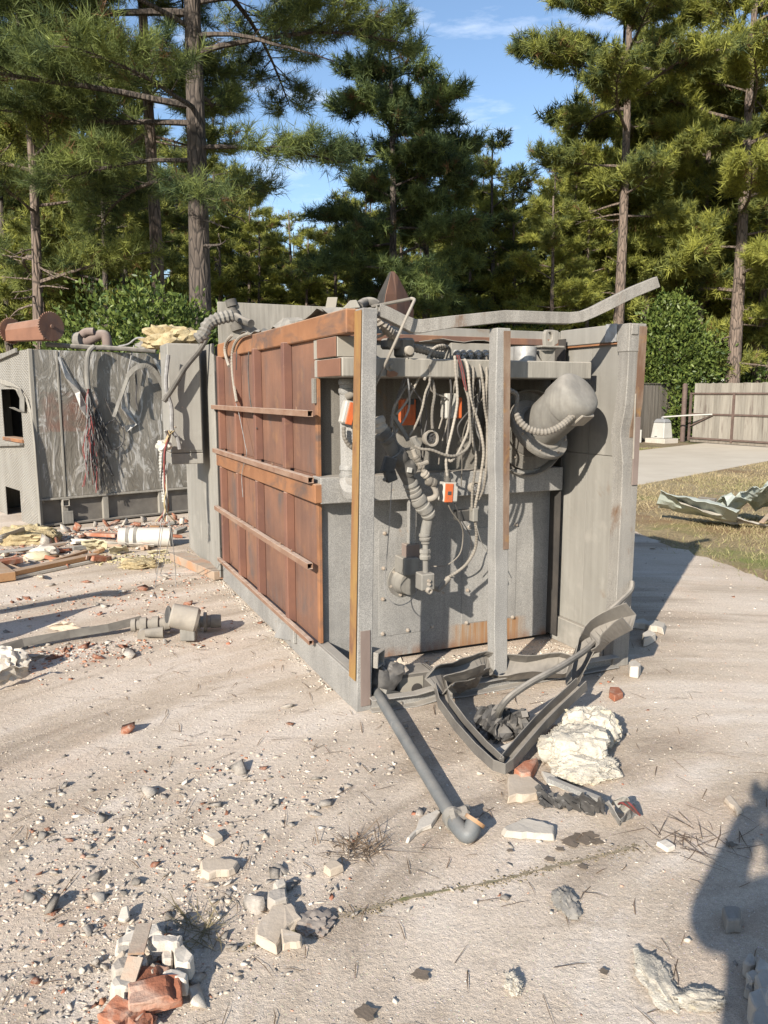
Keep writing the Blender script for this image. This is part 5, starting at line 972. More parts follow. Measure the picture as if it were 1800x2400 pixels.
MB().tube([Wi(x,y,3.3) for x, y in ((1060,1010),(1050,1100),(1055,1180),(1065,1280),(1070,1370))], .026, 8, step=.014, rib=.12).build('spiral_wrap', 'white_plastic', wb)
rd = random.Random(6)
for m, r, n in (('red_wire', .007, 2), ('yellow_wire', .005, 4), ('dark_wire', .005, 3), ('white_plastic', .006, 3)):
    w = MB()
    for k in range(n):
        j = lambda s: rd.gauss(0, s); w.tube([Wi(x+j(10),y,3.28+j(.03)) for x, y in ((1095+j(8),910),(1085,960),(1060,1060),(1062,1250),(1075,1400),(1075+j(25),1500))], r, 6)
    w.build('wire_strands', m, wb)
w = MB()
for k, pts in enumerate((((1060,1490),(1040,1650),(1050,1750),(1010,1900),(990,1985)), ((1090,1480),(1120,1640),(1130,1760),(1140,1900),(1110,1960)), ((1045,1500),(1030,1620),(1000,1760),(1010,1830),(1050,1850)), ((1085,1490),(1100,1600),(1060,1700),(1040,1840)))):
    w.tube([Wi(x,y,3.25-.25*k) for x, y in pts[:2]] + [(lambda g_: L(g_) - V((-.5,3.3,.4)))(G(*z1(x,y),.02)) for x, y in pts[3:]], .0032, 5)
w.build('trailing_wires', 'grey_wire', wb); 
w = MB()
for k in range(7): w.tube([Wi(1180+rd.gauss(0,35), 1060+rd.gauss(0,45), 3.3+rd.gauss(0,.03)) for _ in range(5)], .006, 5)
w.solo('wire_tangle', 'dark_wire', 'tangled dark wires below the grey cabinet', 'wires')
for v_ in (): pass
lump(FYw(1060,1010,3.3), (.055,.04,.045), 8, 3, .4, 2, .15, False).solo('tape_wad', 'white_paint', 'white taped wad hanging at the lower left corner of the grey cabinet', 'tape')

# ================================================================== wreckage in front of the furnace
def CH(w, h, t): return [(-w/2,h/2),(-w/2,-h/2),(w/2,-h/2),(w/2,h/2),(w/2-t,h/2),(w/2-t,-h/2+t),(-w/2+t,-h/2+t),(-w/2+t,h/2)]
surf('pipe_grey', (.10,.106,.108), (.145,.15,.15), 6, dust=.35, rough=.6, spots=(.3,.28,.26), sp_scale=9, sp=(.64,.76), metal=.2)
pt = thing('grey_pipe', 'long straight grey pipe ending in an elbow on the ground', 'pipe', G(1080,1945)); o_ = V(pt.location)
p0_, p1_ = G(878,1615,.07), G(1062,1918,.035)
MB().tube([p0_-o_, p1_-o_], .028, 16).build('straight_run', 'pipe_grey', pt); dp_ = (p1_-p0_).normalized()
MB().tube([p1_-o_, p1_+dp_*.06-o_, p1_+dp_*.11+V((.012,0,0))-o_, p1_+dp_*.120+V((.026,.012,.010))-o_, p1_+dp_*.112+V((.042,.026,.028))-o_], .032, 16).build('elbow', 'pipe_grey', pt)
MB().lathe([(-.02,.036),(-.02,.040),(.025,.040),(.025,.036)], p1_-o_, dp_, 16).build('collar', 'cast_grey', pt)
MB().lathe([(0,.041),(.014,.041),(.0142,.028),(-.03,.026),(-.031,0)], p1_+dp_*.110+V((.044,.030,.030))-o_, V((.55,.4,.75)), 18, caps=False).build('socket', 'raw_timber', pt)
quadsheet(p1_+V((-.02,-.02,.045)), p1_+V((.06,.02,.05)), p1_+V((.07,-.03,.02)), p1_+V((-.01,-.06,.02)), 5, 4, 3, .02, 3).build('torn_sleeve', 'dark_channel', pt).location = -o_
# V shaped bent channel
vc = [G(*z6(-175,1000),.17), G(*z6(-130,1180),.13), G(*z6(0,1360),.10), G(*z6(160,1540),.085), G(*z6(300,1668),.075), G(*z6(330,1690),.07), G(*z6(370,1655),.075), G(*z6(500,1500),.09), G(*z6(640,1340),.11), G(*z6(760,1220),.13), G(*z6(870,1120),.15), G(*z6(965,1030),.18)]
MB().sweep(CH(.062,.055,.005), vc, V((0,0,1)), [1,1,1,1,.95,.9,.95,1,1,1,1,1]).solo('bent_channel', 'dark_channel', 'dark steel channel bent into a V shape in front of the furnace', 'steel channel', bevel=.002)
# crumpled channel lying along the sill
cc = [G(*z5(885,1800),.20), G(*z5(960,1740),.20), G(*z5(1100,1720),.16), G(*z5(1260,1640),.16), G(*z5(1330,1660),.13), G(*z6(300,895),.12), G(*z6(540,895),.12), G(*z6(800,880),.12), G(*z6(900,905),.11)]
MB().sweep(CH(.12,.07,.006), catmull(cc, 3), V((.2,-.7,.6)), [(1+.12*math.sin(i*1.3), 1+.15*math.cos(i*1.1)) for i in range(25)], twist=[.2*math.sin(i*.6) for i in range(25)]).solo('crumpled_channel', 'dark_channel', 'crumpled grey channel lying across the front sill of the furnace', 'steel channel', bevel=.001)
quadsheet(G(*z5(930,1760),.22), G(*z5(1290,1650),.24), G(*z5(1210,1840),.05), G(*z5(1070,1900),.03), 10, 7, 8, .014, 2, 0, 0, .004, .01).solo('crumpled_plate', 'dark_channel', 'crumpled triangular steel plate joined to the V-shaped channel', 'metal plate')
# twisted channel reaching up against the right post
tw = [G(*z6(890,1040),.13), G(*z6(905,960),.16), G(*z6(950,850),.20), G(*z6(1000,740),.26), G(*z6(1050,690),.30), G(*z6(1110,610),.36), G(*z6(1230,540),.42), G(*z6(1345,490),.47)]
tws = MB(); tws.sweep(CH(.11,.085,.006), catmull(tw, 3), V((-.3,-.5,.8)), [(.45+.75*min(1, i/14), .6+.5*min(1, i/14)) for i in range(22)], twist=[.8-.05*i for i in range(22)]); tws.solo('twisted_channel', 'dark_channel', 'twisted dark channel leaning up against the foot of the right post', 'steel channel', bevel=.001)
rod = [FW(FY(*z6(1365,220),-.02)), FW(FY(*z6(1350,290),-.06)), FW(FY(*z6(1250,390),-.12)), FW(FY(*z6(1150,490),-.16)), G(*z6(1060,700),.28), G(*z6(850,860),.30), G(*z6(560,1020),.28), G(*z6(400,1130),.25), G(*z6(320,1220),.20), G(*z6(300,1280),.12)]
MB().tube(rod, .017, 9).solo('bent_rod', 'dark_pipe', 'long bent rod from the right post down to the black scrap', 'steel rod')
# black scrap
for q, (x, y, r) in enumerate(((260,1380,.10), (460,1370,.085))):
    c_ = G(*z6(x,y+90),0); m = quadsheet(c_+V((-.10,-.03,.01)), c_+V((.02,-.05,.02)), c_+V((.05,.03,.17-.05*q)), c_+V((-.08,.05,.14)), 8, 8, 40+q, .09, 2.5, 0, 0, .006, .02); m.v += []; m2 = quadsheet(c_+V((.00,-.06,.0)), c_+V((.09,.0,.0)), c_+V((.06,.05,.12)), c_+V((.0,.0,.15)), 7, 7, 50+q, .08, 2.5, 0, 0, .006, .02); m.add(m2.v, m2.f, False)
    m.solo('black_scrap', 'black_scrap', ('charred black metal scrap inside the V channel, at the rod end', 'smaller brown-black bent scrap beside the charred one')[q], 'metal scrap')
MB().tube([G(*z6(480,1330),.05), G(*z6(510,1270),.13)], .022, 4).solo('scrap_angle', 'dark_channel', 'short dark angle iron standing beside the black scrap', 'angle iron')
MB().tube([G(*z6(275,1600),.025), G(*z6(440,1520),.03)], [.028,.024], 8).solo('white_stick', 'white_paint', 'white broken stick lying inside the tip of the V channel', 'broken stick')
# insulation lump
li = lump(G(1345,1775), (.135,.12,.085), 12, 5, .34, 1.5, .07, True, 5); l2 = lump(G(1385,1735), (.12,.10,.095), 19, 5, .34, 1.5, .07, True, 4); l3 = lump(G(1372,1815), (.12,.08,.045), 27, 5, .34, 1.8, .09); li.add(l2.v, l2.f, True); li.add(l3.v, l3.f, True)
lo = li.solo('insulation_wad', 'insul_cream', 'big fluffy wad of cream insulation beside the V channel', 'insulation'); fuzz(lo, 6000, .010, 3, (.5,.46,.39))
def slab(px, th, mat, name, label, cat, zb_=.0, group=None, bump=.15, seed=1, sub=True):
    rd = random.Random(seed); poly = []
    n = len(px)
    for i in range(n):
        a, b = V((*px[i], 0)), V((*px[(i+1) % n], 0)); k = max(1, int((b-a).length/14)) if sub else 1
        for q in range(k):
            p = a.lerp(b, q/k); j = min(3.0, (b-a).length*.06) if q else 0; poly.append(G(p.x + rd.uniform(-j, j), p.y + rd.uniform(-j, j), zb_+th))
    c_ = sum(poly, V((0,0,0)))/len(poly); top = poly; bot = [c_ + (p-c_)*1.04 for p in poly]; N = len(poly); m = MB()
    top = [c_ + (p-c_)*rd.uniform(.90,.99) + V((0,0,(rd.random()-.6)*th*.10)) for p in poly]; vs = top + [V((p.x + rd.uniform(-.003,.003), p.y + rd.uniform(-.003,.003), zb_+.002)) for p in bot]
    m.add(vs, [tuple(range(N)), tuple(range(2*N-1, N-1, -1))] + [(i, N+i, N+(i+1) % N, (i+1) % N) for i in range(N)]); return m.solo(name, mat, label, cat, group, bevel=min(.005, th*.12))
slab([zb(*p) for p in ((622,395),(705,360),(833,386),(826,424),(700,418),(640,412))], .03, 'plaster', 'plaster_slab', 'white wedge-shaped plaster slab lying in front of the V channel', 'plaster slab')
slab([z6(*p) for p in ((370,1740),(560,1755),(655,1840),(610,1900),(380,1930),(375,1850))], .035, 'plaster_tan', 'plaster_slab', 'tan broken slab under the tip of the V channel', 'plaster slab')
slab([z6(*p) for p in ((420,1700),(500,1640),(620,1600),(560,1740),(480,1750))], .05, 'brick_red', 'brick_piece', 'pinkish brick piece wedged under the cream insulation', 'brick')
slab([z6(*p) for p in ((640,1720),(720,1740),(840,1830),(820,1850),(700,1810))], .02, 'white_paint', 'white_sheet_piece', 'white curved sheet piece under the cream insulation', 'sheet piece')
slab([z6(*p) for p in ((690,1400),(740,1345),(860,1390),(800,1440))], .03, 'brick_red', 'brick_piece', 'flat dull red brick piece behind the cream insulation', 'brick')
slab([z6(*p) for p in ((1190,1050),(1265,1050),(1300,1100),(1230,1130),(1185,1100))], .035, 'brick_red', 'brick_piece', 'lone red brick piece on the ground right of the furnace sill', 'brick')
slab([z6(*p) for p in ((900,1310),(960,1275),(1020,1290),(1010,1320),(930,1345))], .06, 'plaster', 'plaster_chunk', 'white plaster chunk behind the cream insulation', 'plaster chunk')
slab([z6(*p) for p in ((1350,540),(1470,550),(1620,590),(1640,540),(1550,520),(1400,510))], .05, 'plaster', 'plaster_slab', 'white broken board lying in the shade behind the right post', 'plaster slab')
slab([z6(*p) for p in ((1340,850),(1390,830),(1440,870),(1420,900),(1350,890))], .07, 'plaster', 'plaster_chunk', 'white plaster chunk beside the foot of the right post', 'plaster chunk')
slab([z6(*p) for p in ((1450,620),(1500,590),(1560,625),(1500,660),(1460,670))], .06, 'plaster', 'plaster_chunk', 'white plaster chunk at the edge of the furnace shadow', 'plaster chunk')
quadsheet(G(*z6(630,1890),.03), G(*z6(1140,1960),.09), G(*z6(1140,2080),.01), G(*z6(650,2000),.01), 22, 10, 31, .075, 5, 0, 0, .004, .03).solo('charred_sheet', 'black_scrap', 'charred grey crumpled sheet in front of the cream insulation', 'metal sheet')
MB().beam(G(*z6(700,1790),.06), G(*z6(1110,1960),.07), .025, .02).solo('green_strip', 'galv', 'grey-green metal strip across the charred sheet', 'metal strip')
cx = thing('broken_device', 'broken small metal box with coloured wires beyond the charred sheet', 'broken device', G(*z6(1270,2080))); o_ = V(cx.location)
quadsheet(G(*z6(1150,1980),.08)-o_, G(*z6(1260,2150),.0)-o_, G(*z6(1275,2120),.06)-o_, G(*z6(1180,1960),.11)-o_, 5, 3, 3, .01).build('side_plate', 'galv', cx); quadsheet(G(*z6(1260,2160),.005)-o_, G(*z6(1420,2060),.01)-o_, G(*z6(1380,1980),.07)-o_, G(*z6(1280,2110),.06)-o_, 5, 3, 4, .02).build('front_plate', 'galv', cx); quadsheet(G(*z6(1200,1990),.02)-o_, G(*z6(1370,2050),.02)-o_, G(*z6(1340,1960),.09)-o_, G(*z6(1230,1950),.1)-o_, 5, 4, 5, .03).build('inner_plate', 'white_plastic', cx)
for k, m in enumerate(('red_wire','dark_wire','red_wire')): MB().tube([G(*z6(1250+20*k,2000),.04)-o_, G(*z6(1290+25*k,1980),.10)-o_, G(*z6(1400+15*k,2060+10*k),.03)-o_], .004, 5).build('wire', m, cx)
# rag-like paper at the pipe end, other slabs
slab([zb(*p) for p in ((248,440),(290,400),(300,365),(375,322),(385,335),(350,385),(290,412),(262,442))], .018, 'plaster', 'torn_board', 'torn pale plasterboard strip left of the pipe elbow', 'plasterboard')
slab([za(*p) for p in ((1240,665),(1330,545),(1420,545),(1470,620),(1400,660),(1340,765),(1245,710))], .03, 'plaster_tan', 'plaster_slab', 'large flat tan slab in the lower left foreground', 'plaster slab', seed=4)
slab([za(*p) for p in ((1365,670),(1470,700),(1465,740),(1375,755))], .025, 'plaster_tan', 'plaster_slab', 'small pointed tan slab lying on the large flat one', 'plaster slab', .032)
slab([za(*p) for p in ((970,345),(1070,325),(1165,345),(1140,380),(1010,410),(980,390))], .03, 'plaster_tan', 'plaster_slab', 'oblong tan slab above the lower left rubble pile', 'plaster slab', seed=7)
slab([za(*p) for p in ((1300,490),(1390,475),(1400,525),(1330,545),(1295,525))], .045, 'stone_grey', 'stone_block', 'rounded grey stone block just above the large tan slab', 'stone')
slab([za(*p) for p in ((1325,450),(1385,430),(1395,455),(1345,480))], .04, 'plaster', 'plaster_chunk', 'white chunk resting above the rounded grey stone block', 'plaster chunk')
slab([za(*p) for p in ((1570,370),(1620,325),(1670,365),(1600,395))], .03, 'plaster_tan', 'plaster_slab', 'small triangular tan slab near the dry grass tuft', 'plaster slab')
slab([za(*p) for p in ((985,215),(1050,190),(1085,225),(1040,250))], .025, 'plaster_tan', 'plaster_slab', 'small thin tan slab among the left gravel', 'plaster slab')
# pile at lower left
slab([za(*p) for p in ((840,765),(890,740),(945,800),(920,845),(850,840))], .06, 'plaster', 'plaster_chunk', 'white plaster chunk at the right side of the lower left pile', 'plaster chunk', .01)
slab([za(*p) for p in ((785,880),(870,865),(915,890),(905,930),(800,915))], .055, 'plaster', 'plaster_chunk', 'flat white chunk above the red brick in the lower left pile', 'plaster chunk', .01)
slab([za(*p) for p in ((530,935),(580,890),(650,930),(620,965),(545,965))], .06, 'plaster', 'plaster_chunk', 'white chunk left of the wooden lath in the lower left pile', 'plaster chunk')
slab([za(*p) for p in ((560,725),(700,655),(770,650),(800,690),(690,730),(560,760))], .04, 'plaster', 'plaster_slab', 'pale slab at the top of the lower left pile', 'plaster slab')
slab([za(*p) for p in ((710,710),(800,700),(890,700),(870,740),(740,745))], .05, 'stone_grey', 'shingle_piece', 'curved grey shingle piece on top of the lower left pile', 'shingle', .04)
slab([za(*p) for p in ((535,850),(600,800),(650,810),(630,880),(550,885))], .05, 'stone_grey', 'concrete_chunk', 'grey concrete chunk left of the lath in the lower left pile', 'concrete chunk')
slab([za(*p) for p in ((710,870),(740,830),(765,850),(740,895))], .06, 'plaster_tan', 'plaster_chunk', 'small tan chunk in the middle of the lower left pile', 'plaster chunk')
slab([za(*p) for p in ((665,800),(700,785),(720,830),(690,855))], .06, 'plaster', 'plaster_chunk', 'small white chunk beside the wooden lath', 'plaster chunk')
slab([za(*p) for p in ((780,770),(835,760),(840,820),(790,830))], .06, 'stone_grey', 'concrete_chunk', 'square grey chunk behind the flat white chunk', 'concrete chunk')
def brick(px, z, yaw, tilt, dims, label, seed):
    rd = random.Random(seed); bm = bmesh.new(); bmesh.ops.create_cube(bm, size=1); bmesh.ops.subdivide_edges(bm, edges=bm.edges, cuts=3, use_grid_fill=True); off = V((rd.uniform(0,9),)*3)
    m = MB(); vs = [V((v.co.x*dims[0], v.co.y*dims[1], v.co.z*dims[2])) * (1 + .05*mn.noise(v.co*3+off)) + V((mn.noise(v.co*5+off), mn.noise(v.co*5-off), mn.noise(v.co*6+off)))*.007 - (V((.02,.01,.02)) if v.co.x > .45 and v.co.z > .4 else V((0,0,0))) for v in bm.verts]
    Mx = Matrix.Translation(G(*px, z)) @ Euler((tilt, 0, yaw)).to_matrix().to_4x4(); m.add([Mx @ v for v in vs], [tuple(q.index for q in f.verts) for f in bm.faces]); bm.free(); return m.solo('brick', 'brick_red', label, 'brick', bevel=.003)
brick(za(755,1000), .05, .35, .12, (.135,.075,.05), 'large broken orange-red brick at the lower left pile', 3); brick(za(590,1115), .03, -.5, .1, (.10,.07,.05), 'broken orange-red brick at the bottom edge of the photo', 5); brick(za(720,930), .035, .2, .0, (.11,.065,.045), 'dull purple-red brick under the large orange-red one', 8); brick(za(690,1135), .02, .9, .1, (.06,.05,.05), 'small red brick bit at the bottom edge', 11)
MB().beam(G(*za(700,655),.10), G(*za(660,800),.09), .045, .008).solo('wooden_lath', 'old_timber', 'thin wooden lath lying over the top of the lower left pile', 'lath'); MB().beam(G(*za(660,815),.09), G(*za(615,955),.05), .045, .008).solo('wooden_lath', 'old_timber', 'thin wooden lath pointing towards the large red brick', 'lath')
# feathers of grey insulation
for q, (x, y, rx, ry, lab) in enumerate(((870,690,.03,.05,'small grey tuft of insulation on the mossy joint side of the yard'), (1235,1000,.035,.075,'long white and grey insulation tuft in the lower right foreground'), (1395,1080,.05,.025,'pale fluffy insulation tuft nearest the lower right corner'), (670,1020,.018,.028,'tiny white insulation tuft in the foreground'))):
    fuzz(lump(G(*zb(x,y)), (rx,ry,.014), 60+q, 4, .6, 2.0, .2).solo('insulation_tuft', 'insul_cream' if q else 'cast_grey', lab, 'insulation'), 900, .007, q, (.5,.46,.4) if q else (.25,.23,.21), .0008)
lump(G(*za(1530,665)), (.045,.04,.014), 66, 4, .6, 2.4, .3).solo('insulation_tuft', 'brown_strip', 'dark brown fibrous tuft beside the large tan slab', 'insulation')
slab([zb(*p) for p in ((1480,700),(1510,692),(1558,705),(1555,755),(1500,758))], .05, 'stone_grey', 'stone_block', 'pale stone block lying in the photographer shadow', 'stone')
slab([zb(*p) for p in ((1225,450),(1260,440),(1300,465),(1270,480))], .02, 'plaster', 'plaster_chip', 'flat white chip right of the wet stain', 'plaster chip'); slab([zb(*p) for p in ((1490,280),(1510,265),(1560,325),(1540,338))], .02, 'plaster_tan', 'plaster_chip', 'flat tan chip at the right side of the yard', 'plaster chip')
for q, (x, y, s) in enumerate(((1590,905,.07), (1635,930,.08), (1645,985,.11), (1600,970,.07), (1630,1060,.12), (1640,1130,.13), (1590,1010,.05))):
    slab([zb(x+s*500*math.cos(a)*(.7+.3*math.sin(a*3+q)), y+s*420*math.sin(a)) for a in [k*.9 for k in range(7)]], s*.7, 'stone_grey', 'stone_block', ('topmost', 'second', 'third', 'fourth', 'fifth', 'lowest', 'smallest')[q] + ' grey stone of the heap at the lower right edge', 'stone', 0, None, 0, q, False)

# ================================================================== left: timber, pipes, sheets on the ground
def plank(p0, p1, w, h, mat, name, label, cat, up=V((0,0,1))): return MB().beam(p0, p1, w, h, up).solo(name, mat, label, cat, bevel=.004)
plank(G(*z1(20,1845),.06), G(*z1(620,1718),.06), .10, .045, 'raw_timber', 'timber_board', 'orange-brown timber board lying before the left unit', 'board'); plank(G(*z1(60,1868),.02), G(*z1(612,1752),.02), .06, .03, 'white_paint', 'metal_strip', 'white metal strip lying along the orange-brown board', 'metal strip')
plank(G(*z1(-60,1790),.05), G(*z1(40,1860),.05), .16, .08, 'raw_timber', 'timber_block', 'cut timber block end at the left edge', 'timber block'); plank(G(*z1(-60,1870),.03), G(*z1(75,1860),.03), .07, .05, 'raw_timber', 'timber_block', 'smaller timber block below the cut block end', 'timber block'); plank(G(*z1(-20,1770),.07), G(*z1(130,1745),.07), .12, .05, 'brick_red', 'timber_board', 'red painted board behind the orange-brown one', 'board')
plank(G(*z1(1150,1722),.05), G(*z1(1440,1845),.05), .16, .08, 'old_timber', 'timber_beam', 'splintered timber beam at the foot of the rust-brown side', 'timber beam'); lump(G(*z1(1440,1850),.0), (.09,.06,.05), 5, 3, .4, 3, .3).solo('splintered_end', 'raw_timber', 'splintered broken end of the timber beam', 'wood splinters')
ct = thing('white_tube', 'white cylindrical tube lying before the scratched front', 'tube', G(*z1(950,1625))); o_ = V(ct.location); a, b = G(*z1(775,1600),.11)-o_, G(*z1(1110,1600),.10)-o_
MB().tube([a, b], .105, 20).build('barrel', 'white_paint', ct); MB().lathe([(-.005,.108),(.03,.108)], a.lerp(b,.15), b-a, 20).build('band', 'cast_grey', ct); MB().lathe([(-.005,.108),(.03,.108)], a.lerp(b,.30), b-a, 20).build('band', 'cast_grey', ct)
quadsheet(G(*z1(460,1610),.05), G(*z1(1000,1650),.08), G(*z1(990,1665),.02), G(*z1(470,1640),.01), 14, 4, 3, .03, 4, 0, 0, .004, .02).solo('white_sheet', 'white_paint', 'long torn white sheet lying in front of the white tube', 'sheet')
quadsheet(G(*z1(515,1620),.16), G(*z1(690,1625),.14), G(*z1(690,1690),.02), G(*z1(575,1690),.02), 8, 6, 6, .05, 2.4, 0, 0, .012, .02).solo('foam_piece', 'foam_yellow', 'large pale yellow foam piece leaning before the white sheet', 'foam'); quadsheet(G(*z1(700,1670),.10), G(*z1(820,1650),.10), G(*z1(830,1690),.02), G(*z1(720,1710),.02), 6, 4, 9, .04, 2.4, 0, 0, .012, .02).solo('foam_piece', 'foam_yellow', 'smaller pale yellow foam piece right of the large one', 'foam'); quadsheet(G(*z1(950,1690),.05), G(*z1(1090,1680),.05), G(*z1(1080,1700),.01), G(*z1(970,1710),.01), 6, 3, 10, .03, 2.4, 0, 0, .01, .02).solo('foam_piece', 'foam_yellow', 'thin yellow foam sliver below the white tube end', 'foam')
lump(G(*z1(895,1795)), (.14,.10,.05), 14, 4, .4, 2, .2).solo('foam_chunk', 'insul_yellow', 'tan foam chunk lying alone on the dusty yard', 'foam'); lump(G(*z1(170,1640)), (.30,.14,.12), 15, 4, .4, 2, .2).solo('insulation_wad', 'insul_yellow', 'brown-yellow insulation wad among the rubble at the left', 'insulation'); lump(G(*z1(290,1720)), (.10,.08,.06), 16, 3, .4, 2, .2).solo('plaster_lump', 'plaster', 'white plaster lump behind the orange-brown board', 'plaster chunk'); lump(G(*z1(240,1745)), (.12,.07,.05), 17, 3, .3, 2, .1).solo('foam_block', 'foam_yellow', 'pale yellow block behind the orange-brown board', 'foam')
quadsheet(G(*z1(-30,1600),.10), G(*z1(165,1535),.24), G(*z1(160,1580),.10), G(*z1(-30,1650),.02), 8, 4, 12, .03, 2).solo('bent_sheet', 'galv', 'grey-green bent sheet lying at the foot of the diamond plate side', 'metal sheet')
for q, (x0, y0, x1, y1, w, h, m, lab) in enumerate(((120,1690,420,1640,.07,.03,'old_timber','weathered batten lying across the rubble below the left unit'), (330,1760,560,1690,.05,.03,'raw_timber','short orange batten behind the long timber board'), (-20,1700,220,1670,.09,.02,'galv','grey metal strip on the rubble at the left edge'), (560,1580,760,1590,.08,.04,'brick_red','reddish broken strip behind the yellow foam'), (60,1600,250,1560,.08,.03,'old_timber','splintered board at the foot of the left unit corner'))): plank(G(*z1(x0,y0),.05), G(*z1(x1,y1),.07), w, h, m, 'debris_strip', lab, 'debris')
RUB = []
for q, (x, y) in enumerate(((340,1590),(430,1570),(500,1565),(620,1535),(690,1535),(810,1520),(880,1535),(940,1505),(1130,1490),(1180,1520),(380,1660),(300,1660))): RUB.append((G(*z1(x,y)), q))
# gas valve train on the ground, flat bar
vt = thing('gas_valve_train', 'tan brass valve assembly lying alone on the dusty yard', 'valve', G(*z9(1150,490))); o_ = V(vt.location)
ax0, ax1 = G(*z9(850,458),.07), G(*z9(1432,428),.07); vd = (ax1-ax0).normalized(); vl = (ax1-ax0).length
MB().lathe([(0,0.0440),(vl*.05,0.0464),(vl*.06,0.0360),(vl*.09,0.0360),(vl*.10,0.0520),(vl*.17,0.0528),(vl*.18,0.0400),(vl*.22,0.0400),(vl*.23,0.0544),(vl*.30,0.0560),(vl*.31,0.0416),(vl*.36,0.0416),(vl*.37,0.0496),(vl*.43,0.0496),(vl*.44,0.0360),(vl*.6,0.0360)], ax0-o_, vd, 16).build('fittings', 'tan_conduit', vt)
MB().lathe([(vl*.6,0.0480),(vl*.76,0.0480),(vl*.77,0.0400),(vl*.80,0.0400),(vl*.805,0.0680),(vl*.84,0.0680),(vl*.845,0.0440),(vl*.88,0.0440),(vl*.885,0.0480),(vl*1.0,0.0480)], ax0-o_, vd, 16).build('outlet_nipple', 'tan_conduit', vt); MB().lathe([(0,0.0320),(.07,.045)], G(*z9(930,500),.03)-o_, (.3,-.9,-.1), 12).build('side_port', 'tan_conduit', vt); MB().lathe([(0,0.0280),(.12,.04)], G(*z9(940,508),.045)-o_, vd, 12).build('lower_branch', 'tan_conduit', vt)
hc = G(*z9(1200,410),.17)-o_; MB().lathe([(-.10,.065),(-.09,.08),(.07,.085),(.09,.07)], hc, vd*.9+V((0,0,-.25)), 16).build('actuator_head', 'tan_conduit', vt); MB().lathe([(0,0.0480),(.012,.06)], hc + V((-.10,-.02,.03)), V((-.8,-.5,.2)), 14).build('burnt_cap', 'black_scrap', vt); MB().box((-.05,-.04,-.08),(.05,.04,.03), Matrix.Translation(hc+V((.02,0,-.07)))).build('yoke', 'cast_grey', vt, .006)
MB().sweep([(-.028,-.004),(.028,-.004),(.028,.004),(-.028,.004)], [G(*z9(-120,645),.05), G(*z9(150,570),.05), G(*z9(450,515),.05), G(*z9(700,475),.06), G(*z9(920,420),.07)], V((0,-.9,.35))).solo('flat_bar', 'dark_pipe', 'long dark flat bar leading to the brass valve assembly', 'steel bar')
quadsheet(G(*z9(295,465),.02), G(*z9(420,425),.10), G(*z9(545,475),.05), G(*z9(400,495),.01), 8, 5, 12, .05, 2.5, 0, 0, .006, .02).solo('cardboard_piece', 'plaster_tan', 'bent tan card piece beside the dark flat bar', 'card'); quadsheet(G(*z9(430,480),.02), G(*z9(480,455),.08), G(*z9(545,480),.03), G(*z9(440,498),.01), 5, 4, 13, .03).solo('paper_scrap', 'white_paint', 'white paper scrap at the tan card piece', 'paper')
quadsheet(G(*z9(-40,730),.05), G(*z9(190,640),.07), G(*z9(330,655),.03), G(*z9(180,700),.02), 9, 4, 19, .03, 3).solo('grey_shingle', 'stone_grey', 'grey flat shingle lying on the rubble at the left edge', 'shingle')
quadsheet(G(*z9(-60,790),.10), G(*z9(175,710),.13), G(*z9(185,770),.03), G(*z9(-60,870),.02), 9, 5, 23, .05, 3).solo('fibre_board', 'plaster', 'pale bent board piece at the left edge', 'board'); lump(G(*z9(40,780)), (.10,.07,.09), 24, 4, .4, 2.2, .2).solo('plaster_lump', 'plaster', 'white plaster lump on the pale bent board', 'plaster chunk')
# electrical box, hose and bracket inside the foot of the furnace
eb = thing('steel_box', 'battered steel switch box lying behind the front sill', 'switch box', FW(FY(*z5(670,1820),.14))); o_ = V(eb.location); zr = Matrix.Rotation(ANG-.05, 4, 'Z')
MB().box((-.11,-.06,-.05),(.09,.09,.09), zr).build('case', 'dark_channel', eb, .004); MB().box((-.10,-.064,-.04),(.04,-.061,.07), zr).build('panel', 'ochre_box', eb); MB().lathe([(0,.032),(.003,.032)], zr @ V((.0,-.066,.0)), zr @ V((0,-1,0)), 16).build('knockout', 'interior_dark', eb); MB().box((.098,-.05,-.05),(.106,.08,.085), zr).build('end_plate', 'dark_channel', eb); MB().box((.116,-.045,-.05),(.124,.085,.08), zr).build('end_plate', 'dark_channel', eb)
MB().tube([FW(FY(*z5(430,1700),.12)), FW(FY(*z5(440,1650),.2)), FW(FY(*z5(500,1625),.25)), FW(FY(*z5(560,1625),.28))], .032, 10).solo('rubber_hose', 'black_plastic', 'short black rubber hose behind the corner post foot', 'hose'); lump(FW(FY(*z5(420,1720),.1)) - V((0,0,.08)), (.07,.06,.09), 33, 3, .4, 2, .15).solo('black_scrap', 'black_scrap', 'black rubber scrap jammed behind the corner post foot', 'rubber scrap'); lump(FW(FY(*z5(525,1690),.12)) - V((0,0,.02)), (.05,.04,.04), 34, 3, .5, 3, .3).solo('mortar_clump', 'plaster_tan', 'pale crumbly mortar clump on the battered steel box', 'mortar')
MB().beam(FW(FY(*z5(420,1880),.02)), FW(FY(*z5(560,1900),.1)), .05, .03).solo('short_bar', 'cast_grey', 'short grey bar lying behind the corner post', 'steel bar')
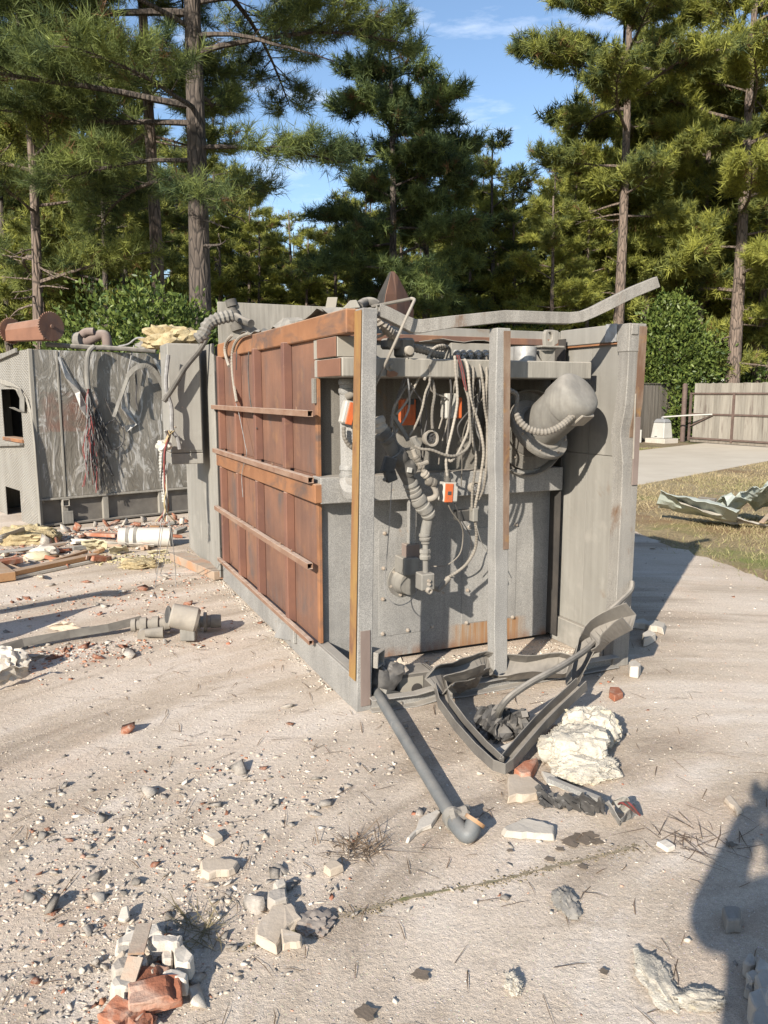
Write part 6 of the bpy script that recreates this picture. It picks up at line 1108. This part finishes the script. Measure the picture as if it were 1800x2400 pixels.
# sage-green roofing sheet on the lawn
gs = MB(); a = quadsheet(G(*z8(490,1710),.45), G(*z8(1100,1880),.30), G(*z8(1110,1960),.02), G(*z8(465,1860),.12), 20, 8, 5, .05, 3, 1.4, .05, .004, .02)
a.solo('green_metal_sheet', 'sage_sheet', 'folded sage-green sheet metal channel lying on the dry lawn', 'metal sheet'); quadsheet(G(*z8(560,1745),.38), G(*z8(990,1965),.05), G(*z8(1400,1990),.03), G(*z8(840,1870),.25), 16, 5, 7, .04, 3, 0, 0, .004, .02).solo('sheet_underside', 'sheet_back', 'pale underside of the folded sheet facing the yard', 'metal sheet')
quadsheet(G(*z8(900,1810),.18), G(*z8(1240,1655),.62), G(*z8(1560,1650),.66), G(*z8(1500,1890),.10), 18, 12, 9, .16, 3.2, 3, .05, .004, .03).solo('green_metal_sheet', 'sage_sheet', 'crumpled sage-green sheet rising at the right edge of the lawn', 'metal sheet'); plank(G(*z8(1290,1960),.10), G(*z8(1400,1850),.22), .06, .02, 'old_timber', 'wood_sliver', 'brown wooden sliver on the crumpled green sheet', 'wood sliver'); plank(G(*z8(800,1770),.12), G(*z8(930,1785),.12), .06, .05, 'dark_channel', 'dark_bar', 'dark bar between the two green sheets', 'steel bar')

# ================================================================== rubble and gravel
HULL = []
rdh = random.Random(12)
for k in range(14):
    bm = bmesh.new(); f = (1, rdh.uniform(.6,.95), rdh.uniform(.35,.75))
    for _ in range(rdh.randint(7, 10)): bm.verts.new((rdh.uniform(-.5,.5)*f[0], rdh.uniform(-.5,.5)*f[1], rdh.uniform(-.5,.5)*f[2]))
    r_ = bmesh.ops.convex_hull(bm, input=bm.verts); bmesh.ops.delete(bm, geom=[g for g in r_['geom_interior'] if isinstance(g, bmesh.types.BMVert)], context='VERTS'); bmesh.ops.triangulate(bm, faces=bm.faces)
    bm.verts.index_update(); HULL.append((np.array([tuple(v.co) for v in bm.verts]), np.array([[v.index for v in f_.verts] for f_ in bm.faces]))); bm.free()
def hull_mesh(k, mat): v, f = HULL[k]; return np_mesh('stone', v, f, None, mat)
SM = {m: [hull_mesh(k, m) for k in range(14)] for m in ('stone_grey', 'brick_red', 'plaster')}
FI = (Matrix.Translation(C0) @ Matrix.Rotation(ANG, 4, 'Z')).inverted()
def blocked(x, y):
    p = FI @ V((x, y, 0))
    if -.01 < p.x < 1.9 and .6 < p.y < 4: return True
    d = V((x, y, 0))-L0; a, b = d.dot(lx), d.dot(ly); return a > -.03 and b > -.03 and a < 2.6 and b < 2.3
zones = []   # (x, y, spread along, spread across, angle, weight, brick share, white share)
def zn(px, py, sx, sy, ang, w, br, wh): g_ = G(px, py); zones.append((g_.x, g_.y, sx, sy, R(ang), w, br, wh))
zn(60,2270,.25,.18,20,1.2,.06,.1); zn(200,2130,.28,.2,25,1.6,.06,.12); zn(360,1970,.35,.22,25,1.7,.10,.12); zn(520,1880,.4,.25,20,1.2,.12,.15); zn(250,1900,.5,.3,20,1.2,.12,.1); zn(80,1960,.4,.3,20,.8,.1,.1); zn(620,1800,.35,.25,15,.6,.1,.2)
zn(120,1545,.5,.16,25,1.6,.4,.25); zn(30,1560,.35,.2,20,1.3,.4,.2); zn(230,1520,.3,.12,20,.8,.35,.3); zn(150,1430,.7,.35,10,1.0,.6,.1); zn(330,1400,.6,.3,10,.9,.5,.2); zn(420,1360,.4,.2,10,.5,.5,.2)
zn(150,1270,.8,.25,40,2.4,.5,.25); zn(300,1240,.7,.12,40,1.8,.55,.25); zn(400,1235,.4,.15,40,.9,.5,.25); zn(80,1300,.5,.3,10,1.2,.45,.2)
zn(560,2060,.25,.15,20,.5,.02,.5); zn(600,2080,.15,.1,0,.4,.05,.6); zn(350,2260,.22,.2,30,1.5,.12,.3); zn(230,2330,.2,.15,0,1.0,.08,.2)
zn(1330,1640,.5,.3,0,.25,.2,.5); zn(1000,1800,.6,.4,0,.35,.08,.5); zn(1300,1990,.7,.3,0,.3,.05,.4)
def sample(n, rg, general=.25):
    w = np.array([z[5] for z in zones]); w = w/w.sum()*(1-general); out = []
    while len(out) < n:
        u = rg.random()
        if u < general: x, y, br, wh = rg.uniform(-4.5, 3.2), 1.6 + 8*rg.random()**1.6, .06, .25
        else:
            z = zones[rg.choice(len(zones), p=w/w.sum())]; a, b = rg.normal(0, z[2]), rg.normal(0, z[3]); ca, sa = math.cos(z[4]), math.sin(z[4]); x, y = z[0]+a*ca-b*sa, z[1]+a*sa+b*ca; br, wh = z[6], z[7]
        if y < 1.2 or blocked(x, y): continue
        q = rg.random(); out.append((x, y, 1 if q < br else 2 if q < br+wh*.55 else 0))
    return out
rgs = np.random.default_rng(5)
CNT = {0: 0, 1: 0, 2: 0}
INFO = {0: ('stone', 'stone_grey', 'small grey-tan rubble stone lying loose on the dusty yard', 'stone', 'loose grey rubble stones'), 1: ('brick_fragment', 'brick_red', 'small red brick fragment lying loose on the dusty yard', 'brick fragment', 'loose red brick fragments'), 2: ('plaster_chip', 'plaster', 'small white plaster chip lying loose on the dusty yard', 'plaster chip', 'loose white plaster chips')}
for x, y, k in sample(540, rgs, .08):
    lim = (290, 200, 150)[k]
    if CNT[k] >= lim: continue
    CNT[k] += 1; nm, mt, lb, ct_, gr = INFO[k]
    s = float(np.clip(rgs.lognormal(math.log(.023 + .0045*y), .45), .012, .14)); o = link(nm, SM[mt][int(rgs.integers(14))], None, (x, y, s*.08)); o.scale = (s, s, s*rgs.uniform(.6,1)); o.rotation_euler = (rgs.uniform(-.5,.5), rgs.uniform(-.5,.5), rgs.uniform(0, 6.28)); pl = 'in the gravel at the lower left' if y < 3.4 and x < .0 else 'along the left debris line' if x < -.7 and y < 7 else 'in the rubble before the scratched unit' if y >= 7 else 'on the open yard before the furnace'; tag(o, lb.replace('on the dusty yard', pl), ct_, gr + ' ' + pl)
for p, q in RUB:
    k = (1, 2, 1, 0)[q % 4]; nm, mt, lb, ct_, gr = INFO[k]; sz = .16 + .05*((q*7) % 3); o = link('rubble_chunk', SM[mt][(q*5) % 14], None, (p.x, p.y, .03)); o.scale = (sz, sz*.8, sz*.7); o.rotation_euler = (.3*q, .5*q, q)
    tag(o, ('grey stone', 'red brick', 'white plaster')[k] + ' chunk lying along the foot of the scratched unit', 'rubble', ('grey', 'red', 'white')[k] + ' chunks along the scratched unit')
rsh = random.Random(31)
def shard(px, py, ln, wd, th, mat, name, label, cat, group, tilt=.25):
    n = rsh.randint(5, 7); poly = [(ln/2*math.cos(a)*rsh.uniform(.7,1.1), wd/2*math.sin(a)*rsh.uniform(.6,1.2)) for a in [6.283*(k+rsh.uniform(-.25,.25))/n for k in range(n)]]
    M_ = Matrix.Translation(G(px, py) + V((0,0,th*.5+.012))) @ Euler((rsh.uniform(-tilt,tilt), rsh.uniform(-tilt,tilt), rsh.uniform(0,6.28))).to_matrix().to_4x4()
    return MB().prism(poly, -th/2, th/2, M_, [(x*rsh.uniform(.86,.99), y*rsh.uniform(.86,.99)) for x, y in poly]).solo(name, mat, label, cat, group, bevel=.003)
for k in range(46):
    px = rsh.uniform(-20, 430); py = 1322 - px*.13 + rsh.gauss(0, 20) - (12 if px > 250 else 0); m, nm, what = rsh.choice((('old_timber','board_shard','weathered board'), ('plaster','plaster_shard','white plaster'), ('brick_red','brick_shard','red brick'), ('cast_grey','metal_shard','grey metal'), ('raw_timber','board_shard','orange wood'), ('plaster_tan','plaster_shard','tan plaster')))
    g_ = G(px, py)
    if blocked(g_.x, g_.y): continue
    shard(px, py, rsh.uniform(.10,.42), rsh.uniform(.05,.13), rsh.uniform(.015,.05), m, nm, what + ' shard in the debris band before the scratched unit', 'shard', what + ' shards before the scratched unit')
for k in range(30):
    x, y = rsh.gauss(720, 110), rsh.gauss(880, 110); m, what = rsh.choice((('plaster','white plaster'), ('plaster_tan','tan plaster'), ('stone_grey','grey stone'), ('plaster','white plaster'), ('brick_red','red brick')))
    if not 480 < x < 960: continue
    shard(*za(x, y), rsh.uniform(.03,.085), rsh.uniform(.025,.06), rsh.uniform(.008,.022), m, 'rubble_shard', what + ' shard in the lower left pile', 'shard', what + ' shards of the lower left pile', .45)
def gravel(name, label, pts, size, colf, seed):
    rg = np.random.default_rng(seed); Vs, Fs, Cs = [], [], []; b = 0
    for x, y, k in pts:
        v, f = HULL[int(rg.integers(14))]; s = size(rg, y); a = rg.uniform(0, 6.28); ca, sa = math.cos(a), math.sin(a); w = v*s; t = rg.uniform(-.6,.6); w = np.stack([w[:,0], w[:,1]*math.cos(t)-w[:,2]*math.sin(t), w[:,1]*math.sin(t)+w[:,2]*math.cos(t)], 1)
        w = np.stack([w[:,0]*ca-w[:,1]*sa+x, w[:,0]*sa+w[:,1]*ca+y, w[:,2]-s*.02], 1); Vs.append(w); Fs.append(f+b); b += len(w); Cs.append(np.tile(colf(rg, k), (len(w), 1)))
    o = link(name, np_mesh(name, np.concatenate(Vs), np.concatenate(Fs), np.concatenate(Cs), 'pebble')); return tag(o, label, 'gravel', None, 'stuff')
PC = {0: [(.42,.365,.30), (.34,.295,.245), (.50,.44,.37), (.25,.222,.195), (.45,.385,.31)], 1: [(.36,.17,.10), (.31,.13,.08), (.42,.25,.18)], 2: [(.54,.49,.42), (.47,.415,.345)]}
pc = lambda rg, k: np.array(PC[k][int(rg.integers(len(PC[k])))])*rg.uniform(.8, 1.15)
gravel('gravel', 'fine mixed gravel and crumbs strewn over the dusty yard', sample(11500, rgs, .20), lambda rg, y: float(np.clip(rg.lognormal(math.log(.0075+.0015*y), .6), .003, .04)), pc, 3)
gravel('fine_grit', 'fine grit scattered over the open yard', [(rgs.uniform(-1.5-.35*i/12000*6, 2.6), 1.3+6*(rgs.random()**1.5), int(rgs.random() < .03) or 2*int(rgs.random() < .25)) for i in range(24000)], lambda rg, y: rg.uniform(.0025, .0085)*(1+.12*y), pc, 4)
pts = []
for _ in range(2600):
    p = FW((rgs.uniform(.06,1.66), rgs.uniform(.1,.6)**1.0, 0)); pts.append((p.x, p.y, 2 if rgs.random() < .6 else 0))
for _ in range(800):
    p = FW((-.015-abs(rgs.normal(0,.035)), rgs.uniform(.3,3.3), 0)); pts.append((p.x, p.y, 2 if rgs.random() < .55 else 0))
for _ in range(500):
    p = FW((rgs.normal(-.0,.08)-.02, 3.2+rgs.uniform(0,.9), 0)); pts.append((p.x, p.y, 2 if rgs.random() < .7 else 1))
gravel('mortar_crumbs', 'pale mortar crumbs along the furnace base and inside its open front', [p for p in pts], lambda rg, y: float(np.clip(rg.lognormal(math.log(.010), .6), .004, .045)), lambda rg, k: np.array([.47,.42,.35])*rg.uniform(.7,1.15) if k == 2 else pc(rg, k), 5)
pts = []
for _ in range(420): g_ = G(rgs.normal(330,70), rgs.normal(1312,9)); pts.append((g_.x, g_.y, 2))
gravel('foam_crumbs', 'yellow foam crumbs scattered in front of the white tube', pts, lambda rg, y: rg.uniform(.015,.06), lambda rg, k: np.array([.42,.36,.21])*rg.uniform(.7,1.1), 6)
# mossy joint across the foreground, pine needles, twigs, dry grass tuft
def joint():
    ctrl = [zb(*p) for p in ((-400,870),(0,745),(150,705),(300,665),(500,628),(640,600),(750,570),(900,535),(1050,500),(1150,470))]; w3 = [G(*p) for p in ctrl]; w3 = catmull(w3, 6); m = MB(); rd = random.Random(4); vs = []
    for i, p in enumerate(w3): t = (w3[min(i+1,len(w3)-1)]-w3[max(i-1,0)]).normalized(); n = V((-t.y,t.x,0)); a = .002+.010*rd.random()**1.5; vs += [p+n*a+V((0,0,.003)), p-n*a*rd.uniform(.4,1)+V((0,0,.003))]
    m.add(vs, [(2*i,2*i+1,2*i+3,2*i+2) for i in range(len(w3)-1)]); surf('moss', (.19,.155,.105), (.26,.215,.15), 30, rough=1, spots=(.15,.15,.06), sp_scale=5, sp=(.52,.62), bump=.004, bscale=90)
    o = m.build('mossy_joint', 'moss', None); tag(o, 'thin mossy crack running across the foreground yard', 'moss', None, 'stuff')
    pts = []
    for p in w3:
        for _ in range(14): pts.append((p.x+rd.gauss(0,.02), p.y+rd.gauss(0,.012), 0))
    gravel('joint_crumbs', 'brown soil crumbs lying along the mossy crack', pts, lambda rg, y: rg.uniform(.004,.014), lambda rg, k: np.array([.19,.155,.10])*rg.uniform(.6,1.3), 8)
joint()
def straw(name, label, n, where, ln, c, seed, lift=.004, r=.0008):
    rg = np.random.default_rng(seed); v = []; 
    for k in range(n):
        x, y, sp = where(rg); a = rg.uniform(0, 6.28); l = rg.uniform(*ln); d = np.array([math.cos(a), math.sin(a), rg.uniform(0, sp)]); s = np.array([-d[1], d[0], 0])*r*rg.uniform(.8,1.6)*(1+.2*y); p = np.array([x, y, lift]); q = p + d*l*.5 + np.array([0,0,.004]) + s*rg.uniform(-8,8); e = q + d*l*.5 - np.array([0,0,.004 if sp < .1 else 0])
        v += [p-s, p+s, q+s, p-s, q+s, q-s, q-s, q+s, e]
    v = np.array(v); cc_ = np.array(c)*np.repeat(rg.uniform(.6,1.25,(len(v)//9,1)), 9, 0); o = link(name, np_mesh(name, v, np.arange(len(v)).reshape(-1,3), cc_, 'grass_blade')); return tag(o, label, 'straw', None, 'stuff')
straw('pine_straw', 'fallen brown pine needles strewn over the yard', 420, lambda rg: (rg.uniform(-1.5,1.8), 1.6+4*rg.random()**1.4, .02), (.05,.16), (.19,.13,.085), 3)
gt_ = G(*zb(60,490)); straw('dry_grass_tuft', 'tuft of dry brown grass near the pipe end', 90, lambda rg: (gt_.x+rg.normal(0,.05), gt_.y+rg.normal(0,.03), .5), (.05,.15), (.2,.14,.09), 4)
gt2 = G(*zb(1370,460)); straw('dry_twigs', 'thin dry twigs at the right of the foreground', 45, lambda rg: (gt2.x+rg.normal(0,.09), gt2.y+rg.normal(0,.05), .1), (.06,.2), (.17,.12,.085), 5)
gt3 = G(*za(960,700)); straw('grass_wisp', 'wisp of dry grass at the back of the lower left pile', 70, lambda rg: (gt3.x+rg.normal(0,.05), gt3.y+rg.normal(0,.04), .6), (.05,.14), (.22,.18,.10), 6)
# wet stain spots: thin dark damp patches
surf('damp', (.12,.095,.07), (.16,.125,.095), 20, rough=.7, bump=.002)
rd = random.Random(8)
def blob(px, r, k): c_ = G(*px); n = 14; return MB().add([c_ + V((r*math.cos(6.283*i/n)*(1+.3*math.sin(i*2.3+k)), r*.9*math.sin(6.283*i/n)*(1+.25*math.cos(i*1.7+k)), .0025+.0007*k)) for i in range(n)], [tuple(range(n))])
m = MB()
for q, (x, y, r) in enumerate(((925,440,.035),(885,455,.03),(965,430,.03),(990,455,.025),(850,485,.016),(810,525,.018),(940,555,.018),(900,470,.02),(950,455,.03),(1515,470,.02),(655,495,.012),(310,980,.025),(95,1130,.03),(1020,970,.014))): b = blob(zb(x,y), r, q); m.add(b.v, b.f)
tag(m.build('damp_spots', 'damp', None), 'dark damp spots on the foreground concrete', 'stain', None, 'stuff')

# ================================================================== out of frame: the photographer and scrap whose shadows fall into view
surf('hoodie', (.06,.065,.08), (.08,.085,.10), 6, rough=.9); surf('jeans', (.05,.065,.11), (.07,.085,.13), 6, rough=.9); surf('skin', (.48,.30,.22), (.52,.33,.25), 6, rough=.6); surf('hair', (.05,.035,.025), (.07,.05,.035), 20, rough=.7)
pn = thing('person', 'person in dark hoodie holding up a phone, seen only by their shadow', 'person', (-.10, -.43, 0)); o_ = V(pn.location)
def skin_mesh(name, verts, edges, rads, mat, parent, sub=1):
    me = bpy.data.meshes.new(name); me.from_pydata([tuple(v) for v in verts], edges, []); o = bpy.data.objects.new(name, me); col.objects.link(o); me.materials.append(MAT[mat]); o.parent = parent
    m = o.modifiers.new('skin', 'SKIN'); sv = me.skin_vertices[0].data
    for i, r in enumerate(rads): sv[i].radius = r if isinstance(r, tuple) else (r, r)
    sv[0].use_root = True; m.use_smooth_shade = True; s = o.modifiers.new('sub', 'SUBSURF'); s.levels = sub; s.render_levels = sub; return o
hl, hr = V((.055,.375,1.60)), V((.15,.375,1.60))
jv = [V((0,0,.95)), V((0,.0,1.15)), V((0,-.01,1.40)), V((0,.0,1.50)), V((0,.03,1.62)), V((0,.03,1.72)), V((-.18,0,1.43)), V((-.125,.25,1.27)), hl, V((.18,0,1.43)), V((.24,.22,1.24)), hr, V((-.10,0,.90)), V((-.11,.02,.50)), V((-.12,0,.08)), V((-.12,.15,.04)), V((.10,0,.90)), V((.11,.02,.50)), V((.12,0,.08)), V((.12,.15,.04))]
je = [(0,1),(1,2),(2,3),(3,4),(4,5),(2,6),(6,7),(7,8),(2,9),(9,10),(10,11),(0,12),(12,13),(13,14),(14,15),(0,16),(16,17),(17,18),(18,19)]
jr = [(.17,.12),(.165,.115),(.17,.11),.058,(.085,.10),(.07,.09),.085,.078,.045,.085,.07,.042,.095,.065,.045,.04,.095,.065,.045,.04]
skin_mesh('body', jv, je, jr, 'hoodie', pn, 2)
skin_mesh('hair', [V((0,.0,1.70)), V((0,.02,1.77)), V((0,-.04,1.66))], [(0,1),(0,2)], [(.09,.10),(.065,.075),(.075,.06)], 'hair', pn, 2)
for s, h in ((-1, hl), (1, hr)):
    vs = [h, h + V((0,.02,.03))]; es = [(0,1)]; rs = [.026, .024]
    for k in range(4): b = len(vs); vs += [h + V((s*-.004,.035,.012+.02*k)), h + V((s*-.02,.045,.014+.02*k)), h + V((s*-.032,.038,.015+.02*k))]; es += [(1,b),(b,b+1),(b+1,b+2)]; rs += [.010,.009,.008]
    b = len(vs); vs += [h + V((s*-.012,.02,.055)), h + V((s*-.03,.012,.062))]; es += [(1,b),(b,b+1)]; rs += [.011,.009]
    skin_mesh('hand', vs, es, rs, 'skin', pn, 1)
MB().box((-.038,-.045,1.555),(.038,-.036,1.655)).solo('phone', 'black_plastic', 'dark phone held up by the photographer', 'phone', bevel=.004)
q0 = V((-3.35, 4.15, 0))
quadsheet(q0+V((-.5,-.2,.0)), q0+V((.45,.2,.0)), q0+V((.35,.35,.85)), q0+V((-.4,-.1,.6)), 10, 8, 4, .12, 3).solo('scrap_sheet', 'galv', 'bent scrap sheet standing just left of the frame', 'metal sheet')
MB().sweep(CH(.09,.07,.006), [q0+V((-.6,.5,.02)), q0+V((-.2,.6,.5)), q0+V((.2,.75,.78)), q0+V((.5,.9,.7))], V((0,0,1))).solo('scrap_channel', 'dark_channel', 'bent scrap channel leaning just left of the frame', 'steel channel')
